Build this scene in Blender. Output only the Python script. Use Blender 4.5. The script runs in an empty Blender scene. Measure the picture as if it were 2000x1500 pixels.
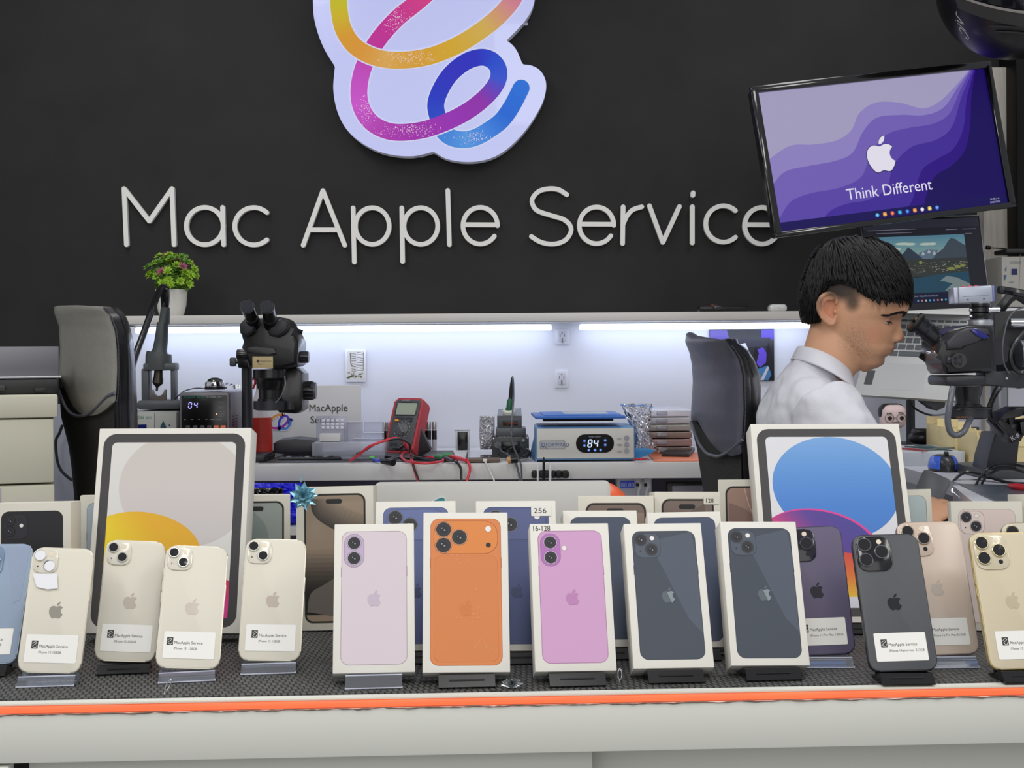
import bpy, bmesh, math, random
import numpy as np
from mathutils import Matrix, Vector, Euler
from mathutils.geometry import tessellate_polygon

SC = bpy.context.scene
COL = SC.collection
rnd = random.Random(7)
PI = math.pi
# ------------------------------------------------------------------ camera
F_PX, H0, ROLL, ZC = 2800.0, 700.0, 0.0075, 1.30
cam = bpy.data.cameras.new('camera')
cam.sensor_width = 36.0
cam.lens = F_PX / 2000.0 * 36.0
cam.shift_y = -(750.0 - H0) / 2000.0
cam.clip_start = 0.05
camo = bpy.data.objects.new('camera', cam)
COL.objects.link(camo)
camo.matrix_world = Matrix.Translation((0, 0, ZC)) @ Matrix.Rotation(PI / 2, 4, 'X') @ Matrix.Rotation(-ROLL, 4, 'Z')
SC.camera = camo
# ------------------------------------------------------------------ colour management, world
SC.view_settings.view_transform = 'Standard'
SC.view_settings.look = 'None'
SC.view_settings.gamma = 1.0
SC.view_settings.use_curve_mapping = False
SC.view_settings.exposure = 0.0
w = bpy.data.worlds.new('shop_air')
w.use_nodes = True
w.node_tree.nodes['Background'].inputs[0].default_value = (0.93, 0.95, 1.0, 1)
w.node_tree.nodes['Background'].inputs[1].default_value = 0.42
SC.world = w

def area(name, loc, rot, sx, sy, power, col=(1, 1, 1)):
    l = bpy.data.lights.new(name, 'AREA')
    l.shape = 'RECTANGLE'; l.size = sx; l.size_y = sy
    l.energy = power; l.color = col
    o = bpy.data.objects.new(name, l); COL.objects.link(o)
    o.location = loc; o.rotation_euler = rot
    return o
# ceiling tubes of the shop
for i, x in enumerate((-1.5, 0.1, 1.7)):
    area('ceiling_tube_light', (x, 0.55, 2.75), (math.radians(12), 0, 0), 0.35, 1.3, 15, (1.0, 0.98, 0.95))
for i, x in enumerate((-1.0, 1.0)):
    area('ceiling_tube_light', (x, 2.9, 2.75), (math.radians(0), 0, 0), 0.3, 1.2, 8, (1.0, 0.99, 0.98))
area('front_fill_light', (0.0, -1.6, 1.9), (math.radians(76), 0, 0), 3.0, 1.6, 21, (1.0, 0.985, 0.96))  # added fill lamp behind the camera, brightens the upright fronts

CR, SR = math.cos(ROLL), math.sin(ROLL)
def P(px, py, Y):
    u, v = px - 1000.0, H0 - py
    return Vector(((u * CR + v * SR) * Y / F_PX, Y, ZC + (v * CR - u * SR) * Y / F_PX))
def onz(px, py, z):
    u, v = px - 1000.0, H0 - py
    Y = (z - ZC) * F_PX / (v * CR - u * SR)
    return P(px, py, Y)
def proj(p):
    a, b = p[0] / p[1] * F_PX, (p[2] - ZC) / p[1] * F_PX
    return (1000 + a * CR - b * SR, H0 - (a * SR + b * CR))

# ------------------------------------------------------------------ materials
def lin(c):
    return tuple((x / 255 / 12.92) if x / 255 <= 0.04045 else ((x / 255 + 0.055) / 1.055) ** 2.4 for x in c)
MATS = {}
def mat(name, col=(200, 200, 200), rough=0.5, metal=0.0, emit=0.0, ecol=None, var=0.0, bump=0.0, scale=40.0, coat=0.0, spec=0.5, stretch=None):
    if name in MATS: return MATS[name]
    m = bpy.data.materials.new(name); m.use_nodes = True
    nt = m.node_tree; b = nt.nodes['Principled BSDF']
    c = lin(col)
    b.inputs['Base Color'].default_value = (*c, 1)
    b.inputs['Roughness'].default_value = rough
    b.inputs['Metallic'].default_value = metal
    b.inputs['Specular IOR Level'].default_value = spec
    b.inputs['Coat Weight'].default_value = coat
    if emit:
        b.inputs['Emission Color'].default_value = (*(lin(ecol) if ecol else c), 1)
        b.inputs['Emission Strength'].default_value = emit
    if var or bump:
        tc = nt.nodes.new('ShaderNodeTexCoord'); n = nt.nodes.new('ShaderNodeTexNoise')
        mp = nt.nodes.new('ShaderNodeMapping')
        if stretch: mp.inputs['Scale'].default_value = stretch
        nt.links.new(tc.outputs['Object'], mp.inputs[0]); nt.links.new(mp.outputs[0], n.inputs['Vector'])
        n.inputs['Scale'].default_value = scale; n.inputs['Detail'].default_value = 5
        if var:
            r = nt.nodes.new('ShaderNodeMapRange')
            r.inputs['From Min'].default_value = 0.3; r.inputs['From Max'].default_value = 0.7
            r.inputs['To Min'].default_value = 1 - var; r.inputs['To Max'].default_value = 1 + var
            x = nt.nodes.new('ShaderNodeVectorMath'); x.operation = 'SCALE'
            x.inputs[0].default_value = c
            nt.links.new(n.outputs['Fac'], r.inputs['Value']); nt.links.new(r.outputs[0], x.inputs['Scale'])
            nt.links.new(x.outputs[0], b.inputs['Base Color'])
        if bump:
            bp = nt.nodes.new('ShaderNodeBump'); bp.inputs['Strength'].default_value = bump; bp.inputs['Distance'].default_value = 0.002
            nt.links.new(n.outputs['Fac'], bp.inputs['Height']); nt.links.new(bp.outputs[0], b.inputs['Normal'])
    MATS[name] = m
    return m
def ink(name, rough=0.5, emit=0.0, coat=0.0, spec=0.5):
    """printed artwork: the ink colour is stored with the print"""
    if name in MATS: return MATS[name]
    m = bpy.data.materials.new(name); m.use_nodes = True
    nt = m.node_tree; b = nt.nodes['Principled BSDF']
    a = nt.nodes.new('ShaderNodeVertexColor'); a.layer_name = 'ink'
    b.inputs['Roughness'].default_value = rough; b.inputs['Coat Weight'].default_value = coat
    b.inputs['Specular IOR Level'].default_value = spec
    if emit:
        b.inputs['Base Color'].default_value = (0.01, 0.01, 0.01, 1)
        nt.links.new(a.outputs[0], b.inputs['Emission Color']); b.inputs['Emission Strength'].default_value = emit
    else:
        nt.links.new(a.outputs[0], b.inputs['Base Color'])
    MATS[name] = m
    return m
def clear(name, tint=(235, 240, 250), opac=0.12, rough=0.05):
    if name in MATS: return MATS[name]
    m = bpy.data.materials.new(name); m.use_nodes = True
    nt = m.node_tree; nt.nodes.remove(nt.nodes['Principled BSDF']); out = nt.nodes['Material Output']
    tr = nt.nodes.new('ShaderNodeBsdfTransparent'); tr.inputs[0].default_value = (*lin(tint), 1)
    df = nt.nodes.new('ShaderNodeBsdfDiffuse'); df.inputs[0].default_value = (*lin(tint), 1)
    gl = nt.nodes.new('ShaderNodeBsdfGlossy'); gl.inputs['Roughness'].default_value = rough
    m1 = nt.nodes.new('ShaderNodeMixShader'); m1.inputs[0].default_value = opac
    m2 = nt.nodes.new('ShaderNodeMixShader')
    lw = nt.nodes.new('ShaderNodeLayerWeight'); lw.inputs['Blend'].default_value = 0.35
    nt.links.new(tr.outputs[0], m1.inputs[1]); nt.links.new(df.outputs[0], m1.inputs[2])
    nt.links.new(lw.outputs['Fresnel'], m2.inputs[0])
    nt.links.new(m1.outputs[0], m2.inputs[1]); nt.links.new(gl.outputs[0], m2.inputs[2])
    nt.links.new(m2.outputs[0], out.inputs[0])
    MATS[name] = m
    return m

PRINT = ink('printed_card', 0.55)
GLOSSINK = ink('printed_gloss', 0.25, coat=0.3)
SCREEN = ink('lit_screen', 0.3, emit=0.95, spec=0.12)
SIGNLIT = ink('backlit_acrylic', 0.4, emit=0.82, spec=0.1)
CARD = mat('white_card', (226, 223, 214), 0.6, var=0.015, scale=6)
CARD2 = mat('aged_card', (216, 212, 198), 0.65, var=0.03, scale=5)
BLK = mat('black_plastic', (20, 20, 22), 0.32)
BLKM = mat('black_enamel', (17, 17, 20), 0.28, coat=0.2)
BLKR = mat('black_rubber', (18, 18, 20), 0.6)
GRY = mat('grey_plastic', (92, 94, 98), 0.45)
SILV = mat('silver_metal', (205, 208, 214), 0.3, metal=0.9)
CHROME = mat('chrome', (225, 225, 228), 0.12, metal=1.0)
WHP = mat('white_plastic', (225, 226, 230), 0.4)
ACR = clear('clear_acrylic')
LENSG = mat('camera_lens_glass', (6, 6, 9), 0.05, coat=1.0)

# ------------------------------------------------------------------ mesh kit
WM = {}
def catmull(pts, n=8, closed=False):
    pts = [Vector(p) for p in pts]
    out = []
    N = len(pts)
    rng = range(N if closed else N - 1)
    for i in rng:
        if closed: a, b, c, d = pts[(i - 1) % N], pts[i], pts[(i + 1) % N], pts[(i + 2) % N]
        else: a, b, c, d = pts[max(i - 1, 0)], pts[i], pts[i + 1], pts[min(i + 2, N - 1)]
        for k in range(n):
            t = k / n
            out.append(0.5 * ((2 * b) + (c - a) * t + (2 * a - 5 * b + 4 * c - d) * t * t + (3 * b - a - 3 * c + d) * t ** 3))
    if not closed: out.append(pts[-1].copy())
    return out
def rrect(w, h, r, cx=0, cy=0, n=6):
    r = min(r, w / 2 - 1e-6, h / 2 - 1e-6)
    o = []
    for (sx, sy, a0) in ((1, 1, 0), (-1, 1, 90), (-1, -1, 180), (1, -1, 270)):
        for k in range(n + 1):
            a = math.radians(a0 + 90 * k / n)
            o.append((cx + sx * (w / 2 - r) + r * math.cos(a), cy + sy * (h / 2 - r) + r * math.sin(a)))
    return o
def ell(cx, cy, rx, ry=None, n=28, a0=0):
    ry = rx if ry is None else ry
    return [(cx + rx * math.cos(a0 + 2 * PI * k / n), cy + ry * math.sin(a0 + 2 * PI * k / n)) for k in range(n)]

class MB:
    def __init__(s): s.v = []; s.f = []; s.c = []; s.mi = []; s.cur = 0
    def add(s, vs, fs, M=None, col=None):
        o = len(s.v)
        for p in vs:
            p = Vector(p) if len(p) == 3 else Vector((p[0], p[1], 0))
            s.v.append(M @ p if M is not None else p)
        for f in fs:
            s.f.append([o + i for i in f]); s.c.append(col); s.mi.append(s.cur)
        return s
    def box(s, c, d, bev=0.0, M=None, seg=2):
        bm = bmesh.new(); bmesh.ops.create_cube(bm, size=1)
        for v in bm.verts: v.co = Vector((v.co.x * d[0] + c[0], v.co.y * d[1] + c[1], v.co.z * d[2] + c[2]))
        if bev: bmesh.ops.bevel(bm, geom=bm.edges[:], offset=min(bev, min(d) * 0.49), segments=seg, profile=0.5, affect='EDGES')
        s.dump(bm, M); return s
    def dump(s, bm, M=None):
        bm.verts.index_update()
        s.add([v.co.copy() for v in bm.verts], [[v.index for v in f.verts] for f in bm.faces], M)
        bm.free()
    def prism(s, poly, z0, z1, M=None, bev=0.0, seg=2):
        bm = bmesh.new()
        n = len(poly)
        area2 = sum(poly[i][0] * poly[(i + 1) % n][1] - poly[(i + 1) % n][0] * poly[i][1] for i in range(n))
        if area2 < 0: poly = poly[::-1]
        a = [bm.verts.new((p[0], p[1], z0)) for p in poly]; b = [bm.verts.new((p[0], p[1], z1)) for p in poly]
        bm.faces.new(a[::-1]); bm.faces.new(b)
        for i in range(n): bm.faces.new((a[i], a[(i + 1) % n], b[(i + 1) % n], b[i]))
        if bev:
            es = [e for e in bm.edges if abs(e.verts[0].co.z - e.verts[1].co.z) < 1e-7]
            bmesh.ops.bevel(bm, geom=es, offset=bev, segments=seg, profile=0.5, affect='EDGES')
        s.dump(bm, M); return s
    def tube(s, pts, r, n=8, caps=True, closed=False, M=None):
        pts = [Vector(p) for p in pts]; N = len(pts)
        rs = r if isinstance(r, (list, tuple)) else [r] * N
        if len(rs) != N: rs = [rs[min(int(i * len(rs) / N), len(rs) - 1)] for i in range(N)]
        vs = []; fs = []; up = None
        for i in range(N):
            if closed: t = pts[(i + 1) % N] - pts[i - 1]
            else: t = pts[min(i + 1, N - 1)] - pts[max(i - 1, 0)]
            if t.length < 1e-9: t = Vector((0, 0, 1))
            t.normalize()
            if up is None:
                up = Vector((0, 0, 1)) if abs(t.z) < 0.9 else Vector((1, 0, 0))
            a = t.cross(up)
            if a.length < 1e-6: a = t.cross(Vector((1, 0.3, 0)))
            a.normalize(); up = a.cross(t).normalized()
            for k in range(n):
                th = 2 * PI * k / n
                vs.append(pts[i] + (a * math.cos(th) + up * math.sin(th)) * rs[i])
        for i in range(N if closed else N - 1):
            j = (i + 1) % N
            for k in range(n):
                fs.append((i * n + k, i * n + (k + 1) % n, j * n + (k + 1) % n, j * n + k))
        if caps and not closed:
            fs.append(tuple(range(n - 1, -1, -1))); fs.append(tuple((N - 1) * n + k for k in range(n)))
        s.add(vs, fs, M); return s
    def cyl(s, p0, p1, r0, r1=None, n=28, M=None):
        return s.tube([p0, p1], [r0, r0 if r1 is None else r1], n, M=M)
    def lathe(s, prof, n=32, M=None):
        vs = []; fs = []
        for (r, z) in prof:
            for k in range(n):
                a = 2 * PI * k / n; vs.append((r * math.cos(a), r * math.sin(a), z))
        m = len(prof)
        for i in range(m - 1):
            for k in range(n):
                fs.append((i * n + k, i * n + (k + 1) % n, (i + 1) * n + (k + 1) % n, (i + 1) * n + k))
        if prof[0][0] > 1e-5: fs.append(tuple(range(n - 1, -1, -1)))
        if prof[-1][0] > 1e-5: fs.append(tuple((m - 1) * n + k for k in range(n)))
        s.add(vs, fs, M); return s
    def ball(s, c, r, n=16, M=None):
        r = (r, r, r) if not isinstance(r, (tuple, list)) else r
        bm = bmesh.new(); bmesh.ops.create_uvsphere(bm, u_segments=n * 2, v_segments=n, radius=1)
        for v in bm.verts: v.co = Vector((v.co.x * r[0] + c[0], v.co.y * r[1] + c[1], v.co.z * r[2] + c[2]))
        s.dump(bm, M); return s
    def grid(s, fn, nu, nv, M=None, closeu=False):
        vs = [fn(i / (nu - (0 if closeu else 1)), j / (nv - 1)) for j in range(nv) for i in range(nu)]
        fs = []
        for j in range(nv - 1):
            for i in range(nu if closeu else nu - 1):
                k = (i + 1) % nu
                fs.append((j * nu + i, j * nu + k, (j + 1) * nu + k, (j + 1) * nu + i))
        s.add(vs, fs, M); return s
    # flat artwork
    def poly(s, pts, col, z=0.0, M=None):
        p3 = [Vector((p[0], p[1], 0)) for p in pts]
        tr = tessellate_polygon([p3])
        fs = []
        for t in tr:
            a, b, c = (p3[i] for i in t)
            fs.append(t if (b - a).cross(c - a).z > 0 else t[::-1])
        s.add([(p[0], p[1], z) for p in pts], fs, M, lin(col)); return s
    def ribbon(s, pts, wd, cols, z=0.0, dz=0.0, caps=True):
        pts = [Vector((p[0], p[1])) for p in pts]; N = len(pts)
        L = []
        for i in range(N):
            t = pts[min(i + 1, N - 1)] - pts[max(i - 1, 0)]; t.normalize()
            nn = Vector((-t.y, t.x)) * wd / 2
            L.append((pts[i] - nn, pts[i] + nn))
        g = lambda t: cols if not isinstance(cols, list) else tuple(
            cols[min(int(t * (len(cols) - 1)), len(cols) - 2)][k] * (1 - (t * (len(cols) - 1)) % 1 if t < 1 else 0) +
            cols[min(int(t * (len(cols) - 1)), len(cols) - 2) + 1][k] * ((t * (len(cols) - 1)) % 1 if t < 1 else 1) for k in range(3))
        for i in range(N - 1):
            zz = z + dz * i / N
            s.add([(L[i][0].x, L[i][0].y, zz), (L[i + 1][0].x, L[i + 1][0].y, zz), (L[i + 1][1].x, L[i + 1][1].y, zz), (L[i][1].x, L[i][1].y, zz)],
                  [(0, 1, 2, 3)], None, lin(g((i + 0.5) / (N - 1))))
        if caps:
            for (p, t, zz) in ((pts[0], 0.0, z), (pts[-1], 1.0, z + dz)):
                s.poly(ell(p.x, p.y, wd / 2, n=16), g(t), zz - 1e-6)
        return s
    def text(s, txt, x, y, h, col, z=0.0, align='L', sx=1.0, rot=0.0):
        vs, fs, wd = glyphs(txt)
        ox = {'L': 0, 'C': -wd / 2, 'R': -wd}[align]
        c, q = math.cos(rot), math.sin(rot)
        out = []
        for v in vs:
            a, b = (v[0] + ox) * h * sx, v[1] * h
            out.append((x + a * c - b * q, y + a * q + b * c, z))
        s.add(out, fs, None, lin(col)); return s
    def apple(s, cx, cy, h, col, z=0.0, half=None):
        for k, pl in enumerate(APPLE):
            pts = [(cx + (p[0] - 12) * h / 24, cy - (p[1] - 12) * h / 24) for p in pl]
            s.poly(pts, col, z)
        return s
    def build(s, name, m, parent=None, world=True, smooth=True, mods=None, angle=35):
        me = bpy.data.meshes.new(name)
        vs = s.v
        if parent is not None and world:
            inv = WM[parent.name].inverted(); vs = [inv @ v for v in vs]
        me.from_pydata([tuple(v) for v in vs], [], s.f)
        ms = m if isinstance(m, (list, tuple)) else [m]
        for q in ms: me.materials.append(q)
        if len(ms) > 1: me.polygons.foreach_set('material_index', s.mi)
        if any(c is not None for c in s.c):
            ca = me.color_attributes.new('ink', 'FLOAT_COLOR', 'CORNER')
            arr = np.ones((len(me.loops), 4), dtype=np.float32)
            for p in me.polygons:
                c = s.c[p.index]
                if c is not None: arr[p.loop_start:p.loop_start + p.loop_total, :3] = c
            ca.data.foreach_set('color', arr.ravel())
        if smooth:
            me.shade_smooth(); me.set_sharp_from_angle(angle=math.radians(angle))
        me.update()
        o = bpy.data.objects.new(name, me); COL.objects.link(o)
        if parent is not None:
            o.parent = parent; WM[o.name] = WM[parent.name]
        else:
            WM[o.name] = Matrix()
        return o

GL = {}
def glyphs(txt):
    if txt in GL: return GL[txt]
    cu = bpy.data.curves.new('t', 'FONT'); cu.body = txt; cu.size = 1.0; cu.resolution_u = 3
    ob = bpy.data.objects.new('t', cu); COL.objects.link(ob)
    bpy.context.view_layer.update()
    dg = bpy.context.evaluated_depsgraph_get()
    me = bpy.data.meshes.new_from_object(ob.evaluated_get(dg))
    vs = [tuple(v.co) for v in me.vertices]; fs = [tuple(p.vertices) for p in me.polygons]
    out = []
    for f in fs:
        a, b, c = (Vector(vs[i]) for i in f[:3])
        out.append(f if (b - a).cross(c - a).z >= 0 else f[::-1])
    wd = max((v[0] for v in vs), default=0)
    bpy.data.objects.remove(ob); bpy.data.curves.remove(cu); bpy.data.meshes.remove(me)
    k = 1 / 0.72
    GL[txt] = ([(v[0] * k, v[1] * k) for v in vs], out, wd * k)
    return GL[txt]

def parse_path(d):
    import re
    tok = re.findall(r'[MmCcZz]|-?\d*\.?\d+', d)
    i = 0; cur = Vector((0, 0)); polys = []; pts = []
    cmd = None
    def num():
        nonlocal i
        v = float(tok[i]); i += 1; return v
    while i < len(tok):
        if tok[i] in 'MmCcZz':
            cmd = tok[i]; i += 1
            if cmd in 'Zz':
                polys.append(pts); pts = []; continue
        if cmd == 'M': cur = Vector((num(), num())); pts = [tuple(cur)]; cmd = 'c'
        elif cmd == 'm': cur = cur + Vector((num(), num())); pts = [tuple(cur)]
        elif cmd in 'cC':
            b = cur if cmd == 'c' else Vector((0, 0))
            p1 = b + Vector((num(), num())); p2 = b + Vector((num(), num())); p3 = b + Vector((num(), num()))
            for k in range(1, 7):
                t = k / 6
                q = cur * (1 - t) ** 3 + p1 * 3 * t * (1 - t) ** 2 + p2 * 3 * t * t * (1 - t) + p3 * t ** 3
                pts.append(tuple(q))
            cur = p3
    return polys
APPLE = parse_path('M12.152 6.896c-.948 0-2.415-1.078-3.96-1.04-2.04.027-3.91 1.183-4.961 3.014-2.117 3.675-.546 9.103 1.519 12.09 1.013 1.454 2.208 3.09 3.792 3.039 1.52-.065 2.09-.987 3.935-.987 1.831 0 2.35.987 3.96.948 1.637-.026 2.676-1.48 3.676-2.948 1.156-1.688 1.636-3.325 1.662-3.415-.039-.013-3.182-1.221-3.22-4.857-.026-3.04 2.48-4.494 2.597-4.559-1.429-2.09-3.623-2.324-4.39-2.376-2-.156-3.675 1.09-4.61 1.09z M15.53 3.83c.843-1.012 1.4-2.427 1.245-3.83-1.207.052-2.662.805-3.532 1.818-.78.896-1.454 2.338-1.273 3.714 1.338.104 2.715-.688 3.559-1.701z')

def tag(o, label=None, cat=None, group=None, kind=None):
    if label: o['label'] = label
    if cat: o['category'] = cat
    if group: o['group'] = group
    if kind: o['kind'] = kind
    return o
def thing(name, label, cat, M=None, group=None):
    o = bpy.data.objects.new(name, None); COL.objects.link(o)
    if M is None: M = Matrix()
    if not isinstance(M, Matrix): M = Matrix.Translation(M)
    o.matrix_world = M; o.empty_display_size = 0.02
    WM[o.name] = M.copy()
    return tag(o, label, cat, group)
def solo(mb, name, m, label, cat, group=None, **k):
    """a thing that is one mesh; its origin goes to the middle of its base"""
    vs = mb.v
    lo = Vector((min(v.x for v in vs), min(v.y for v in vs), min(v.z for v in vs)))
    hi = Vector((max(v.x for v in vs), max(v.y for v in vs), max(v.z for v in vs)))
    c = Vector(((lo.x + hi.x) / 2, (lo.y + hi.y) / 2, lo.z))
    mb.v = [v - c for v in vs]
    o = mb.build(name, m, None, **k); o.location = c; WM[o.name] = Matrix.Translation(c)
    return tag(o, label, cat, group)
def struct(name, mb, m, **k):
    return tag(mb.build(name, m, None, **k), kind='structure')

# ------------------------------------------------------------------ pose of a flat-fronted thing from what its corners measure
def pose(c, w, h, tilt=20.0, zb=None, st=4.0, sy=8.0, sr=3.0, ss=0.05, Y0=1.6, szb=0.0015):
    """c: TL,TR,BR,BL; returns matrix (x right, y up, z out of the face), w, h"""
    c = np.array(c, float)
    def mats(p):
        X, Y, Z, yaw, th, ro, s = p
        Ry = Matrix.Rotation(yaw, 3, 'Z'); Rx = Matrix.Rotation(-th, 3, 'X'); Rr = Matrix.Rotation(ro, 3, 'Y')
        B = Matrix(((1, 0, 0), (0, 0, -1), (0, 1, 0)))
        return (Ry @ Rx @ Rr @ B), Vector((X, Y, Z)), s
    def res(p):
        R, T, s = mats(p)
        r = []
        for k, (a, b) in enumerate(((-1, 1), (1, 1), (1, -1), (-1, -1))):
            q = R @ Vector((a * w * s / 2, b * h * s / 2, 0)) + T
            x, y = proj(q)
            r += [(x - c[k][0]) / 1.5, (y - c[k][1]) / 1.5]
        r += [(math.degrees(p[4]) - tilt) / st, math.degrees(p[3]) / sy, math.degrees(p[5]) / sr, (s - 1) / ss]
        if zb is not None:
            r.append(((R @ Vector((0, -h * s / 2, 0)) + T).z - zb) / szb)
        return np.array(r)
    m = c.mean(0); X0 = P(m[0], m[1], Y0)
    p = np.array([X0.x, X0.y, X0.z, 0, math.radians(tilt), 0, 1.0])
    lam = 1e-3; r = res(p); e = r @ r
    for it in range(60):
        J = np.zeros((len(r), 7))
        for k in range(7):
            d = p.copy(); d[k] += 1e-5; J[:, k] = (res(d) - r) / 1e-5
        A = J.T @ J; A += lam * np.diag(np.diag(A) + 1e-9)
        q = p - np.linalg.solve(A, J.T @ r); r2 = res(q); e2 = r2 @ r2
        if e2 < e: p, r, e, lam = q, r2, e2, lam * 0.4
        else: lam *= 5
        if lam > 1e8: break
    R, T, s = mats(p)
    M = R.to_4x4(); M.translation = T
    print('pose', [round(x, 3) for x in p[:3]], 'yaw %.1f tilt %.1f roll %.1f s %.3f err %.1f' % (math.degrees(p[3]), math.degrees(p[4]), math.degrees(p[5]), s, max(abs(r[:8])) * 1.5))
    return M, w * s, h * s
# ================================================================== THE SETTING
YW = 4.05                       # black wall
ZM = ZC - 0.348                 # counter mat
ZD = ZC - 0.249                 # workbench top
def wall_mat():
    m = mat('black_painted_plaster', (40, 40, 41), 0.65, var=0.12, bump=0.35, scale=7, spec=0.25)
    return m
b = MB().box((0, YW + 0.05, 1.5), (7.0, 0.1, 3.0)); struct('wall_back', b, wall_mat(), smooth=False)
b = MB().box((0, 1.2, -0.05), (7.0, 6.0, 0.1)); struct('floor', b, mat('floor_tile', (150, 148, 144), 0.4, var=0.05, scale=3), smooth=False)
# pale wood pilaster and black return wall at the right
b = MB(); a0 = P(1921, 600, 4.0); a1 = P(1966, 600, 4.0)
b.box(((a0.x + a1.x) / 2, 4.02, 1.30), (a1.x - a0.x, 0.06, 1.60))
struct('trim_1', b, mat('pale_wood_panel', (196, 190, 180), 0.6, var=0.12, scale=14, stretch=(6, 6, 0.5)), smooth=False)
b = MB(); a2 = P(2120, 600, 3.9)
b.box((a1.x + 0.15, 3.98, 1.75), (0.30, 0.14, 0.95), 0.003)
cab = solo(b, 'wall_cabinet', mat('black_laminate', (10, 10, 11), 0.5, spec=.15), 'tall black cabinet beside the pale wood strip at the right edge', 'cabinet')

# white splash panel behind the bench
WHT = mat('white_laminate', (222, 224, 234), 0.4, var=0.015, scale=3)
x0 = P(236, 700, 4.03).x; x1 = P(2140, 700, 4.03).x
zt = P(1000, 628, 3.78).z; zs = P(1000, 611.5, 3.78).z
b = MB().box(((x0 + x1) / 2, 4.035, (zt + ZD) / 2 - 0.1), (x1 - x0, 0.02, zt - ZD + 0.2))
struct('wall_splash', b, WHT, smooth=False)
# long shelf
sh0 = P(228, 611, 3.78).x; sh1 = P(1895, 611, 3.78).x
sh = MB().box(((sh0 + sh1) / 2, (3.78 + 4.045) / 2, (zs + zt) / 2), (sh1 - sh0, 0.265, zs - zt), 0.0015)
solo(sh, 'wall_shelf', mat('shelf_laminate', (214, 211, 205), 0.5, var=0.02, scale=4), 'long white shelf running along the black wall above the workbench', 'shelf')
# led tubes under the shelf
LEDM = mat('led_diffuser', (235, 243, 255), 0.4, emit=2.5, ecol=(222, 234, 255))
for (pa, pb, lb) in ((266, 1077, 'long glowing white light bar under the shelf, left of the sockets'), (1132, 1592, 'glowing white light bar under the shelf, right of the sockets')):
    q0, q1 = P(pa, 640, 3.98), P(pb, 640, 3.98)
    t = thing('led_light_bar', lb, 'light', Vector(((q0.x + q1.x) / 2, 3.98, zt - 0.0155)))
    L = (q1.x - q0.x)
    MB().box((0, 0.0, 0.003), (L, 0.026, 0.015), 0.003).build('diffuser', LEDM, t, world=False)
    MB().box((0, 0.0, 0.016), (L, 0.03, 0.0075)).build('housing', WHP, t, world=False)
    area('led_glow', ((q0.x + q1.x) / 2, 3.945, zt - 0.03), (math.radians(28), 0, 0), L, 0.03, 0.50 * L, (0.74, 0.81, 1.0))
# workbench along the wall
dk0, dk1 = P(236, 905, 3.4).x, P(1720, 905, 3.4).x
t = thing('workbench', 'long white workbench against the wall carrying the repair tools', 'workbench', Vector(((dk0 + dk1) / 2, 3.7, 0)))
DESK = mat('bench_laminate', (206, 205, 204), 0.42, var=0.03, scale=5)
MB().box(((dk0 + dk1) / 2, (3.40 + 4.02) / 2, ZD - 0.019), (dk1 - dk0, 0.62, 0.038), 0.002).build('worktop', DESK, t)
MB().box(((dk0 + dk1) / 2, 3.86, (ZD - 0.04) / 2), (dk1 - dk0 - 0.02, 0.02, ZD - 0.04)).build('back_panel', mat('bench_panel', (168, 163, 186), 0.6), t)
MB().box(((dk0 + dk1) / 2, 3.56, P(0, 1010, 3.55).z + .003 - .011), (dk1 - dk0 - .05, .58, .016)).build('lower_shelf', DESK, t)
for xx in (dk0 + 0.012, dk1 - 0.012):
    MB().box((xx, 3.66, (ZD - 0.04) / 2), (0.022, 0.42, ZD - 0.04)).build('side_panel', DESK, t)
# man's bench at the right (an L), its left end cut at a slant
poly = [onz(1770, 892, ZD), onz(2260, 892, ZD), onz(2260, 1040, ZD), onz(1975, 1040, ZD), onz(1861, 948, ZD), onz(1730, 948, ZD), onz(1660, 915, ZD)]
poly = [(p.x, p.y) for p in poly]
poly = [(1.10, 4.015), (1.95, 4.015)] + [(1.95, onz(1975, 1040, ZD).y - 0.03), (onz(1975, 1040, ZD).x, onz(1975, 1040, ZD).y), (onz(1861, 948, ZD).x, onz(1861, 948, ZD).y), (0.87, onz(1730, 948, ZD).y), (0.87, 3.39), (1.10, 3.39)]
t = thing('corner_bench', 'white bench top at the right with a slanted lit front edge, under the right microscope', 'workbench', Vector((1.4, 3.2, 0)))
MB().prism(poly, ZD - 0.03, ZD - 0.0005).build('worktop', mat('bench_white', (214, 216, 224), 0.35, var=0.02, scale=4), t, smooth=False)
MB().prism([(1.24, 3.9), (1.9, 3.9), (1.9, 2.6), (1.28, 2.6), (1.24, 2.7)], 0, ZD - 0.031).build('base_cabinet', mat('bench_lilac', (186, 184, 205), 0.5), t, smooth=False)
pA, pB = onz(1861, 949, ZD - 0.004), onz(1975, 1040, ZD - 0.004)
MB().tube([pA + Vector((0.0, -.006, -0.008)), pB + Vector((0, -.006, -0.008))], 0.005, 8).build('light_strip', mat('led_edge', (230, 240, 255), 0.4, emit=2.2), t)

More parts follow.
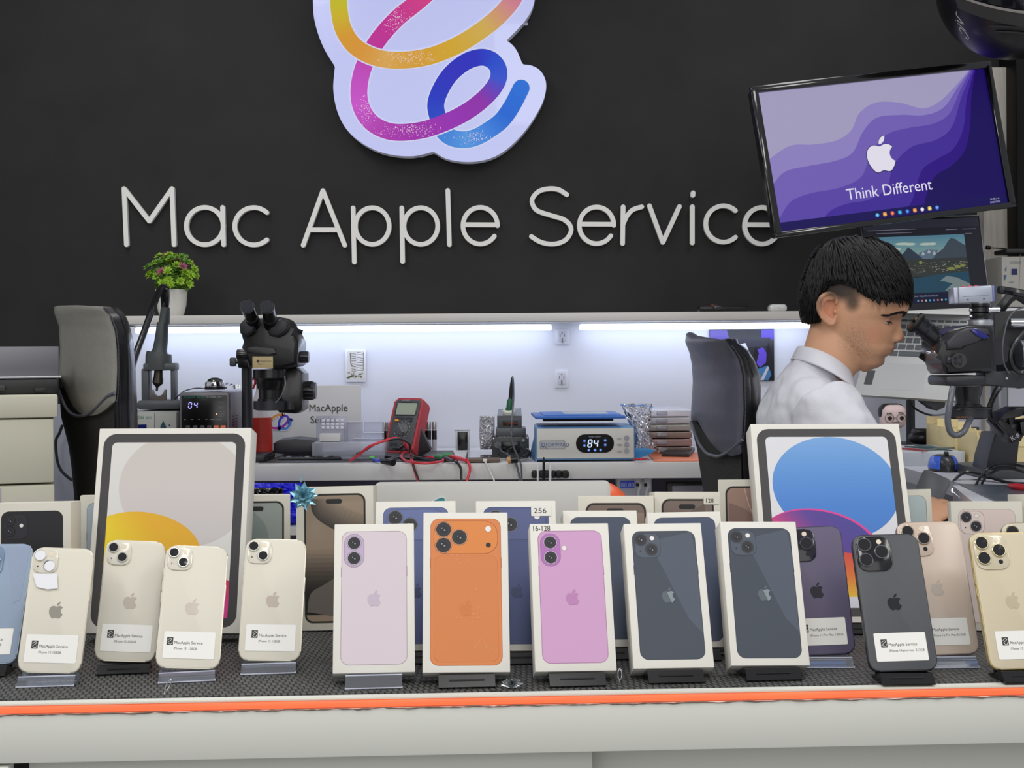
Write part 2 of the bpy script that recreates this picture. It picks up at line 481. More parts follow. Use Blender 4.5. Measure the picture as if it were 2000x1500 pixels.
# ------------------------------------------------------------------ display counter
FL, FR = onz(0, 1370, ZM), onz(2000, 1333, ZM)
ang = math.atan2(FR.y - FL.y, FR.x - FL.x)
CM = Matrix.Translation(((FL.x + FR.x) / 2, (FL.y + FR.y) / 2, 0)) @ Matrix.Rotation(ang, 4, 'Z')
t = thing('display_counter', 'white shop counter along the front with an orange lit edge', 'counter', CM)
WCT = mat('counter_laminate', (216, 217, 209), 0.5, var=0.012, scale=2)
zz = ZM - 0.002
MB().box((0, 0.24, zz - 0.012), (1.9, 0.48, 0.024), 0.001).build('top_board', WCT, t, world=False)
st = MB().box((0, -0.0035, zz - 0.0062), (1.9, 0.005, 0.0068), 0.0012)
st.build('orange_strip', mat('orange_light_strip', (248, 112, 68), 0.45, emit=0.45, var=0.16, scale=9, stretch=(1, 1, 8)), t, world=False)
MB().box((0, -0.002, zz - 0.0012), (1.9, 0.004, 0.0024), 0.0006).build('edge_strip', CARD2, t, world=False)
fz = zz - 0.0105
MB().box((0, -0.001, fz - 0.0245), (1.9, 0.018, 0.049), 0.001).build('fascia', WCT, t, world=False)
# rough glue line below the strip
g = MB(); pts = []
for i in range(240):
    x = -0.62 + i * 1.24 / 239
    pts.append((x, -0.0105, fz + 0.0006 + 0.0009 * math.sin(i * 0.7) * rnd.random()))
g.tube(pts, [0.0004 + 0.0007 * rnd.random() for _ in pts], 5)
g.build('glue_line', mat('glue', (120, 92, 78), 0.6), t, world=False)
xs = lambda px: (CM.inverted() @ onz(px, 1350, ZM)).x * 1.0
MB().box((xs(610), 0.035, fz - 0.35), (xs(1158) - xs(62) , 0.02, 0.60), 0.001).build('door_panel', WCT, t, world=False)
MB().box((xs(1158) + 0.35, 0.075, fz - 0.35), (0.70, 0.02, 0.60), 0.001).build('door_panel', WCT, t, world=False)
MB().box((xs(55) - 0.25, 0.0, fz - 0.352), (0.49, 0.02, 0.60), 0.001).build('door_panel', WCT, t, world=False)
MB().box((0, 0.45, (zz - 0.03) / 2), (1.88, 0.02, zz - 0.03)).build('back_panel', mat('counter_dark', (60, 60, 60), 0.6), t, world=False)
MB().box((0, 0.23, 0.03), (1.88, 0.44, 0.06)).build('plinth', mat('counter_dark'), t, world=False)

# woven rubber mat
m = bpy.data.materials.new('woven_rubber'); m.use_nodes = True; MATS['woven_rubber'] = m
nt = m.node_tree; bs = nt.nodes['Principled BSDF']
tc = nt.nodes.new('ShaderNodeTexCoord'); br = nt.nodes.new('ShaderNodeTexBrick'); mp = nt.nodes.new('ShaderNodeMapping')
nt.links.new(tc.outputs['Object'], mp.inputs[0]); nt.links.new(mp.outputs[0], br.inputs['Vector'])
mp.inputs['Rotation'].default_value = (0, 0, math.radians(-14))
br.inputs['Scale'].default_value = 1.0; br.inputs['Brick Width'].default_value = 0.0066; br.inputs['Row Height'].default_value = 0.0125
br.inputs['Mortar Size'].default_value = 0.0013; br.inputs['Mortar Smooth'].default_value = 0.9
br.inputs['Color1'].default_value = (*lin((78, 78, 76)), 1); br.inputs['Color2'].default_value = (*lin((68, 68, 67)), 1); br.inputs['Mortar'].default_value = (*lin((12, 12, 12)), 1)
nt.links.new(br.outputs['Color'], bs.inputs['Base Color']); bs.inputs['Roughness'].default_value = 0.55
bp = nt.nodes.new('ShaderNodeBump'); bp.invert = True; bp.inputs['Strength'].default_value = 0.9; bp.inputs['Distance'].default_value = 0.0015
nt.links.new(br.outputs['Fac'], bp.inputs['Height']); nt.links.new(bp.outputs[0], bs.inputs['Normal'])
mt = MB().box((0, 0.245, ZM - 0.0012), (1.9, 0.47, 0.0014), 0.0003)
for v in mt.v: v.xyz = CM @ v
solo(mt, 'counter_mat', m, 'black woven rubber mat covering the counter under the phones', 'mat')

# ================================================================== THE PHONES AND CARTONS
# camera layouts in millimetres from the top left corner of a phone 71.5 wide: (kind, x, y, r)
LAY = {
 'diag': dict(bump=(3, 3, 28, 28, 8), lens=((9.8, 10.2), (21.3, 21.8)), R=6.4, flash=(22.6, 8.6, 2.6), mic=(8.5, 23.5, 0.9)),
 'vsq': dict(bump=(3.5, 3.5, 29, 30, 8), lens=((11, 11.5), (11, 24.5)), R=5.8, flash=(25, 17.5, 2.4), mic=(24, 10, 0.8)),
 'pill': dict(bump=(3.2, 3.6, 21, 36.6, 10.4), lens=((13.7, 13.4), (13.7, 30.5)), R=6.9, flash=(29, 20, 2.6), mic=None),
 'triple': dict(bump=(3, 3, 37, 38, 10), lens=((12.0, 12.0), (12.0, 29.0), (29.5, 20.5)), R=7.6, flash=(28.2, 9.0, 2.8), mic=(30, 33, 2.6)),
 'plateau': dict(bump=(4, 3, 70, 37, 15), lens=((14.5, 12.6), (14.5, 30.5), (32, 21.5)), R=8.3, flash=(64, 12, 3.3), mic=(64, 30.5, 2.8)),
}
def phone_art(F, w, h, col, lay, logo=None, bumpc=None, ring=None, lensc=(38, 38, 42), flash=True, edge=None, dz=0.00008, half=False):
    """the picture of a phone printed on a carton, true size w x h metres"""
    z = dz
    r = 0.0095
    edge = edge or tuple(int(c * 0.72) for c in col)
    F.poly(rrect(w, h, r), edge, z)
    F.poly(rrect(w - 0.0012, h - 0.0012, r - 0.0006), col, z * 2)
    F.poly(rrect(w + 0.0008, h * 0.075, 0.0002, 0, h * 0.19), edge, z * 0.5)
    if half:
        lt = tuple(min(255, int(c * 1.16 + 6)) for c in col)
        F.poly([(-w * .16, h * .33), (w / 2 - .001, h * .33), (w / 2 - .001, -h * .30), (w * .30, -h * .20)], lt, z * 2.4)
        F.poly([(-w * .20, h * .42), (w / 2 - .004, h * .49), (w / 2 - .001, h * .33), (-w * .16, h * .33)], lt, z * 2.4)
    mm = 0.001
    if lay:
        L = LAY[lay]; bx, by, bw, bh, brr = L['bump']
        tx = lambda x: -w / 2 + x * mm
        ty = lambda y: h / 2 - y * mm
        bc = bumpc or tuple(min(255, int(c * 1.05 + 3)) for c in col)
        if lay == 'plateau':
            bw = w * 1000 - 8
        if lay != 'pill':
            F.poly(rrect(bw * mm + .0012, bh * mm + .0012, brr * mm, tx(bx + bw / 2), ty(by + bh / 2)), edge, z * 3)
            F.poly(rrect(bw * mm, bh * mm, brr * mm, tx(bx + bw / 2), ty(by + bh / 2)), bc, z * 4)
        else:
            F.poly(rrect(bw * mm + .0014, bh * mm + .0014, 0.0111, tx(bx + bw / 2), ty(by + bh / 2)), edge, z * 3)
            F.poly(rrect(bw * mm, bh * mm, brr * mm, tx(bx + bw / 2), ty(by + bh / 2)), bc, z * 4)
        R = L['R'] * mm
        rg = ring or tuple(min(255, int(c * 0.9 + 25)) for c in col)
        for (x, y) in L['lens']:
            F.poly(ell(tx(x), ty(y), R + .0011), tuple(int(c * .6) for c in rg), z * 5)
            F.poly(ell(tx(x), ty(y), R + .0006), rg, z * 6)
            F.poly(ell(tx(x), ty(y), R), lensc, z * 7)
            F.poly(ell(tx(x), ty(y), R * .55), (24, 24, 30), z * 8)
            F.poly(ell(tx(x) + R * .14, ty(y) - R * .1, R * .12), (150, 150, 165), z * 9)
            F.poly(ell(tx(x) - R * .22, ty(y) + R * .16, R * .07), (190, 190, 200), z * 9)
        if flash and L['flash']:
            x, y, q = L['flash']
            if lay == 'plateau': x = w * 1000 - 14
            F.poly(ell(tx(x), ty(y), q * mm + .0004), tuple(int(c * .8) for c in rg), z * 5)
            F.poly(ell(tx(x), ty(y), q * mm), (235, 228, 222), z * 6)
        if L['mic']:
            x, y, q = L['mic']
            if lay == 'plateau': x = w * 1000 - 14
            F.poly(ell(tx(x), ty(y), q * mm), (30, 28, 30), z * 6)
        if lay == 'plateau':
            F.poly(rrect(w - .008, h * .715, .008, 0, -h * .118), edge, z * 3)
            F.poly(rrect(w - .0084, h * .715 - .0004, .008, 0, -h * .118), tuple(int(c * .985) for c in col), z * 4)
    if logo:
        cy = -h * .01 if lay != 'plateau' else -h * .12
        F.apple(0, cy + (.0 if not half else 0), 0.0175, logo, z * 6)

def screen_art(F, w, h, style):
    z = .00008
    F.poly(rrect(w, h, .0105), (120, 112, 100), z)
    F.poly(rrect(w - .0014, h - .0014, .0100), (24, 22, 24), z * 2)
    W, H = w - .0052, h - .0052
    base = {'titan': (150, 132, 112), 'sage': (158, 166, 160), 'brown': (120, 104, 94), 'taupe': (122, 106, 98), 'rose': (168, 136, 122)}[style]
    F.poly(rrect(W, H, .0085), base, z * 3)
    if style == 'titan':
        n = 26
        for k in range(n):   # sandy bronze picture darkening to the foot of the print
            y1, y0 = H / 2 - .008 - (H - .016) * k / n, H / 2 - .008 - (H - .016) * (k + 1) / n
            t = k / n
            q = max(.15, 1 - 2.1 * max(0, t - .40))
            q *= 1 - .15 * t
            F.poly([(-W / 2, y0), (W / 2, y0), (W / 2, y1), (-W / 2, y1)], tuple(int(c * q) for c in (156, 138, 118)), z * 4)
        cv = [(p[0], p[1]) for p in catmull([((x - 650.5) * .000635, H / 2 - (y - 972) * .000635) + (0,) for x, y in ((601, 984), (604.5, 1004), (615, 1019), (630, 1030), (651, 1042), (680, 1054), (707, 1063))], 6)]
        for k in range(12):
            o0, o1 = k * .0024, (k + 1) * .0024 + .0002
            u_ = (k / 12) ** .8; col = tuple(int(p * (1 - u_) + q * u_) for p, q in zip((60, 54, 50), (154, 136, 116)))
            up0 = [(min(x + o0 * .5, W / 2), min(y + o0, H / 2 - .004)) for x, y in cv]; up1 = [(min(x + o1 * .5, W / 2), min(y + o1, H / 2 - .004)) for x, y in cv]
            for i in range(len(cv) - 1):
                if up1[i + 1][1] - up0[i + 1][1] > 1e-5: F.poly([up0[i], up0[i + 1], up1[i + 1], up1[i]], col, z * 5)
        c = catmull([(-W / 2 + .001, -H / 2 + .012), (-.032, -.045), (-.015, -.034), (.01, -.02), (W / 2, -.01)], 6) + [Vector((W / 2, -H / 2 + .012)), Vector((0, -H / 2 + .006))]
        F.poly([(p[0], p[1]) for p in c], (104, 97, 90), z * 5.5)
    elif style == 'sage':
        c = catmull([(-.01, H / 2 - .006), (.012, H / 2 - .03), (.02, H / 2 - .07), (.022, 0)], 6) + [Vector((-W / 2, 0)), Vector((-W / 2, H / 2 - .01))]
        F.poly([(p[0], p[1]) for p in c], (136, 148, 144), z * 4)
        c = catmull([(-W / 2, H / 2 - .04), (-.01, H / 2 - .044), (.008, H / 2 - .06), (.016, 0)], 6) + [Vector((-W / 2, 0))]
        F.poly([(p[0], p[1]) for p in c], (118, 130, 128), z * 5)
    elif style == 'brown':
        F.poly([(-W / 2, H / 2 - .01), (W / 2, H / 2 - .01), (W / 2, 0), (0, H / 2 - .03)], (146, 128, 112), z * 4)
    elif style == 'taupe':
        F.poly([(-W / 2 + .004, H / 2 - .03), (W / 2 - .01, H / 2 - .004), (W / 2 - .003, 0), (-.01, 0)], (104, 90, 82), z * 4)
    elif style == 'rose':
        c = catmull([(-.012, H / 2 - .001), (-.004, H / 2 - .03), (.012, H / 2 - .05), (.03, H / 2 - .06)], 6)
        F.ribbon(c, .0012, (214, 186, 170), z * 5, caps=False)
        c = catmull([(-W / 2 + .002, H / 2 - .02), (-.01, H / 2 - .03), (.012, H / 2 - .05)], 6) + [Vector((0, 0)), Vector((-W / 2, 0))]
        F.poly([(p[0], p[1]) for p in c], (142, 112, 104), z * 4)
    if style != 'rose':
        F.poly(rrect(.021, .0062, .003, -.001, H / 2 - .0075), (26, 25, 26), z * 6)

def carton(corners, w, h, t, label, art, tilt=22, zb=ZM + .013, name='phone_carton', cat='box', group=None, mat_=None, notes=None, **k):
    M, w, h = pose(corners, w, h, tilt, zb, **k)
    B = thing(name, label, cat, M @ Matrix.Translation((0, -h / 2, 0)), group)
    WM[B.name] = M @ Matrix.Translation((0, -h / 2, 0))
    F = MB(); art(F, w, h)
    o = Matrix.Translation((0, h / 2, 0))
    MB().box((0, h / 2, -t / 2), (w, h, t), .0009).build('carton_shell', mat_ or CARD, B, world=False)
    for v in F.v: v.y += h / 2
    F.build('front_print', PRINT, B, world=False, smooth=False)
    # seam of the lift-off lid along the side faces
    if notes:
        N = MB(); notes(N, w, h)
        for v in N.v: v.y += h / 2
        N.build('price_note', PRINT, B, world=False, smooth=False)
    return B, M, w, h

def stand(M, h, t, black, label, wd=.062, hB=None, support=.07, group=None):
    """easel holder under a tilted phone or carton: wedge lip, base, back rest"""
    bc = M @ Vector((0, -h / 2, 0))
    nrm = (M.to_3x3() @ Vector((0, 0, 1))); yaw = math.atan2(nrm.x, -nrm.y)
    th = math.asin(max(0.02, min(.9, nrm.z)))
    S = Matrix.Translation((bc.x, bc.y, ZM)) @ Matrix.Rotation(yaw, 4, 'Z')
    T = thing('display_stand', label, 'stand', S, group)
    hb = bc.z - ZM
    ct, s_ = math.cos(th), math.sin(th)
    rollx = M.to_3x3() @ Vector((1, 0, 0)); drop = abs(rollx.z) * wd / 2
    hb = max(hb - drop, .004)
    X = Matrix(((0, 0, 1, 0), (1, 0, 0, 0), (0, 1, 0, 0), (0, 0, 0, 1)))   # prism(y,z) -> extrude along x
    back = t * ct + .0012
    zb2 = max(hb - t * s_ - .0008, .0012)
    prof = [(-.017, 0), (-.0175, .0015), (-.006, hb - .0006), (-.0005, hb - .001), (t * ct, zb2 - .0004 + .0002), (back + .022, .001), (back + .022, 0)]
    m = mat('stand_black', (9, 9, 10), .22, coat=.2) if black else ACR
    MB().prism(prof, -wd / 2, wd / 2, X).build('base', m, T, world=False, smooth=False)
    rest = [(back + .001, .0015), (back + .001 + support * s_, support * ct), (back + .0038 + support * s_, support * ct), (back + .005, .0015)]
    MB().prism(rest, -wd / 2, wd / 2, X).build('back_rest', m, T, world=False, smooth=False)
    if not black:
        e = MB()
        for xx in (-wd / 2, wd / 2):
            e.box((xx, -.0165, .001), (.0008, .002, .002))
        e.box((0, -.0172, .0008), (wd, .0008, .0012)); e.box((0, -.0062, hb - .0008), (wd, .0008, .0012))
        e.build('polished_edge', mat('acrylic_edge', (214, 218, 232), 0.2), T, world=False)
    else:
        MB().box((0, -.0120, hb * .5 + .0016), (wd * .62, .0006, .0008), M=None).build('moulded_line', mat('black_gloss', (40, 40, 42), 0.15), T, world=False)
    return T

# ---- front row of cartons
front = [
 ('lilac', [(653, 1024.5), (808.5, 1021.5), (811, 1313.5), (649.5, 1315)], .088, .165, .0295, False),
 ('orange', [(827, 1001), (991, 1000.5), (997, 1313.5), (825, 1313.5)], .095, .180, .0295, True),
 ('magenta', [(1034, 1023.5), (1188, 1021), (1204.7, 1311), (1046, 1311)], .088, .165, .0295, True),
 ('dark1', [(1217.7, 1022.5), (1368.7, 1021.6), (1396, 1303.7), (1237, 1306)], .089, .167, .030, True),
 ('dark2', [(1409, 1018.5), (1551, 1018), (1584.7, 1300), (1426, 1300.5)], .089, .167, .030, True),
]
FLAB = {
 'lilac': ('white carton with a pale lilac phone pictured on it, leftmost of the front cartons', 'clear acrylic stand under the pale lilac phone carton'),
 'orange': ('tall white carton picturing an orange phone with three cameras', 'black stand under the orange phone carton'),
 'magenta': ('white carton picturing a pink phone, handwritten 16-128 at its corner', 'black stand under the pink phone carton'),
 'dark1': ('white carton picturing a dark slate phone, beside the pink phone carton', 'black stand under the slate phone carton next to the pink one'),
 'dark2': ('white carton picturing a dark slate phone, rightmost of the front cartons', 'black stand under the rightmost slate phone carton'),
}
def art_for(k):
    if k == 'lilac': return lambda F, w, h: phone_art(F, .0716, .1476, (213, 200, 207), 'pill', (196, 180, 196), (190, 170, 200), (210, 200, 215), flash=False, edge=(158, 140, 152))
    if k == 'magenta': return lambda F, w, h: phone_art(F, .0716, .1476, (204, 156, 196), 'pill', (186, 128, 178), (176, 112, 182), (222, 190, 222), edge=(160, 110, 150))
    if k == 'orange': return lambda F, w, h: phone_art(F, .078, .1634, (214, 128, 70), 'plateau', (205, 120, 62), (219, 132, 62), (226, 160, 120), edge=(176, 96, 46))
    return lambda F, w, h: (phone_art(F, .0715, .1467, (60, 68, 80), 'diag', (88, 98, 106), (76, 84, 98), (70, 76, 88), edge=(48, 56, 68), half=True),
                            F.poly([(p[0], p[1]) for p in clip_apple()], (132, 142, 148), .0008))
def clip_apple():
    pl = [((p[0] - 12) * .0175 / 24, -(p[1] - 12) * .0175 / 24 - .0015) for p in APPLE[0]]
    # right half of the fruit past the slanted gleam
    out = []
    f = lambda p: (p[0] - 0.0 + (p[1] + .0015) * .42)
    n = len(pl)
    for i in range(n):
        a, b_ = pl[i], pl[(i + 1) % n]
        fa, fb = f(a), f(b_)
        if fa >= 0: out.append(a)
        if fa * fb < 0:
            t = fa / (fa - fb); out.append((a[0] + (b_[0] - a[0]) * t, a[1] + (b_[1] - a[1]) * t))
    return out
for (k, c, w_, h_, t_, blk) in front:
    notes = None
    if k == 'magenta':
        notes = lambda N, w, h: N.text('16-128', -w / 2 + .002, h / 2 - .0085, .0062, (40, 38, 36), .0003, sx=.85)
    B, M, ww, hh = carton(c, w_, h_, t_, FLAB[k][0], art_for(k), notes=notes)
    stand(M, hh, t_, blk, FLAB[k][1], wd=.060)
    if k in ('orange',):
        # scuffs in the shrink film
        s = MB()
        for _ in range(46):
            cx, cy = rnd.choice(((-.006, .035), (0, -.005), (.012, -.028), (.016, -.062), (-.012, -.03)))
            cx += rnd.gauss(0, .006); cy += rnd.gauss(0, .005)
            a = rnd.random() * PI; l = .0006 + rnd.random() * .0012
            s.ribbon([(cx, cy), (cx + l * math.cos(a), cy + l * math.sin(a))], .00022, (240, 205, 180), .0011, caps=False)
        for v in s.v: v.y += hh / 2
        s.build('film_scuff', PRINT, B, world=False, smooth=False)

# ---- second row
zb2 = ZM + .012
second = [
 ([(733, 980), (891, 978), (893, 1270), (731, 1272)], .095, .178, (92, 104, 150), 'plateau', 'white carton picturing a deep blue phone, directly behind the lilac and orange cartons', None),
 ([(930, 978.5), (1084, 977.6), (1094, 1271), (930, 1272)], .095, .178, (76, 86, 130), 'plateau', 'white carton picturing a deep blue phone, handwritten 256 on its corner sticker', '256'),
 ([(1099, 997), (1243, 997), (1262, 1263), (1110, 1264)], .090, .167, (62, 72, 92), None, 'white carton showing a plain navy phone, partly hidden behind the pink phone carton', None),
 ([(1262.5, 1001), (1407.8, 999), (1428, 1264), (1280, 1266)], .090, .167, (64, 76, 100), None, 'white carton showing a plain navy phone, wedged between the two slate phone cartons', None),
]
for (c, w_, h_, col, lay, lb, note) in second:
    pw, ph = (.078, .1634) if lay else (.0735, .150)
    art = (lambda F, w, h, col=col, lay=lay, pw=pw, ph=ph: phone_art(F, pw, ph, col, lay, (60, 68, 104) if lay else None, tuple(min(255, c + 6) for c in col), (120, 128, 150), edge=tuple(int(c * .8) for c in col)))
    notes = None
    if note:
        def notes(N, w, h):
            N.poly(rrect(.024, .0135, .001, w / 2 - .0175, h / 2 - .0125), (228, 226, 218), .0009)
            N.text('256', w / 2 - .0265, h / 2 - .0155, .0062, (30, 30, 30), .0011, sx=1.2)
    B, M, ww, hh = carton(c, w_, h_, .0295, lb, art, tilt=20, zb=zb2, notes=notes, Y0=1.72)
    stand(M, hh, .0295, True, 'black stand under the ' + ('blue phone carton behind the orange one' if lay and not note else 'blue phone carton marked 256' if lay else 'navy phone carton behind the pink one' if c[0][0] < 1200 else 'navy phone carton between the slate ones'), wd=.06)

# ---- back row, standing upright on the mat
def upright(c, w_, h_, t_, lb, art, Y, tilt=6, notes=None, mat_=CARD2, **k):
    return carton(c, w_, h_, t_, lb, art, tilt=tilt, zb=ZM + .001, mat_=mat_, notes=notes, Y0=Y, st=1.5, ss=.15, **k)
upright([(-14, 982), (138, 981), (139, 1262), (-14, 1263)], .092, .170, .045, 'white carton picturing a black phone with two stacked cameras, at the left edge',
        lambda F, w, h: phone_art(F, w * .80, h * .88, (34, 34, 37), 'vsq', None, (42, 42, 48), (20, 20, 24), edge=(20, 20, 22), flash=True), 1.74)
upright([(148, 971), (296, 971), (296, 1203), (148, 1203)], .092, .172, .045, 'cream carton with a pale blue phone edge, tucked behind the left tablet box',
        lambda F, w, h: phone_art(F, w * .8, h * .88, (176, 190, 200), None, None, edge=(120, 134, 146)), 1.83)
upright([(424, 972), (576, 972), (578, 1203), (424, 1203)], .094, .172, .03, 'carton showing a sage green phone screen, right behind the white phone and tablet box',
        lambda F, w, h: screen_art(F, w * .82, h * .90, 'sage'), 1.82)
upright([(578, 950), (727, 950), (735, 1231), (579, 1231)], .096, .176, .04, 'carton showing a sandy titanium phone screen with a dark swoosh, under the blue bow',
        lambda F, w, h: screen_art(F, w * .80, h * .90, 'titan'), 1.86)
upright([(1128, 969), (1277, 969), (1283, 1243), (1128, 1243)], .096, .176, .045, 'worn carton showing a brown phone screen, beside the carton marked 128',
        lambda F, w, h: screen_art(F, w * .80, h * .90, 'brown'), 1.84)
def n128(N, w, h):
    N.poly(rrect(.020, .011, .001, w / 2 - .012, h / 2 - .0105), (222, 218, 204), .0009)
    N.text('128', w / 2 - .0205, h / 2 - .0138, .0056, (50, 48, 44), .0011)
upright([(1279, 960), (1406, 961), (1412, 1234), (1281, 1234)], .083, .172, .045, 'carton with a small sticker reading 128 above a dark phone screen',
        lambda F, w, h: screen_art(F, w * .80, h * .90, 'taupe'), 1.86, notes=n128)
upright([(1397, 939), (1545, 939), (1552, 1193), (1402, 1193)], .094, .176, .03, 'carton showing a rose gold phone screen, squeezed behind the right tablet box',
        lambda F, w, h: screen_art(F, w * .80, h * .90, 'rose'), 1.88)
upright([(1700, 958), (1822, 958.5), (1834, 1193), (1712, 1193)], .080, .172, .03, 'carton picturing a pale grey green phone, right of the blue tablet box',
        lambda F, w, h: phone_art(F, w * .82, h * .9, (188, 202, 204), None, None, edge=(110, 124, 130)), 1.85)
upright([(1857, 979.5), (1996, 980), (2008, 1232), (1862, 1232)], .092, .172, .045, 'carton picturing a blush pink phone with two diagonal cameras, at the right',
        lambda F, w, h: phone_art(F, w * .80, h * .88, (222, 205, 198), 'diag', None, (226, 210, 202), (205, 190, 188), edge=(176, 160, 156)), 1.86)
upright([(2003, 966), (2120, 966), (2130, 1222), (2008, 1222)], .088, .172, .045, 'cream carton cut off by the right edge, beside the blush phone carton',
        lambda F, w, h: phone_art(F, w * .8, h * .88, (214, 208, 196), 'diag', None, edge=(150, 144, 136)), 1.88)

# ---- tablets
def tablet_art(F, w, h, a):
    z = .0001
    fw, fh = w * .93, h * .945
    F.poly(rrect(fw, fh, .016), (62, 60, 60), z)
    F.poly(rrect(fw - .0225, fh - .0225, .0065), (222, 222, 226) if a == 'blue' else (222, 220, 215), z * 2)
    W, H = (fw - .0225) / 2, (fh - .0225) / 2
    def clipped(pts, col, zz):
        # clip to the screen rectangle
        def clip(pl, f):
            o = []
            n = len(pl)
            for i in range(n):
                p, q = pl[i], pl[(i + 1) % n]; fp, fq = f(p), f(q)
                if fp >= 0: o.append(p)
                if fp * fq < 0:
                    t = fp / (fp - fq); o.append((p[0] + (q[0] - p[0]) * t, p[1] + (q[1] - p[1]) * t))
            return o
        for f in (lambda p: W - p[0], lambda p: W + p[0], lambda p: H - p[1], lambda p: H + p[1]):
            if pts: pts = clip(pts, f)
        if len(pts) > 2: F.poly(pts, col, zz)
    def rot(pts, ang, cx, cy):
        c, s = math.cos(ang), math.sin(ang)
        return [(cx + x * c - y * s, cy + x * s + y * c) for x, y in pts]
    def blob(cx, cy, rx, ry, ang, cols, zz, dirn=(0, -1), n=26):
        """ellipse whose printed colour runs through cols"""
        base = rot(ell(0, 0, rx, ry, 60), ang, cx, cy)
        d = [p[0] * dirn[0] + p[1] * dirn[1] for p in base]; lo, hi = min(d), max(d)
        for k in range(n):
            t0, t1 = lo + (hi - lo) * k / n, lo + (hi - lo) * (k + 1) / n
            def clip(pl, f):
                o = []
                for i in range(len(pl)):
                    p, q = pl[i], pl[(i + 1) % len(pl)]; fp, fq = f(p), f(q)
                    if fp >= 0: o.append(p)
                    if fp * fq < 0:
                        t = fp / (fp - fq); o.append((p[0] + (q[0] - p[0]) * t, p[1] + (q[1] - p[1]) * t))
                return o
            s1 = clip(base, lambda p: p[0] * dirn[0] + p[1] * dirn[1] - t0)
            if s1: s1 = clip(s1, lambda p: t1 - (p[0] * dirn[0] + p[1] * dirn[1]))
            if len(s1) > 2:
                u = (k + .5) / n * (len(cols) - 1); i = min(int(u), len(cols) - 2); u -= i
                clipped(s1, tuple(cols[i][j] * (1 - u) + cols[i + 1][j] * u for j in range(3)), zz)
    if a == 'blue':
        blob(.006, .045, .083, .070, math.radians(-8), [(122, 168, 222), (92, 148, 214), (70, 130, 208), (66, 126, 206)], z * 3)
        blob(-.022, -.035, .078, .050, math.radians(-10), [(226, 60, 150)] * 2, z * 3.5)
        blob(-.024, -.036, .077, .049, math.radians(-10), [(70, 66, 150), (90, 60, 150), (214, 60, 130), (236, 64, 140)], z * 4, (-.75, -.66))
        blob(.0, -.088, .078, .045, math.radians(0), [(214, 70, 60), (232, 120, 50), (236, 200, 50), (238, 214, 60)], z * 5)
        blob(.02, -.125, .06, .024, math.radians(0), [(222, 222, 230), (190, 196, 214)], z * 6)
    else:
        blob(.016, .050, .084, .072, math.radians(-14), [(206, 200, 192), (210, 202, 198), (205, 199, 198)], z * 3)
        blob(-.032, -.022, .074, .043, math.radians(-9), [(230, 172, 38), (232, 178, 34), (236, 206, 36), (240, 214, 40)], z * 4, (-.8, -.6))
        blob(.030, -.088, .075, .036, math.radians(-6), [(200, 40, 60), (214, 52, 130), (222, 60, 150)], z * 5)
        blob(-.088, -.092, .013, .015, 0, [(60, 120, 190)] * 2, z * 6)
    F.poly(ell(fw / 2 - .0055, -.004, .0008), (30, 30, 34), z * 3)
TABC = dict(name='tablet_carton', cat='box')
B, M, tw, th_ = carton([(191.5, 837), (495.5, 836), (467, 1235), (166, 1239)], .194, .256, .035, 'large white tablet box with a yellow and grey printed screen, at the left',
       lambda F, w, h: tablet_art(F, w, h, 'yellow'), tilt=16, zb=ZM + .012, Y0=1.8, sr=8, **TABC)
stand(M, th_, .035, True, 'black easel under the left tablet box', wd=.12, support=.12)
B, M, tw, th_ = carton([(1467, 827), (1754, 828.5), (1806, 1214), (1495, 1218)], .190, .256, .035, 'large white tablet box with a blue and purple printed screen, before the man',
       lambda F, w, h: tablet_art(F, w, h, 'blue'), tilt=16, zb=ZM + .012, Y0=1.8, sr=8, **TABC)
stand(M, th_, .035, True, 'black easel under the right tablet box', wd=.12, support=.12)

# ------------------------------------------------------------------ loose phones in stands
def glass(name, col, rough=.35, metal=0.0, coat=.0):
    return mat(name, col, rough, metal=metal, coat=coat, spec=.5)
def sticker(F, txt, cx, cy, w=.056, h=.031, shift=0, rot=0):
    z = .0003
    F.poly(rrect(w, h, .0015, cx, cy), (196, 194, 186), z); F.poly(rrect(w - .0004, h - .0004, .0014, cx, cy), (236, 235, 229), z * 1.3)
    x = cx - w * .32 + shift; y = cy + .004
    F.poly(rrect(.0068, .0088, .0002, x, y), (44, 42, 42), z * 1.8)
    sw = catmull([(x - .0024, y + .001), (x, y + .003), (x + .002, y + .002), (x - .001, y - .0005), (x - .0018, y - .002), (x + .001, y - .0035), (x + .0026, y - .001)], 5)
    F.ribbon(sw, .00055, (214, 212, 208), z * 2.1)
    F.text('MacApple Service', x + .0046, y - .003, .0033, (58, 57, 56), z * 1.8, sx=.94)
    F.text(txt, x + .0046, y - .0092, .0026, (62, 60, 60), z * 1.8, sx=.95)
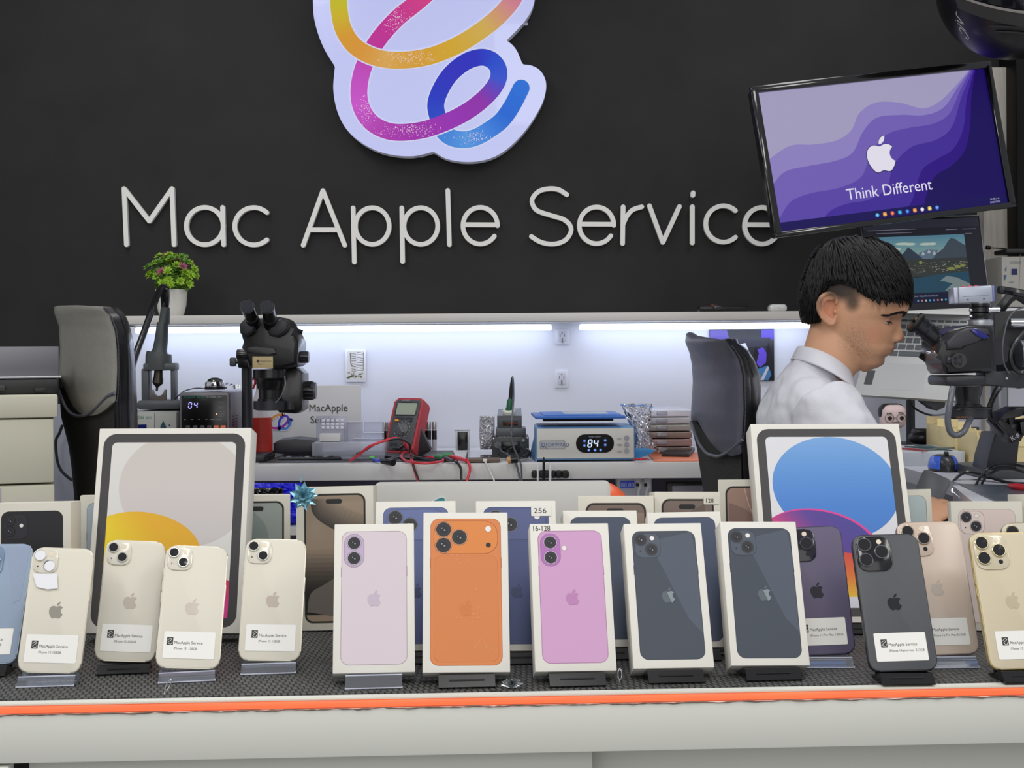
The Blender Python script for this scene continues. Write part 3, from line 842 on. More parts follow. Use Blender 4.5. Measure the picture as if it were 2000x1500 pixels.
def smartphone(corners, w, h, lay, label, gcol, fcol, logoc, stext, black, slabel, ring=None, bumpc=None, metal_bump=False, tilt=20, tapes=None, zb=None, filmm=None, frost=.5, sshift=0, scy=None, glare=None, spos=0, **k):
    M, w, h = pose(corners, w, h, tilt, ZM + .0115 if zb is None else zb, **k)
    t = .0077
    base = M @ Matrix.Translation((0, -h / 2, 0))
    T = thing('smartphone', label, 'phone', base)
    c = Matrix.Translation((0, h / 2, 0))
    nm = 'x'.join(map(str, gcol))
    MB().prism(rrect(w, h, .0115, n=8), -t + .0006, -.0006, c, bev=.0012).build('frame', mat('frame_' + 'x'.join(map(str, fcol)), fcol, .38, metal=.45), T, world=False)
    MB().prism(rrect(w - .0022, h - .0022, .0104, n=8), -.0008, 0, c, bev=.0004).build('back_glass', glass('glass_' + nm, gcol, frost), T, world=False)
    MB().prism(rrect(w - .0022, h - .0022, .0104, n=8), -t, -t + .0008, c, bev=.0003).build('screen', mat('dark_screen', (8, 8, 10), .1, coat=1), T, world=False)
    for (xx, yy, ll) in ((-1, .028, .008), (-1, .012, .011), (-1, -.002, .011), (1, .006, .017)):
        MB().box((xx * (w / 2 + .0001), h / 2 + yy + .012, -t / 2), (.0012, ll, .0028), .0003).build('side_button', MATS['frame_' + 'x'.join(map(str, fcol))], T, world=False)
    L = LAY[lay]; bx, by, bw, bh, br_ = [q * .001 * w / .0715 if w < .074 else q * .001 for q in L['bump']]
    kk = w / .0715 if w < .074 else 1.0
    X = lambda x: -w / 2 + x * .001 * kk
    Yy = lambda y: h - y * .001 * kk
    bc = bumpc or gcol
    bp_ = MB().prism(rrect(bw, bh, br_, X(L['bump'][0]) + bw / 2, Yy(L['bump'][1]) - bh / 2, n=7), -.0001, .0015, None, bev=.0006).build('camera_bump', glass('bump_' + 'x'.join(map(str, bc)), bc, .12), T, world=False)
    rg = ring or fcol
    for (x, y) in L['lens']:
        R = L['R'] * .001 * kk
        lm = MB().lathe([(R, .0014), (R, .0030), (R - .0004, .0033), (R - .0011, .0033), (R - .0011, .0026)], 28, Matrix.Translation((X(x), Yy(y), 0)))
        ln = lm.build('lens', mat('ring_' + 'x'.join(map(str, rg)), rg, .2, metal=.8), bp_, world=False)
        MB().lathe([(R - .001, .0014), (R - .001, .0030), (R * .4, .00305), (0.00001, .0031)], 28, Matrix.Translation((X(x), Yy(y), 0))).build('lens', LENSG, bp_, world=False)
    x, y, q = L['flash']; q *= .001
    MB().lathe([(q, .0014), (q, .0018), (0.00001, .0019)], 20, Matrix.Translation((X(x), Yy(y), 0))).build('flash', mat('flash_lens', (232, 218, 196), .3), bp_, world=False)
    if L['mic']:
        x, y, q = L['mic']; q *= .001
        MB().lathe([(q, .0014), (q, .0016), (0.00001, .00165)], 16, Matrix.Translation((X(x), Yy(y), 0))).build('microphone', LENSG, bp_, world=False)
    A = MB().apple(0, h / 2 - .001, .0185, logoc, .00025)
    A.build('logo', ink('logo_foil', .18, coat=.5), T, world=False, smooth=False)
    S = MB(); sticker(S, stext, spos, .026 if scy is None else scy, shift=sshift)
    S.build('shop_label', PRINT, T, world=False, smooth=False)
    if tapes:
        Tp = MB(); tapes(Tp, w, h)
        Tp.build('protective_film', filmm or mat('film_white', (240, 240, 244), .15, coat=.6), T, world=False, smooth=False)
    stand(M, h, t, black, slabel, wd=.056 if black else .060)
    return T, M, w, h
STAR, SFR = (219, 214, 198), (206, 200, 184)
def tape1(T, w, h):
    T.prism([(-w / 2 + .004, h - .031), (-w / 2 + .030, h - .030), (-w / 2 + .033, h - .0465), (-w / 2 + .022, h - .048), (-w / 2 + .010, h - .0455)], .0018, .0021)
    for x, y in ((9.8, 10.2), (21.3, 21.8)):
        T.prism(ell(-w / 2 + x * .001, h - y * .001, .0057), .0034, .0036)
smartphone([(-56, 1064), (67, 1061), (31, 1296), (-98, 1297)], .0715, .1467, 'triple', 'light blue smartphone cut off by the left edge', (140, 158, 180), (150, 166, 184), (188, 184, 172),
   'iPhone 13 Pro 128GB', True, 'black stand holding the light blue phone at the left edge', ring=(150, 165, 185), bumpc=(120, 140, 165), filmm=clear('film_pale', (206, 220, 240), .45, .1),
   tapes=lambda T, w, h: T.prism([(.004, h - .004), (w / 2 - .003, h - .003), (w / 2 - .006, h - .07), (.022, h - .075), (.018, h - .05)], .0002, .0003))
smartphone([(65, 1069), (185, 1071), (157, 1317), (31, 1311)], .0715, .1467, 'diag', 'starlight white smartphone with white film on its camera lenses', STAR, SFR, (150, 146, 134),
   'iPhone 13 128GB', False, 'clear stand holding the phone with film on its lenses', ring=(225, 224, 228), tapes=tape1, sr=8)
smartphone([(205, 1055), (327, 1057), (301, 1296), (184, 1287)], .0715, .1467, 'diag', 'starlight white smartphone labelled 256GB, on a black stand before the left tablet box', STAR, SFR, (190, 180, 166),
   'iPhone 13 256GB', True, 'black stand holding the white phone labelled 256GB', ring=(228, 226, 218), sr=8)
smartphone([(325, 1065), (446, 1068), (430, 1308), (301, 1302)], .0715, .1467, 'diag', 'starlight white smartphone on a clear stand, overlapping the left tablet box corner', STAR, SFR, (190, 180, 166),
   'iPhone 13  128GB', False, 'clear stand holding the white phone that overlaps the tablet box corner', ring=(228, 226, 218), sshift=-.003, sr=8)
smartphone([(481, 1052), (599, 1054), (588, 1291), (463, 1289)], .0715, .1467, 'diag', 'starlight white smartphone standing alone between the tablet box and the lilac carton', STAR, SFR, (190, 178, 164),
   'iPhone 13 128GB', False, 'clear stand holding the white phone left of the lilac carton', ring=(228, 226, 218), sr=8)
smartphone([(1521, 1031), (1641, 1026), (1673, 1276), (1547, 1281)], .0775, .1607, 'triple', 'deep purple smartphone behind the rightmost slate carton', (92, 84, 112), (60, 55, 75), (28, 26, 36),
   'iPhone 14 Pro Max 128GB', False, 'clear stand holding the deep purple phone', ring=(104, 100, 116), bumpc=(36, 33, 44), Y0=1.65, sr=8, ss=.12)
smartphone([(1661, 1045), (1792, 1042), (1834, 1308), (1700, 1312)], .0775, .1607, 'triple', 'graphite black smartphone on a black stand in front of the blue tablet box', (74, 76, 80), (50, 50, 52), (22, 22, 24),
   'iPhone 14 pro max  512GB', True, 'black stand holding the graphite phone', ring=(128, 128, 132), bumpc=(28, 28, 30), sr=8)
smartphone([(1748, 1020), (1874, 1018), (1915, 1276), (1786, 1281)], .0775, .1607, 'triple', 'rose gold smartphone behind the graphite phone', (206, 188, 172), (168, 150, 138), (190, 178, 166),
   'iPhone 16 Pro Max 512GB', False, 'clear stand holding the rose gold phone', ring=(200, 182, 160), bumpc=(206, 188, 172), sr=8, frost=.3, Y0=1.65, ss=.12)
smartphone([(1890, 1041), (2018, 1039), (2066, 1305), (1936, 1308)], .0775, .1607, 'triple', 'pale gold smartphone on a black stand, nearest the right edge', (206, 194, 166), (196, 178, 130), (190, 178, 150),
   'iPhone 13 Pro Max', True, 'black stand holding the pale gold phone', ring=(212, 198, 160), bumpc=(208, 198, 172), sr=8, spos=.002)
smartphone([(1952, 1021), (2076, 1019), (2116, 1262), (1990, 1266)], .0775, .1607, 'triple', 'cream smartphone mostly hidden behind the pale gold one', (206, 200, 182), (150, 140, 110), (190, 180, 160),
   'iPhone 13 Pro 256GB', False, 'clear stand holding the cream phone behind the pale gold one', Y0=1.7, sr=8, ss=.12)
# ================================================================== WALL: emblem, lettering, monitor
def wallpoly(pts, Y):
    return [P(p[0], p[1], Y) for p in pts]
YS = 3.985                      # face of the emblem
out = catmull([(612, -20), (612, 25), (620, 62), (634, 97), (650, 125)], 6)[:-1] and \
      [(p[0], p[1]) for p in catmull([(611, -25, 0), (612, 25, 0), (620, 62, 0), (634, 97, 0), (655, 131, 0)], 5)]
out += [(p[0], p[1]) for p in catmull([(653, 142, 0), (651, 175, 0), (658, 215, 0), (675, 250, 0), (702, 276, 0), (735, 294, 0), (770, 303, 0), (803, 305, 0), (828, 301, 0), (846, 296, 0)], 5)]
out += [(p[0], p[1]) for p in catmull([(848, 297, 0), (872, 310, 0), (905, 316, 0), (940, 314, 0), (972, 303, 0), (1002, 281, 0), (1032, 247, 0), (1056, 208, 0), (1066, 178, 0), (1065, 155, 0), (1054, 137, 0), (1038, 128, 0), (1021, 126, 0)], 5)]
out += [(p[0], p[1]) for p in catmull([(1019, 122, 0), (1011, 102, 0), (1001, 88, 0), (989, 79, 0)], 4)]
out += [(p[0], p[1]) for p in catmull([(991, 77, 0), (1010, 58, 0), (1028, 37, 0), (1040, 15, 0), (1046, -15, 0), (1046, -60, 0), (1025, -110, 0), (980, -145, 0), (900, -160, 0), (800, -152, 0), (700, -128, 0), (640, -85, 0), (611, -25, 0)], 5)][:-1]
SCX, SCY = 838.0, 100.0
base = P(SCX, SCY, YS)
SM = Matrix.Translation(base) @ Matrix(((1, 0, 0, 0), (0, 0, -1, 0), (0, 1, 0, 0), (0, 0, 0, 1)))
k = YS / F_PX
def SL(p):
    q = P(p[0], p[1], YS) - base
    return (q.x, q.z)
t = thing('illuminated_emblem', 'large backlit white emblem of looping rainbow ribbons on the black wall', 'sign', SM)
op = [SL(p) for p in out]
MB().prism(op, -.045, -.0030).build('side_return', mat('emblem_return', (206, 208, 224), .4, emit=.10), t, world=False, smooth=True)
f = MB(); f.cur = 0
fp = mat('emblem_face', (150, 154, 190), .3, emit=.48, ecol=(200, 206, 255), coat=.15)
pr = MB().prism(op, -.003, 0, None, bev=.0012); pr.build('acrylic_face', fp, t, world=False)
for q in ((817, 303), (1022, 44)):
    c = SL(q)
    MB().box((c[0], c[1], -.020), (.026, .008, .008), .001).build('wall_clip', mat('clip_clear', (170, 174, 190), .3), t, world=False)
def rib(ctrl, wpx, cols, z, dz=0.00002, n=10):
    pts = catmull([(*SL(c), 0) for c in ctrl], n)
    A = MB(); return pts, wpx * k, cols, z
R = MB()
YEL, ORA = (205, 200, 40), (224, 150, 50)
rib_pts = [
 # pale blue tail under the blue loop
 ([(858, 232), (863, 252), (880, 268), (905, 273), (930, 268), (955, 254), (980, 235), (1000, 207), (1018, 172)], [(60, 130, 225), (70, 140, 232), (90, 160, 238), (70, 140, 235), (40, 110, 225), (44, 118, 228)], .0008),
 # magenta to blue
 ([(905, -70), (860, -35), (818, 2), (778, 34), (748, 66), (726, 98), (708, 138), (701, 180), (708, 215), (730, 243), (768, 258), (820, 255), (868, 240), (912, 218), (948, 190), (970, 162), (974, 138), (962, 119), (940, 112), (910, 121), (880, 145), (860, 176), (851, 205), (856, 232)],
  [(222, 60, 130), (224, 70, 140), (206, 50, 150), (200, 50, 160), (204, 80, 200), (214, 90, 214), (190, 70, 190), (170, 50, 180), (160, 50, 190), (150, 50, 180), (60, 90, 220), (40, 80, 215), (44, 50, 200), (50, 50, 200), (40, 60, 205), (44, 80, 210)], .0012),
 # yellow to orange over it
 ([(668, -70), (662, -20), (663, 22), (672, 60), (695, 92), (733, 112), (780, 118), (840, 110), (900, 85), (958, 46), (998, 5), (1020, -40)],
  [(190, 200, 40), (200, 200, 40), (214, 190, 40), (226, 160, 50), (228, 158, 60), (230, 176, 90), (226, 166, 50), (222, 176, 50), (220, 182, 90), (218, 140, 150), (214, 100, 160)], .0020)]
for ctrl, cols, z in rib_pts:
    pts = catmull([(*SL(c), 0) for c in ctrl], 8)
    R.ribbon(pts, 38 * k, (222, 226, 255), z - .0003)
    R.ribbon(pts, 33 * k, cols, z, dz=(-.0002 if len(ctrl) > 15 else .0002))
# sparkle dots that belong to the artwork
for (cx, cy, sx, sy, n) in ((772, 38, 14, 17, 190), (800, 112, 26, 9, 230), (716, 216, 9, 16, 140), (800, 252, 30, 8, 260), (925, 268, 18, 7, 120)):
    for _ in range(n):
        a, b_ = rnd.gauss(cx, sx), rnd.gauss(cy, sy)
        near = any((Vector(SL((a, b_))) - Vector((p[0], p[1]))).length < 15.5 * k for ctrl, _, _ in rib_pts for p in catmull([(*SL(c), 0) for c in ctrl], 3))
        if near:
            c = SL((a, b_)); r = (.35 + rnd.random() * .55) * k
            R.poly(ell(c[0], c[1], r, n=5), (250, 225, 240), .0026)
R.build('ribbon_artwork', SIGNLIT, t, world=False, smooth=False)

# raised lettering
YL = 4.042
t = thing('wall_lettering', 'long line of thin rounded white raised letters across the black wall', 'sign', P(880, 485, YL))
LET = mat('letter_acrylic', (236, 235, 231), .5)
LW = 8.9 * YL / F_PX
def stroke3(mb, pts, w=LW, z0=0.0, z1=-0.016):
    closed = len(pts) > 20 and (Vector(pts[0]) - Vector(pts[-1])).length < .5
    pts = [P(p[0], p[1], YL) for p in pts]
    if closed:
        pts = pts[:-1]; N = len(pts); vs = []; fs = []
        for i in range(N):
            d = (pts[(i + 1) % N] - pts[i - 1]).normalized(); nn = Vector((-d.z, 0, d.x)) * w / 2
            for q in (pts[i] + nn, pts[i] - nn):
                vs += [Vector((q.x, YL + .006, q.z)), Vector((q.x, YL - .010, q.z))]
        for i in range(N):
            a_, b1 = 4 * i, 4 * ((i + 1) % N)
            fs += [(a_ + 1, b1 + 1, b1 + 3, a_ + 3), (a_, b1, b1 + 1, a_ + 1), (a_ + 2, a_ + 3, b1 + 3, b1 + 2)]
        mb.add(vs, fs); return
    n = 8; L = []; Rr = []
    for i in range(len(pts)):
        d = pts[min(i + 1, len(pts) - 1)] - pts[max(i - 1, 0)]; d.normalize()
        nn = Vector((-d.z, 0, d.x)) * w / 2
        L.append(pts[i] + nn); Rr.append(pts[i] - nn)
    def cap(c, frm, to):
        a0 = math.atan2((frm - c).z, (frm - c).x); a1 = a0 - PI
        return [c + Vector((math.cos(a0 + (a1 - a0) * j / n), 0, math.sin(a0 + (a1 - a0) * j / n))) * w / 2 for j in range(1, n)]
    ring = L + cap(pts[-1], L[-1], Rr[-1]) + Rr[::-1] + cap(pts[0], Rr[0], L[0])
    N = len(ring)
    vs = [Vector((p.x, YL + .006, p.z)) for p in ring] + [Vector((p.x, YL - .010, p.z)) for p in ring]
    fs = [(i, (i + 1) % N, N + (i + 1) % N, N + i) for i in range(N)]
    # front: strip between the two sides plus the caps
    m = len(L); q = n - 1
    for i in range(m - 1): fs.append((N + i, N + i + 1, N + (m + q) + (m - 2 - i), N + (m + q) + (m - 1 - i)))
    fs.append([N + m - 1 + j for j in range(q + 2)])
    fs.append([N + (2 * m + q - 1 + j) % N for j in range(q + 2)])
    mb.add(vs, fs)
def A1(x, y): return (220 + x / 2.941, 340 + y / 2.941)
def A2(x, y): return (900 + x / 2.941, 340 + y / 2.941)
def arc(A, cx, cy, rx, ry, a0, a1, n=40):
    return [A(cx + rx * math.cos(math.radians(a0 + (a1 - a0) * i / n)), cy - ry * math.sin(math.radians(a0 + (a1 - a0) * i / n))) for i in range(n + 1)]
def cm2(A, pts, n=8): return [(p[0], p[1]) for p in catmull([(*A(*q), 0) for q in pts], n)]
LETTERS = [
 ('letter_m', [[A1(70, 86), A1(84, 407)], [A1(70, 86), A1(215, 272)], [A1(215, 272), A1(345, 86)], [A1(345, 86), A1(357, 407)]]),
 ('letter_a', [arc(A1, 533, 300, 106, 107, 0, 360), [A1(635, 193), A1(641, 407)]]),
 ('letter_c', [arc(A1, 814, 301, 109, 107, 47, 313)]),
 ('letter_a', [[A1(1097, 410), A1(1210, 97)], [A1(1210, 97), A1(1335, 410)], [A1(1140, 322), A1(1292, 322)]]),
 ('letter_p', [[A1(1383, 196), A1(1390, 507)], arc(A1, 1493, 300, 97, 105, 0, 360)]),
 ('letter_p', [[A1(1662, 196), A1(1667, 504)], arc(A1, 1771, 300, 97, 105, 0, 360)]),
 ('letter_l', [[A1(1926, 96), A1(1935, 407)]]),
 ('letter_e', [arc(A2, 112, 298, 99, 105, 0, 325), [A2(15, 292), A2(212, 293)]]),
 ('letter_s', [cm2(A2, [(608, 120), (562, 92), (510, 86), (452, 99), (415, 135), (411, 172), (440, 212), (520, 240), (590, 262), (627, 297), (631, 335), (603, 378), (555, 400), (500, 402), (450, 388), (405, 360)])]),
 ('letter_e', [arc(A2, 779, 296, 99, 105, 0, 325), [A2(682, 289), A2(878, 290)]]),
 ('letter_r', [[A2(931, 190), A2(928, 400)], cm2(A2, [(933, 285), (955, 240), (988, 206), (1038, 190)])]),
 ('letter_v', [[A2(1082, 184), A2(1159, 394)], [A2(1159, 394), A2(1254, 188)]]),
 ('letter_i', [[A2(1328, 189), A2(1328, 397)], [A2(1332, 110), A2(1331, 124)]]),
 ('letter_c', [arc(A2, 1506, 288, 101, 104, 47, 313)]),
 ('letter_e', [arc(A2, 1728, 298, 99, 105, 0, 325), [A2(1632, 292), A2(1826, 293)]]),
]
for nm, sts in LETTERS:
    m_ = MB()
    for i_, s_ in enumerate(sts):
        n0 = len(m_.v); stroke3(m_, s_)
        for v in m_.v[n0:]: v.y -= .0002 * i_
    m_.build(nm, LET, t, angle=30)

# monitor

Mm, mw, mh = pose([(1478, 190), (1921, 124), (1967, 408), (1527, 444)], .60, .3375, tilt=-10, st=20, sy=30, sr=10, ss=.12, Y0=3.5)
t = thing('monitor', 'black framed screen mounted high at the right, showing purple waves and white writing', 'monitor', Mm)
W, H = mw / 2, mh / 2
MB().box((0, 0, -.022), (mw + .02, mh + .02, .034), .004).build('rear_housing', BLK, t, world=False)
bz = MB()
for (c, d) in (((0, H + .009, .002), (mw + .036, .018, .016)), ((0, -H - .007, .002), (mw + .036, .014, .016)), ((-W - .009, 0, .002), (.018, mh + .018, .016)), ((W + .009, 0, .002), (.018, mh + .018, .016))):
    bz.box(c, d, .003)
bz.build('bezel', mat('piano_black', (12, 12, 13), .12, coat=.6), t, world=False)
S = MB()
def bx(a, b_, c, d, col, z): S.poly([(-W + a * mw, H - b_ * mh), (-W + c * mw, H - b_ * mh), (-W + c * mw, H - d * mh), (-W + a * mw, H - d * mh)], col, z)
def wave(pts, col, z):
    c = catmull([(-W + a * mw, H - b_ * mh, 0) for a, b_ in pts], 8)
    S.poly([(p[0], p[1]) for p in c] + [(W, -H), (-W, -H)] if pts[-1][0] >= .99 else [(p[0], p[1]) for p in c] + [(W, H), (W, -H), (-W + pts[0][0] * mw if pts[0][1] > .99 else -W, -H)], col, z)
z = .0002
S.poly([(-W, -H), (W, -H), (W, H), (-W, H)], (162, 156, 190), z)
wave([(0, .48), (.10, .40), (.20, .41), (.30, .40), (.37, .34), (.42, .22), (.50, .10 + .06), (.60, .18), (.70, .24), (.78, .20), (.86, .10), (.93, .0)], (140, 128, 190), 2 * z)
wave([(0, .66), (.06, .58), (.15, .56), (.28, .545), (.36, .50), (.42, .36), (.49, .27), (.60, .27), (.70, .29), (.79, .25), (.87, .11), (.935, .0)], (112, 94, 178), 3 * z)
wave([(0, .92), (.06, .80), (.15, .755), (.28, .74), (.38, .68), (.44, .52), (.52, .40), (.62, .37), (.73, .36), (.81, .30), (.88, .13), (.94, .0)], (88, 68, 165), 4 * z)
wave([(.16, 1.0), (.22, .90), (.30, .86), (.40, .85), (.48, .78), (.53, .62), (.62, .51), (.73, .48), (.81, .40), (.88, .18), (.95, .0)], (64, 42, 148), 5 * z)
wave([(.50, 1.0), (.57, .92), (.61, .80), (.65, .68), (.72, .62), (.80, .56), (.86, .42), (.90, .2), (.955, .0)], (44, 14, 125), 6 * z)
wave([(.62, 1.0), (.65, .86), (.70, .74), (.78, .68), (.85, .58), (.89, .42), (.92, .2), (.96, .0)], (22, 4, 88), 7 * z)
bx(0, .935, 1, 1, (20, 10, 84), 8 * z)
S.apple(-W + .478 * mw, H - .535 * mh, .275 * mh, (46, 34, 90), 9 * z); S.apple(-W + .478 * mw, H - .535 * mh, .262 * mh, (226, 222, 236), 10 * z)
S.text('Think Different', -W + .49 * mw, H - .835 * mh, .0285, (226, 224, 238), 10 * z, 'C', sx=.93)
icons = [(70, 160, 210), (220, 150, 60), (220, 100, 60), (40, 150, 190), (50, 110, 200), (220, 140, 60), (200, 200, 215), (214, 190, 90), (70, 130, 220)]
for i, c in enumerate(icons):
    x = -W + (.42 + i * .033) * mw
    S.poly(rrect(.010, .010, .003 if i % 2 else .0049, x, -H + .0105), c, 9 * z)
    S.poly(rrect(.0045, .0045, .0015, x, -H + .0105), tuple(min(255, q + 50) for q in c), 10 * z)
S.text('12:08 a. m.', W - .020, -H + .012, .0045, (190, 186, 214), 10 * z, 'R'); S.text('23/05/2026', W - .020, -H + .004, .0045, (190, 186, 214), 10 * z, 'R')
S.build('screen', SCREEN, t, world=False, smooth=False)
pA = Mm @ Vector((.06, .0, -.04)); 
MB().tube([pA, Vector((pA.x + .02, pA.y + .12, pA.z)), Vector((pA.x + .02, 4.048, pA.z))], .014, 12).build('wall_arm', BLK, t)
MB().box((pA.x + .02, 4.044, pA.z), (.1, .01, .1), .003).build('wall_plate', BLK, t)

# helmet at the top right corner, on the cabinet
hc = P(1986, -36, 3.35); hr = 150 * 3.35 / F_PX
t = thing('helmet', 'glossy black motorcycle helmet with white lettering, hanging at the top right corner', 'helmet', hc - Vector((0, 0, hr)))
HB = mat('helmet_gloss', (12, 12, 13), .34, coat=.15)
shl = MB()
def hf(u, v):
    a = 2 * PI * u; e = -PI / 2 + PI * v
    r = hr * (1 + .02 * math.cos(2 * a) * math.cos(e))
    return hc + Vector((r * math.cos(e) * math.cos(a), r * math.cos(e) * math.sin(a) * 1.12, r * math.sin(e)))
shl.grid(hf, 64, 34, closeu=True); shl.build('shell', HB, t, angle=60)
def hband(e0, e1, a0, a1, lift, nm, mt_):
    b_ = MB()
    def g(u, v):
        a = math.radians(a0 + (a1 - a0) * u); e = math.radians(e0(u) + (e1(u) - e0(u)) * v)
        r = hr * (1 + lift)
        return hc + Vector((r * math.cos(e) * math.cos(a), r * math.cos(e) * math.sin(a) * 1.12, r * math.sin(e)))
    b_.grid(g, 40, 6); return b_.build(nm, mt_, t, angle=60)
def hv(e): return lambda u: e + 15 * ((270 - (200 + 140 * u)) / 55) ** 2
hband(hv(-49), hv(-38.5), 200, 340, .03, 'visor_rim', mat('rubber_trim', (58, 57, 54), .55))
hband(hv(-38.5), hv(-36.5), 200, 340, .045, 'visor_trim', mat('trim_grey', (156, 150, 146), .4))
hband(hv(-36.5), hv(-6), 200, 340, .026, 'visor', mat('visor_dark', (22, 22, 28), .12, coat=.6))
hband(lambda u: -60 + 10 * (1 - u), lambda u: -58.8 + 10 * (1 - u), 225, 285, .006, 'vent_slot', mat('rubber_trim'))
hband(lambda u: -55 + 10 * (1 - u), lambda u: -53.8 + 10 * (1 - u), 222, 285, .006, 'vent_slot', mat('rubber_trim'))
hband(lambda u: -35, lambda u: -6, 268, 292, .05, 'visor_sticker', mat('sticker_blue', (72, 140, 220), .4, var=.2, scale=30))
def onhelm(px, py):
    # point on the shell seen through this place of the picture
    d = (P(px, py, 1.0) - Vector((0, 0, ZC))); o = Vector((0, 0, ZC)) - hc
    s_ = Vector((1, 1 / 1.12, 1)); d2 = Vector((d.x, d.y / 1.12, d.z)); o2 = Vector((o.x, o.y / 1.12, o.z)); r = hr * 1.012
    A_, B_, C_ = d2.dot(d2), 2 * d2.dot(o2), o2.dot(o2) - r * r
    D = max(B_ * B_ - 4 * A_ * C_, 0); tt = (-B_ - math.sqrt(D)) / (2 * A_)
    return Vector((0, 0, ZC)) + d * tt
hl = MB()
for st_ in ([(1869, 22), (1868, 28), (1875, 38), (1882, 47), (1876, 44), (1869, 39)], [(1866, 38), (1867, 40)], [(1871, 45), (1879, 53), (1886, 60)], [(1879, 65), (1875, 58), (1875, 54), (1881, 58), (1888, 66), (1892, 74), (1890, 76), (1886, 73)]):
    hl.tube([onhelm(*q) for q in catmull([(a, b_, 0) for a, b_ in st_], 4) for q in [(q[0], q[1])]], .0011, 6)
hl.build('lettering', mat('letter_white', (200, 200, 198), .4), t)
MB().tube([hc + Vector((0.02, .1, hr * .9)), Vector((hc.x + .02, hc.y + .25, hc.z + hr + .1)), Vector((hc.x + .02, 4.04, hc.z + hr + .12))], .006, 8).build('hanging_hook', BLK, t)

# things on the shelf
t = thing('potted_plant', 'small artificial green and pink plant in a white pot on the shelf', 'plant', P(335, 611.5, 3.86))
c = P(335, 611.5, 3.86); kp = 3.86 / F_PX
zsf = zs
MB().lathe([(.0, 0), (21 * kp, 0), (24 * kp, 4 * kp), (28.5 * kp, 22 * kp), (31 * kp, 52 * kp), (29 * kp, 52 * kp), (27 * kp, 46 * kp), (0.0001, 46 * kp)], 36, Matrix.Translation((c.x, c.y, zsf + .0005))).build('pot', mat('white_pot', (214, 212, 206), .45, var=.02), t)
fo = {0: MB(), 1: MB(), 2: MB()}
def rosette(mb, c0, dirv, r, n, ml):
    dirv = dirv.normalized(); a = dirv.cross(Vector((.3, .2, 1))).normalized(); b_ = dirv.cross(a)
    for ring, (cnt, tilt, ln) in enumerate(((7, 75, 1.0), (6, 50, .85), (5, 25, .6))):
        for j in range(cnt):
            ph = 2 * PI * (j + ring * .5) / cnt + rnd.random() * .3
            rad = (a * math.cos(ph) + b_ * math.sin(ph))
            tl = math.radians(tilt + rnd.uniform(-10, 10))
            d = (rad * math.sin(tl) + dirv * math.cos(tl)); sd = d.cross(dirv); 
            sd = sd.normalized() if sd.length > 1e-5 else a
            L_ = r * ln; wd_ = r * ml
            base_ = c0
            nrm = d.cross(sd) * .12 * L_
            mb.add([base_, base_ + d * L_ * .55 + sd * wd_ + nrm, base_ + d * L_ * .95 + nrm * .4, base_ + d * L_ * .55 - sd * wd_ + nrm, base_ + d * L_ * .55 - nrm * .5], [(0, 1, 4), (1, 2, 4), (2, 3, 4), (3, 0, 4)])
pc = Vector((c.x, c.y, zsf + 62 * kp))
for i in range(74):
    a = rnd.random() * 2 * PI; e = rnd.uniform(-.05, 1.45)
    rr_ = rnd.uniform(.68, 1.02)
    d = Vector((math.cos(a) * math.cos(e), math.sin(a) * math.cos(e), math.sin(e)))
    p_ = pc + Vector((d.x * 54 * kp, d.y * 50 * kp, d.z * 62 * kp)) * rr_
    col = 0 if e < .55 or rnd.random() < .5 else 1
    if e > .5 and rnd.random() < .22: col = 2
    if col == 2: fo[2] = MB()
    rosette(fo[col], p_, d + Vector((0, -.25, .3)), (11 if col == 0 else 12) * kp, 5, .26 if col == 0 else .15)
    if col == 2: fo[2].build('pink_flower', mat('pink_petal', (178, 96, 122), .5, var=.2, scale=60), t, smooth=False)
for i in range(60):
    a = rnd.random() * 2 * PI; e = rnd.uniform(-.2, 1.3); d = Vector((math.cos(a) * math.cos(e), math.sin(a) * math.cos(e), math.sin(e)))
    fo[1].tube([pc - Vector((0, 0, 14 * kp)), pc + Vector((d.x * 40, d.y * 36, d.z * 44)) * kp * rnd.uniform(.6, 1)], [.0012, .0005], 4)
    rosette(fo[1], pc + Vector((d.x * 42, d.y * 40, d.z * 46)) * kp * rnd.uniform(.3, .95), d, 13 * kp, 5, .16)
fo[0].build('rosette_foliage', mat('lime_leaf', (150, 190, 52), .5, var=.25, scale=60), t, smooth=False)
fo[1].build('spiky_foliage', mat('green_leaf', (104, 150, 48), .5, var=.3, scale=60), t, smooth=False)

a0, a1 = P(1363, 606, 3.86), P(1461, 606, 3.86)
t = thing('remote_control', 'black remote lying on the shelf behind the right office chair', 'remote', Vector(((a0.x + a1.x) / 2, 3.86, zs)))
MB().box((0, 0, .010), (a1.x - a0.x, .05, .016), .007).build('body', BLK, t, world=False)
MB().box((-.018, -.024, .013), (.024, .012, .014), .004).build('round_key', mat('dark_grey_gloss', (50, 50, 54), .2), t, world=False)
MB().box((-.022, 0, .0195), (.02, .012, .003), .001).build('red_key', mat('red_key', (160, 60, 50), .4), t, world=False)
e0 = P(1518, 606, 3.86); kx = 3.86 / F_PX
t = thing('earbud_case', 'small white rounded earbud case on the shelf behind the man', 'case', Vector((e0.x, 3.86, zs)))
MB().box((0, 0, 7.6 * kx), (35 * kx, .045, 15 * kx), 7 * kx, seg=4).build('case_body', mat('case_white', (228, 228, 228), .2, coat=.4), t, world=False)
MB().box((2 * kx, -.0229, 8 * kx), (4 * kx, .001, 1.4 * kx)).build('status_light', mat('dim_dot', (180, 180, 184), .3), t, world=False)

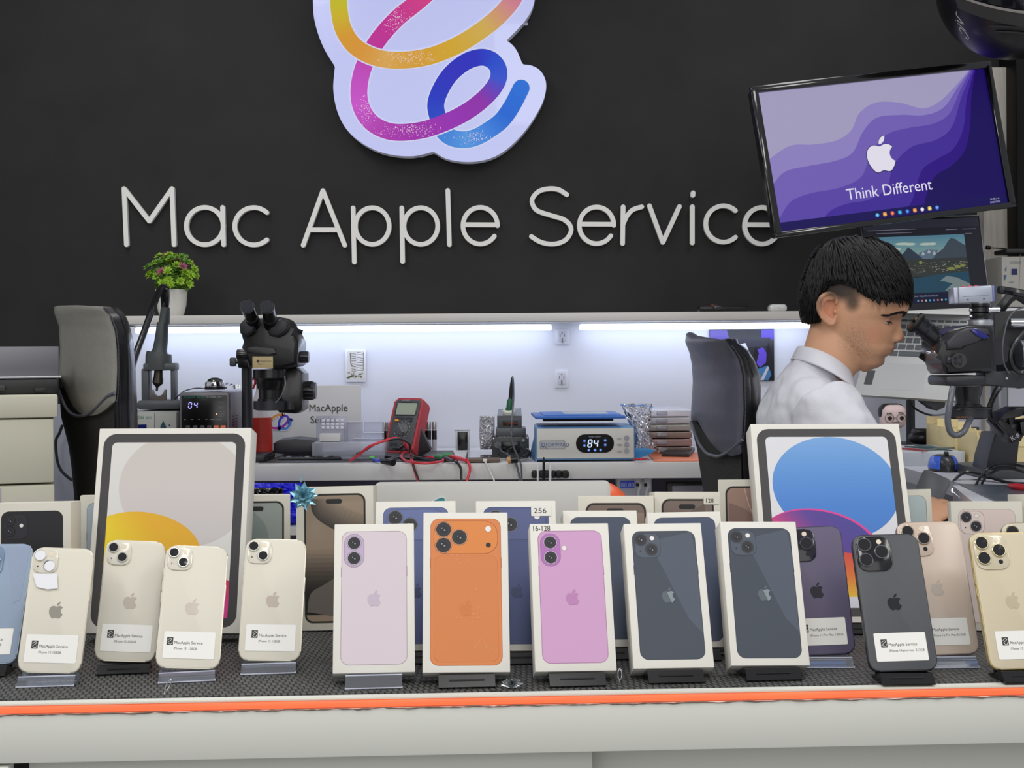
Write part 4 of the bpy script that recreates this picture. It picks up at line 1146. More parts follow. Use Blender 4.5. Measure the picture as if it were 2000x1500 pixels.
# sockets, picture card, poster on the splash panel
def outlet(cx, cy, w_, h_, lb):
    q = P(cx, cy + h_ / 2, 4.024); s_ = 4.024 / F_PX
    t = thing('wall_socket', lb, 'socket', q)
    MB().box((0, -.0025, h_ * s_ / 2), (w_ * s_, .006, h_ * s_), .0035).build('cover_plate', mat('plate_white', (222, 223, 232), .35), t, world=False)
    MB().box((-.0 * s_, -.0065, h_ * s_ / 2 + .002), (w_ * .55 * s_, .004, h_ * .66 * s_), .0012).build('socket_insert', mat('insert_white', (206, 207, 216), .4), t, world=False)
    for (dx, dz, sx, sz) in ((0, h_ * .24 * s_, .0035, .0035), (-.006, .004, .0022, .009), (.006, .004, .0022, .008), (0, -.010, .004, .014)):
        MB().box((dx, -.0086, h_ * s_ / 2 + dz), (sx, .0006, sz)).build('slot', mat('slot_grey', (120, 120, 130), .5), t, world=False)
outlet(1098, 658, 28, 31, 'white wall socket just under the shelf between the light bars')
outlet(1097, 740, 28, 36, 'white wall socket lower on the panel, above the blue tray')
s_ = 4.02 / F_PX; q = P(695, 746, 4.02)
t = thing('picture_card', 'small white card with a grey printed drawing pinned to the panel', 'card', q)
MB().box((0, -.002, 32 * s_), (40 * s_, .004, 64 * s_), .0008).build('card_stock', WHP, t, world=False)
S = MB()
bl = Matrix(((1, 0, 0, 0), (0, 0, -1, -.0045), (0, 1, 0, 0), (0, 0, 0, 1)))
S.poly([(-16 * s_, 6 * s_), (17 * s_, 6 * s_), (17 * s_, 60 * s_), (-16 * s_, 60 * s_)], (214, 212, 208), 0)
for i in range(8):
    y = (58 - i * 5) * s_
    S.poly([((3 + rnd.random() * 2) * s_, y), (15 * s_, y - .4 * s_), (15 * s_, y - (3 + rnd.random()) * s_), (4 * s_, y - 3.4 * s_)], (236, 234, 232), .0003)
    S.ribbon([(3 * s_, y), (15 * s_, y - rnd.random() * 2 * s_)], .9 * s_, (96, 90, 84), .0006, caps=False)
    S.ribbon([(-8 * s_, y - 2 * s_), (1 * s_, y - (1 + 3 * rnd.random()) * s_)], .9 * s_, (110, 104, 98), .0006, caps=False)
S.ribbon([(15.5 * s_, 58 * s_), (15 * s_, 22 * s_)], .8 * s_, (80, 76, 72), .0007, caps=False)
S.ribbon([(-10 * s_, 57 * s_), (-9 * s_, 34 * s_), (-4 * s_, 30 * s_)], 1.6 * s_, (92, 88, 80), .0007, caps=False)
for i in range(22):
    x, y = rnd.uniform(-15, 14) * s_, rnd.uniform(8, 19) * s_
    S.poly(ell(x, y, rnd.uniform(1.2, 3) * s_, rnd.uniform(.8, 1.8) * s_, 7), rnd.choice(((88, 92, 66), (150, 144, 130), (120, 116, 100), (60, 66, 44))), .0005 + i * 1e-5)
for v in S.v: v.xyz = bl @ v
S.build('printed_picture', PRINT, t, world=False, smooth=False)
q = P(1449, 744, 4.02)
t = thing('photo_poster', 'dark purple photo print of repair gear on the panel, behind the right office chair', 'poster', q)
MB().box((0, -.002, 50.5 * s_), (126 * s_, .004, 101 * s_), .0004).build('print_sheet', mat('poster_dark', (34, 34, 42), .4), t, world=False)
S = MB()
def pp(pts, col, z): S.poly([((x - 1449) * s_, (744 - y) * s_) for x, y in pts], col, z)
pp([(1387, 645), (1420, 645), (1424, 660), (1386, 666)], (92, 80, 170), 0); pp([(1487, 644), (1512, 644), (1511, 662), (1500, 668), (1487, 664)], (84, 66, 190), 0)
pp([(1478, 684), (1490, 678), (1497, 690), (1496, 708), (1484, 718), (1474, 706)], (96, 74, 200), .0002); pp([(1476, 722), (1500, 714), (1506, 732), (1500, 743), (1474, 742)], (60, 120, 170), .0003)
pp([(1484, 743), (1498, 716), (1502, 718), (1491, 743)], (196, 196, 200), .0004); pp([(1446, 672), (1456, 670), (1462, 684), (1452, 686)], (220, 220, 228), .0004)
pp([(1430, 660), (1505, 660), (1504, 676), (1440, 680)], (58, 60, 72), .0002); pp([(1500, 668), (1508, 700), (1503, 720), (1498, 700)], (24, 24, 30), .0006)
pp([(1476, 676), (1482, 690), (1474, 720), (1470, 700)], (20, 20, 26), .0006); pp([(1474, 732), (1486, 730), (1484, 744), (1474, 744)], (130, 120, 96), .0004)
for v in S.v: v.xyz = bl @ v
S.build('printed_picture', ink('poster_gloss', .3), t, world=False, smooth=False)
# ================================================================== OFFICE CHAIRS
def edge_interp(pts):
    pts = sorted(pts, key=lambda p: p[1])
    ys = [p[1] for p in pts]; xs_ = [p[0] for p in pts]
    return lambda y: float(np.interp(y, ys, xs_))
def chair(label, Lp, Rp, seam, bound, top, Y0, dY, leather, basex):
    """Lp/Rp: left and right outline; seam: where the cushion meets its black rim; bound: lower cushion edge; depth falls from Y0 by dY to the right"""
    L, Rr, Sm = edge_interp(Lp), edge_interp(Rp), edge_interp(seam)
    bx_, by_ = [p[0] for p in bound], [p[1] for p in bound]
    tx, ty = [p[0] for p in top], [p[1] for p in top]
    bot = 1060
    cx = P(basex, 900, Y0 - dY / 2).x
    t = thing('office_chair', label, 'chair', Vector((cx, Y0 - dY / 2, 0)))
    def Yat(s, y): return Y0 - dY * s - .035 * math.sin(PI * min(max(s, 0), 1)) + .02 * ((y - 700) / 200)
    # cushion: columns from left edge to seam
    def surf(nm, x0f, x1f, y0f, y1f, m, off=0.0, puff=.012):
        g = MB(); nu, nv = 26, 44
        def fn(u, v):
            # column parameter u; top/bottom depend on the column's x at each height
            y = 0
            xt = x0f(y0f(0)) * (1 - u) + x1f(y0f(1)) * u
            ya, yb = y0f(xt), y1f(xt)
            y = ya + (yb - ya) * v
            x = x0f(y) * (1 - u) + x1f(y) * u
            ed = min(u, 1 - u, v * 1.3, (1 - v) * 1.3); pf = puff * (1 - math.exp(-ed * 14))
            s = (x - x0f(700)) / (x1f(700) - x0f(700))
            return P(x, y, Yat(u, y) - pf + off)
        g.grid(fn, nu, nv)
        return g
    yt = lambda x: float(np.interp(x, tx, ty))
    yb = lambda x: float(np.interp(x, bx_, by_))
    g = surf('cushion', L, Sm, yt if False else (lambda x: yt(x) if x > 2 else yt(tx[0])), (lambda x: yb(x)), leather)
    def closed_shell(g, nu, nv, th):
        n = len(g.v); back = [v + Vector((.012, th, 0)) for v in g.v]
        f0 = list(g.f); g.v += back
        g.f += [[i + n for i in f[::-1]] for f in f0]
        def q(i, j): return j * nu + i
        for i in range(nu - 1):
            g.f.append([q(i, 0), q(i, 0) + n, q(i + 1, 0) + n, q(i + 1, 0)]); g.f.append([q(i, nv - 1), q(i + 1, nv - 1), q(i + 1, nv - 1) + n, q(i, nv - 1) + n])
        for j in range(nv - 1):
            g.f.append([q(0, j), q(0, j + 1), q(0, j + 1) + n, q(0, j) + n]); g.f.append([q(nu - 1, j), q(nu - 1, j) + n, q(nu - 1, j + 1) + n, q(nu - 1, j + 1)])
        g.c = [None] * len(g.f); g.mi = [0] * len(g.f)
    closed_shell(g, 26, 44, .05); g.build('backrest_cushion', leather, t, angle=50)
    # black rim between seam and outer edge, turning away from the eye
    rim = MB(); yr0 = min(p[1] for p in seam)
    def rf(u, v):
        y = yr0 - 2 + (bot - yr0) * v
        x0_, x1_ = Sm(y) if y <= max(p[1] for p in seam) else Sm(max(p[1] for p in seam)) + (y - max(p[1] for p in seam)) * .06, Rr(y)
        a = u * PI / 2
        return P(x0_ + (x1_ - x0_) * math.sin(a), y, Yat(1, y) - .004 + .13 * (1 - math.cos(a)))
    rim.grid(rf, 9, 50); closed_shell(rim, 9, 50, .02)
    rim.build('side_rim', mat('rim_leather', (20, 20, 24), .3, coat=.2), t, angle=60)
    # mesh lower back
    me_ = MB()
    def mf(u, v):
        x0_ = L(700) * 0
        xb = L(by_[0]) * (1 - u) + (Sm(by_[-1])) * u
        ya = yb(xb) - 30
        y = ya + (bot - ya) * v
        x = L(y) * (1 - u) + (Sm(min(y, max(p[1] for p in seam)))) * u
        return P(x, y, Yat(u, y) + .020)
    me_.grid(mf, 30, 34); closed_shell(me_, 30, 34, .02)
    mm = mat('mesh_fabric', (50, 49, 47), .75, var=.35, bump=.8, scale=420)
    me_.build('mesh_back', mm, t, angle=60)
    pip = [P(x, y, Yat((x - L(y)) / max(Sm(700) - L(700), 1), y) - .014) for x, y in [(p[0], p[1]) for p in catmull([(a, b_, 0) for a, b_ in bound], 8)]]
    MB().tube(pip, .0032, 8).build('piping', mat('piping_grey', (104, 106, 118), .35), t)
    # stitches down the seam
    st_ = MB(); ys = np.arange(min(p[1] for p in seam) + 10, max(p[1] for p in seam) - 4, 4.2)
    pl = [P(Sm(y) + 3.5, y, Yat(1, y) - .006) for y in ys]
    st_.tube(pl, [.0016 if i % 2 else .0008 for i in range(len(pl))], 6)
    st_.build('stitching', mat('stitch', (70, 70, 74), .5), t)
    # seat, post, star base, castors
    c0 = Vector((cx + (.30 if basex < 1000 else .17), Y0 - dY / 2 - .10, 0))
    MB().prism(rrect(.46, .46, .09), .53, .61, Matrix.Translation(c0), bev=.03, seg=3).build('seat', mat('seat_leather', (24, 24, 27), .4), t)
    MB().cyl(c0 + Vector((0, 0, .12)), c0 + Vector((0, 0, .53)), .028).build('gas_post', BLK, t)
    MB().tube([c0 + Vector((-.05, 0, .515)), c0 + Vector((-.20, .04, .51)), c0 + Vector((-.25, .08, .6)), Vector((cx + .0, Y0 - dY / 2 + .02, .97))], .018, 10).build('back_bracket', BLK, t)
    for i in range(5):
        a = 2 * PI * i / 5 + .3; d = Vector((math.cos(a), math.sin(a), 0)) * .8
        lg = MB().tube([c0 + Vector((0, 0, .13)), c0 + d * .16 + Vector((0, 0, .10)), c0 + d * .29 + Vector((0, 0, .075))], [.03, .024, .016], 8).build('base_leg', BLK, t)
        MB().cyl(c0 + d * .29 + Vector((-.012, -.012, .03)), c0 + d * .29 + Vector((.012, .012, .03)), .03, n=16).build('castor', BLK, lg)
chair('black office chair at the left, grey leather headrest over a mesh back',
      [(105, 600), (106, 612), (115, 637), (117, 680), (115, 747), (119, 813), (133, 867), (139, 907), (144, 960), (148, 1060)],
      [(206, 597), (220, 604), (232, 622), (239, 645), (244, 667), (248, 720), (252, 800), (253, 835), (254, 960), (254, 1060)],
      [(200, 602), (214, 618), (224, 645), (228, 680), (229, 720), (227, 770), (224, 790)],
      [(113, 757), (120, 777), (128, 795), (137, 806), (149, 812), (160, 812), (171, 809), (184, 800), (197, 787), (210, 774), (224, 767)],
      [(105, 600), (112, 597), (150, 596), (190, 598), (200, 601), (214, 612)], 3.02, .26,
      mat('grey_leather', (150, 148, 139), .42, var=.05, bump=.12, scale=90, coat=.1), 180)
chair('black office chair with a rolled blue grey leather headrest, right behind the seated man',
      [(1340, 650), (1338, 668), (1346, 688), (1351, 711), (1353, 745), (1349, 815), (1352, 840), (1362, 880), (1367, 915), (1373, 955), (1380, 1060)],
      [(1432, 669), (1452, 682), (1466, 704), (1475, 729), (1478, 760), (1477, 824), (1476, 900), (1474, 1060)],
      [(1416, 664), (1430, 680), (1443, 700), (1451, 733), (1453, 801), (1450, 850), (1448, 862)],
      [(1349, 822), (1356, 843), (1364, 863), (1372, 876), (1382, 886), (1400, 891), (1412, 888), (1424, 881), (1437, 870), (1450, 859)],
      [(1339, 652), (1347, 648), (1358, 655), (1387, 660), (1416, 664), (1430, 672), (1443, 684)], 2.98, .24,
      mat('blue_grey_leather', (88, 88, 102), .4, var=.05, bump=.12, scale=90, coat=.1), 1410)
# rolled top of the right chair is the cushion lip; a soft roll along its crown
# ================================================================== LEFT SIDE: cartons, laptop
def px_box(x0, x1, y0, y1, Y, depth, bev=.002):
    a, b_ = P(x0, y1, Y), P(x1, y0, Y)
    return MB().box(((a.x + b_.x) / 2, Y + depth / 2, (a.z + b_.z) / 2), (b_.x - a.x, depth, b_.z - a.z), bev)
def rotz(mb, px, Y, ang=None):
    pv = P(px, 800, Y); a = ang if ang is not None else math.atan2(-pv.x, pv.y) + .01
    c_, s_ = math.cos(a), math.sin(a)
    for v in mb.v:
        dx, dy = v.x - pv.x, v.y - pv.y
        v.x, v.y = pv.x + dx * c_ - dy * s_, pv.y + dx * s_ + dy * c_
    return mb
CREAM = mat('cream_board', (206, 203, 184), .6, var=.03, scale=5)
YB = 2.75
t = thing('storage_box', 'cream lidded box at the left edge, uppermost of its stack below the closed laptop', 'box', P(30, 943, YB))
rotz(px_box(-90, 111, 771, 817, YB - .005, .33, .004), 110, YB).build('lid', CREAM, t)
rotz(px_box(-86, 105, 817.5, 943.5, YB, .32, .003), 110, YB).build('box_body', CREAM, t)
t = thing('storage_box', 'cream box at the left edge, under the lidded box of the stack', 'box', P(30, 1090, YB))
rotz(px_box(-86, 107, 946, 1080, YB, .32, .004), 110, YB).build('box_body', CREAM, t)
l_ = rotz(px_box(-80, 7, 950, 1010, YB - .002, .002, .0003), 110, YB).build('lilac_label', mat('lilac_label', (178, 174, 196), .5), t)
b_ = MB(); p0, p1 = P(-92, 1081, YB + .0), P(108, 1081, YB)
b_.box(((p0.x + p1.x) / 2, YB + .18, p0.z / 2 - .001), (p1.x - p0.x + .02, .37, p0.z - .003), .004)
rotz(b_, 110, YB)
solo(b_, 'side_cabinet', mat('cabinet_grey', (150, 150, 156), .5), 'low grey cabinet carrying the stack of cream boxes at the left', 'cabinet')
# dark dock and laptop on the boxes
t = thing('docking_tray', 'black tray with cables between the cream boxes and the grey laptop', 'tray', P(20, 771, 2.85))
rotz(px_box(-80, 130, 741, 770, 2.80, .26, .003), 110, YB).build('tray_body', mat('tray_black', (24, 24, 25), .45), t)
rotz(px_box(-70, 29, 752, 764, 2.79, .02, .002), 110, YB).build('drawer_front', mat('tray_front', (48, 48, 50), .4), t)
rotz(px_box(84, 106, 757, 766, 2.795, .01, .001), 110, YB).build('port_block', mat('port_black', (10, 10, 11), .4), t)
t = thing('laptop', 'closed backed grey laptop screen seen from behind, on the black tray at left', 'laptop', P(20, 741, 2.85))
lidm = mat('laptop_grey', (118, 118, 124), .4, metal=.35)
lb_ = rotz(px_box(-130, 150, 676, 739, 2.86, .010, .002), 110, YB); lb_.build('screen_lid', lidm, t)
rotz(px_box(-130, 146, 734, 740.5, 2.83, .24, .002), 110, YB).build('keyboard_deck', mat('laptop_edge', (196, 197, 200), .35, metal=.4), t)
S = MB()
cen = P(4, 703, 2.8285); s28 = 2.8585 / F_PX
ring = ell(0, 0, 10 * s28, n=32)
S.ribbon([(p[0], p[1]) for p in ring + ring[:1]], 1.3 * s28, (52, 52, 56), 0, caps=False)
S.ribbon([(-3.5 * s28, -4 * s28), (-1 * s28, 4 * s28)], 1.5 * s28, (52, 52, 56), .0001)
S.ribbon([(0.5 * s28, -6 * s28), (3 * s28, 2.5 * s28), (6 * s28, 2.5 * s28), (4.8 * s28, -2 * s28), (2 * s28, -2 * s28)], 1.4 * s28, (52, 52, 56), .0001)
BL = Matrix(((1, 0, 0), (0, 0, -1), (0, 1, 0))).to_4x4()
for v in S.v: v.xyz = Matrix.Translation(cen) @ BL @ v
S.build('round_emblem', PRINT, t, smooth=False)
# lilac side panel of the bench and its cables
b_ = px_box(60, 262, 640, 1100, 3.42, .02)
for v in b_.v:
    if v.z > P(0, 770, 3.42).z: v.z = P(0, 770, 3.42).z
b_ = MB(); p0, p1 = P(60, 790, 3.36), P(233, 790, 3.36)
b_.box(((p0.x + p1.x) / 2, 3.37, p0.z / 2), (p1.x - p0.x, .02, p0.z), .001)
solo(b_, 'bench_screen_panel', mat('panel_lilac', (150, 152, 166), .5), 'grey lilac panel standing behind the left office chair', 'panel')
b_ = MB(); b_.tube(catmull([P(122, 830, 3.33), P(116, 846, 3.33), P(109, 862, 3.33), P(112, 900, 3.33), P(122, 922, 3.33), P(141, 938, 3.33)], 8), .0035, 8)
solo(b_, 'power_cable', BLKR, 'thin dark cable hanging between the cream boxes and the left chair', 'cable')

# ================================================================== BENCH TOOLS (left to right)
def dz(px, py_front, Y=None):
    return onz(px, py_front, ZD)
def front_box(x0, x1, y0, y1, Y, depth, bev=.003): return px_box(x0, x1, y0, y1, Y, depth, bev)
def art_on(S, cx, cy, Y, nm, parent, m=PRINT):
    """artwork drawn in picture pixels about (cx,cy), laid on an upright face at depth Y"""
    o = P(cx, cy, Y); s_ = Y / F_PX
    for v in S.v: v.xyz = o + Vector((v.x * s_, -.0006 - v.z * .0006, v.y * s_))
    return S.build(nm, m, parent, smooth=False)
def zfit(mb, z):
    lo = min(v.z for v in mb.v)
    for v in mb.v:
        if v.z < lo + 1e-4: v.z = z
    return mb

# hot air station + PSU
YS1 = 3.50
t = thing('hot_air_station', 'grey rework station with small blue display, left of the power supply', 'repair station', Vector((P(297, 900, YS1).x, YS1 + .12, ZD)))
px_box(250, 346, 803, 905, YS1, .24, .004).build('casing', mat('station_grey', (158, 160, 158), .45), t)
z0 = P(0, 801, YS1).z
px_box(251, 301, 806, 903, YS1 - .003, .004, .001).build('front_panel', mat('station_panel', (178, 180, 174), .45), t)
px_box(303, 344, 806, 903, YS1 - .003, .004, .001).build('front_panel', mat('station_panel'), t)
px_box(252, 286, 829, 842, YS1 - .005, .003, .0005).build('display', mat('blue_display', (16, 26, 90), .15, emit=.12), t)
S = MB(); S.text('SUGON', -13, 14, 6, (40, 130, 110), .001, sx=.9); S.text('8650', 17, 14, 5, (110, 150, 140), .001, sx=.8)
S.poly([(45, -2), (51, 10), (57, -2), (55, -7), (47, -7)], (40, 78, 92), .001); S.poly(ell(63, 1, 1.5), (50, 60, 70), .001)
art_on(S, 268, 832, YS1 - .0035, 'front_marking', t)
sb = MB(); kq = 3.60 / F_PX
sb = px_box(267, 352, 782, 800, 3.52, .17, .006); sb.build('cradle_base', mat('cradle_grey', (84, 88, 92), .4), t)
cr = mat('cradle_grey')
for xx in ((276, 290, 720, 783), (333, 341, 722, 783)):
    px_box(*xx, 3.58, .035, .003).build('cradle_post', cr, t)
px_box(279, 342, 709, 724, 3.575, .045, .004).build('cradle_bridge', cr, t)
u = MB(); pts = [(-14, 20), (-14, 0), (14, 0), (14, 20), (11, 20), (9, 12), (4, 8), (-4, 8), (-9, 12), (-11, 20)]
s_ = 3.56 / F_PX; o = P(312, 781, 3.56)
u.prism([(a * s_, b_ * s_) for a, b_ in pts], 0, .012, Matrix.Translation(o) @ BL, bev=.0006); u.build('nozzle_rest', mat('rest_metal', (120, 112, 106), .4, metal=.5), t)
# handpiece and its hose
t = thing('hot_air_handpiece', 'dark grey hot air handpiece upright in its cradle with thick black hose', 'tool', P(312, 760, 3.6))
def seg(pts, Y, mt_, nm, par, n=24):
    b_ = MB(); b_.tube([P(p[0], p[1], Y) for p in pts], [p[2] * Y / F_PX for p in pts], n); return b_.build(nm, mt_, par)
DG = mat('handpiece_grey', (62, 68, 70), .4)
seg([(323, 600, 8.5), (321, 630, 11), (318, 632, 11.5), (315, 665, 13), (312, 684, 14), (311, 690, 17)], 3.6, DG, 'handle', t)
seg([(311, 689, 24), (310, 695, 25), (310, 710, 25.5), (310, 722, 25)], 3.6, mat('collar_grey', (72, 76, 78), .45), 'collar', t)
seg([(310, 722, 8), (309, 738, 9)], 3.6, mat('nozzle_steel', (92, 84, 74), .35, metal=.8), 'nozzle', t)
seg([(309, 738, 10), (308, 748, 10.5), (307, 752, 7), (307, 756, 2.5), (306, 764, 2)], 3.6, mat('nozzle_steel'), 'nozzle_tip', t)
MB().tube(catmull([P(323, 603, 3.6), P(325, 585, 3.59), P(324, 566, 3.57), P(317, 561, 3.54), P(308, 575, 3.5), P(296, 608, 3.42), P(281, 650, 3.35), P(263, 700, 3.28), P(250, 750, 3.2), P(243, 800, 3.15), P(241, 850, 3.12), P(240, 930, 3.1)], 10), [6.5 * 3.5 / F_PX] * 111, 14).build('hose', mat('hose_black', (18, 18, 22), .25, coat=.4), t)
MB().tube(catmull([P(322, 606, 3.6), P(322, 590, 3.6), P(320, 566, 3.56)], 6), 8 * 3.5 / F_PX, 14).build('strain_relief', BLKR, t)

t = thing('power_supply', 'grey bench power supply with black front reading 04 and orange keys', 'power supply', Vector((P(400, 900, 3.45).x, 3.6, ZD)))
MB()
pb = px_box(351, 447, 766, 905, 3.45, .27, .005)
pb.build('casing', mat('psu_grey', (112, 110, 116), .35, metal=.2), t)
px_box(355, 443, 772, 903, 3.447, .004, .001).build('front_panel', mat('psu_black', (9, 9, 11), .2), t)
S = MB()
S.text('SUGON', -39, 24.5, 5, (40, 130, 110), .001, sx=.85); S.text('3005D', -15, 24.5, 5, (40, 130, 110), .001, sx=.85); S.text('DC POWER SUPPLY', 5, 25, 3.2, (190, 190, 190), .001, sx=.8)
for (x, y, w_) in ((29, 16, 12), (30, 7, 10), (30, 3, 10), (30, -2, 12), (30, -6.5, 13), (30, -11, 10), (-38, -17, 4), (-24, -17, 4), (-10, -17, 4), (4, -17, 4), (13, -17.5, 10), (26, -17.5, 10)):
    S.poly(rrect(w_, 1.3, .4, x + w_ / 2 - 2, y), (120, 122, 124), .001)
art_on(S, 399, 802, 3.4465, 'front_marking', t)
def sevenseg(S, ch, x, y, h, col, z=.001, wd=None, sl=.12):
    w_ = wd or h * .5; tt = h * .13
    on = {'0': 'abcdef', '4': 'fgbc', '8': 'abcdefg', '2': 'abged', '1': 'bc'}[ch]
    q = lambda a, b_: (x + a + b_ * sl, y + b_)
    segs = {'a': [(tt, h), (w_ - tt, h)], 'd': [(tt, 0), (w_ - tt, 0)], 'g': [(tt, h / 2), (w_ - tt, h / 2)], 'f': [(0, h - tt), (0, h / 2 + tt)], 'b': [(w_, h - tt), (w_, h / 2 + tt)], 'e': [(0, h / 2 - tt), (0, tt)], 'c': [(w_, h / 2 - tt), (w_, tt)]}
    for s1 in on: S.ribbon([q(*p) for p in segs[s1]], tt * 1.2, col, z, caps=True)
S = MB(); sevenseg(S, '0', -31, 0, 11, (165, 160, 255)); sevenseg(S, '4', -20, 0, 11, (165, 160, 255)); S.poly(ell(24, -12, 1.6), (255, 150, 130), .001)
art_on(S, 399, 797, 3.4455, 'lit_digits', t, ink('lit_digits', .4, emit=1.5))
for i in range(4): px_box(362 + i * 14, 371 + i * 14, 831, 840, 3.440, .006, .002).build('round_key', mat('key_dark', (66, 66, 70), .4), t)
for i in range(2): px_box(417 + i * 13.5, 427 + i * 13.5, 831, 838, 3.440, .006, .001).build('orange_key', mat('key_orange', (226, 118, 84), .4, emit=.1), t)
vn = MB()
xr = P(447.3, 800, 3.45).x
for i in range(15):
    for j in range(2): vn.box((xr, 3.50 + j * .045, ZD + .012 + i * .0072), (.0008, .022, .0022))
vn.build('side_vents', mat('vent_dark', (34, 30, 34), .6), t)
# glass ashtray like dome magnifier on the supply
zt_ = P(0, 766, 3.45).z
kx = 3.56 / F_PX; o = P(420, 764, 3.56); o.z = zt_ + .0003
t = thing('flux_dome', 'round black based glass and chrome dome on top of the power supply', 'container', o)
MB().lathe([(19.5 * kx, 0), (20 * kx, 1.5 * kx), (20 * kx, 5 * kx), (19 * kx, 6 * kx), (.0001, 6 * kx)], 32).build('base', BLK, t, world=False)
MB().lathe([(19 * kx, 6 * kx), (19.5 * kx, 10 * kx), (18.5 * kx, 15 * kx), (17 * kx, 16 * kx), (.0001, 16 * kx)], 32).build('chrome_ring', CHROME, t, world=False)
MB().lathe([(17 * kx, 16 * kx), (14 * kx, 20 * kx), (8 * kx, 23 * kx), (.0001, 24 * kx)], 32).build('dome', mat('dark_glass', (26, 34, 28), .05, coat=1), t, world=False)
b_ = MB(); b_.tube(catmull([P(340, 782, 3.6), P(356, 771, 3.55) + Vector((0, 0, .006)), P(372, 760, 3.56), P(388, 758, 3.58), P(402, 759.5, 3.58)], 6), .0013, 6)
solo(b_, 'thin_wire', mat('wire_dark', (46, 50, 62), .4), 'thin dark wire arching over the power supply to the dome', 'wire')
# foil scraps on top, right of dome
b_ = MB(); o = P(449, 762, 3.6); o.z = zt_ + .0005
for i in range(14):
    a = o + Vector((rnd.uniform(-.012, .022), rnd.uniform(-.02, .02), rnd.uniform(0, .012)))
    b_.add([a, a + Vector((rnd.uniform(.004, .014), 0, rnd.uniform(-.001, .006))), a + Vector((rnd.uniform(0, .01), rnd.uniform(-.01, .01), rnd.uniform(.002, .008)))], [(0, 1, 2)])
lo = min(v.z for v in b_.v)
for v in b_.v: v.z += o.z - lo
solo(b_, 'foil_scrap', mat('foil', (190, 192, 190), .3, metal=.6), 'crumpled silver foil beside the dome on the power supply', 'foil', smooth=False)

# spray bottle
YP = 3.60; o = P(508, 893, YP); o.z = ZD; kx = YP / F_PX
t = thing('spray_bottle', 'red labelled white spray bottle behind the left microscope', 'bottle', o)
bm_ = MB()
for_ = [(0, 22), (2, 24), (40, 24), (62, 23), (72, 21), (90, 15), (104, 11), (112, 7.5), (122, 6.5), (128, 6.5)]
bm_.lathe([(r * kx, z * kx * 1.18) for z, r in [(z, r) for z, r in for_]], 32, Matrix.Scale(.75, 4, (0, 1, 0))); bm_.build('bottle', mat('bottle_white', (222, 214, 218), .35), t, world=False)
bm_ = MB(); bm_.lathe([(24.6 * kx, 3 * kx), (24.8 * kx, 46 * kx), (24.2 * kx, 66 * kx), (22.4 * kx, 82 * kx), (22.0 * kx, 82 * kx), (22 * kx, 3 * kx)], 32, Matrix.Scale(.76, 4, (0, 1, 0)))
bm_.build('red_label', mat('label_red', (186, 42, 30), .45, var=.12, scale=60, stretch=(1, 1, 6)), t, world=False)
MB().box((-2 * kx, 0, 156 * kx), (16 * kx, 16 * kx, 13 * kx), .003).build('trigger_head', mat('nozzle_red', (212, 46, 62), .4), t, world=False)
MB().box((-13 * kx, 0, 158 * kx), (10 * kx, 8 * kx, 6 * kx), .002).build('nozzle', mat('nozzle_red'), t, world=False)
MB().tube([Vector((-8 * kx, 0, 150 * kx)), Vector((-13 * kx, 0, 138 * kx))], .003, 8).build('trigger', mat('nozzle_red'), t, world=False)
# ================================================================== LEFT MICROSCOPE
def extr(pts, Y0, Y1, bev=.003, seg=2):
    """an outline seen at Y0 given real depth to Y1"""
    o = P(pts[0][0], pts[0][1], Y0)
    pl = []
    for p in pts:
        q = P(p[0], p[1], Y0) - o; pl.append((q.x, q.z))
    return MB().prism(pl, -(Y1 - Y0), 0, Matrix.Translation(o) @ BL, bev=bev, seg=seg)
YM = 3.30
SCM = mat('scope_black', (22, 22, 25), .3, coat=.15)
SCM2 = mat('scope_satin', (40, 41, 46), .42)
t = thing('stereo_microscope', 'black two eyepiece microscope on a post above the bench, left of the centre', 'microscope', Vector((P(483, 900, 3.5).x, 3.5, ZD)))
bd = extr([(470, 648), (472, 634), (482, 624), (500, 621), (545, 619), (556, 624), (562, 632), (568, 648), (574, 652), (582, 668), (581, 712), (575, 716), (548, 722), (484, 718), (482, 690), (481, 677), (472, 660)], YM - .05, YM + .09, .010, 3)
bd.build('scope_body', SCM, t)
for lob, nm in (([(468, 650), (467, 634), (476, 624), (488, 622), (498, 636), (496, 648), (484, 657), (474, 656)], 1), ([(526, 656), (522, 646), (536, 626), (550, 621), (560, 630), (563, 642), (556, 652), (542, 659)], 2)):
    extr(lob, YM - .075, YM - .03, .006, 3).build('prism_housing', SCM2, t)
extr([(482, 679), (500, 676), (536, 680), (540, 692), (524, 692), (503, 690), (482, 688)], YM - .056, YM - .03, .003).build('front_ridge', SCM2, t)
def eyep(a, b_, ra, rb):
    A_, B_ = P(*a), P(*b_); d = (A_ - B_).normalized(); L_ = (A_ - B_).length
    kx = a[2] / F_PX
    e = MB().tube([B_, B_ + d * L_ * .42], [rb * kx * 1.05, rb * kx], 28)
    e.tube([B_ + d * L_ * .42, B_ + d * L_ * .50], [rb * kx * .9, rb * kx * .9], 28)
    e.tube([B_ + d * L_ * .50, B_ + d * L_ * .98], [ra * kx * .88, ra * kx * .96], 28)
    pr_ = e.build('eyepiece', SCM, t)
    MB().tube([B_ + d * L_ * .97, A_], [ra * kx, ra * kx * .97], 28, caps=False).build('eyecup_rim', mat('eyecup_grey', (120, 123, 132), .4), pr_)
    MB().tube([A_ - d * .001, A_ + d * .0003], [ra * kx * .74, ra * kx * .70], 28).build('eye_lens', mat('lens_sheen', (18, 22, 34), .04, coat=1), pr_)
    MB().tube([A_ - d * .0042, A_ - d * .0004], [ra * kx * .86, ra * kx * .86], 28).build('inner_ring', SCM, pr_)
eyep((482, 597.5, YM - .16), (497, 634, YM - .04), 14.5, 13.5)
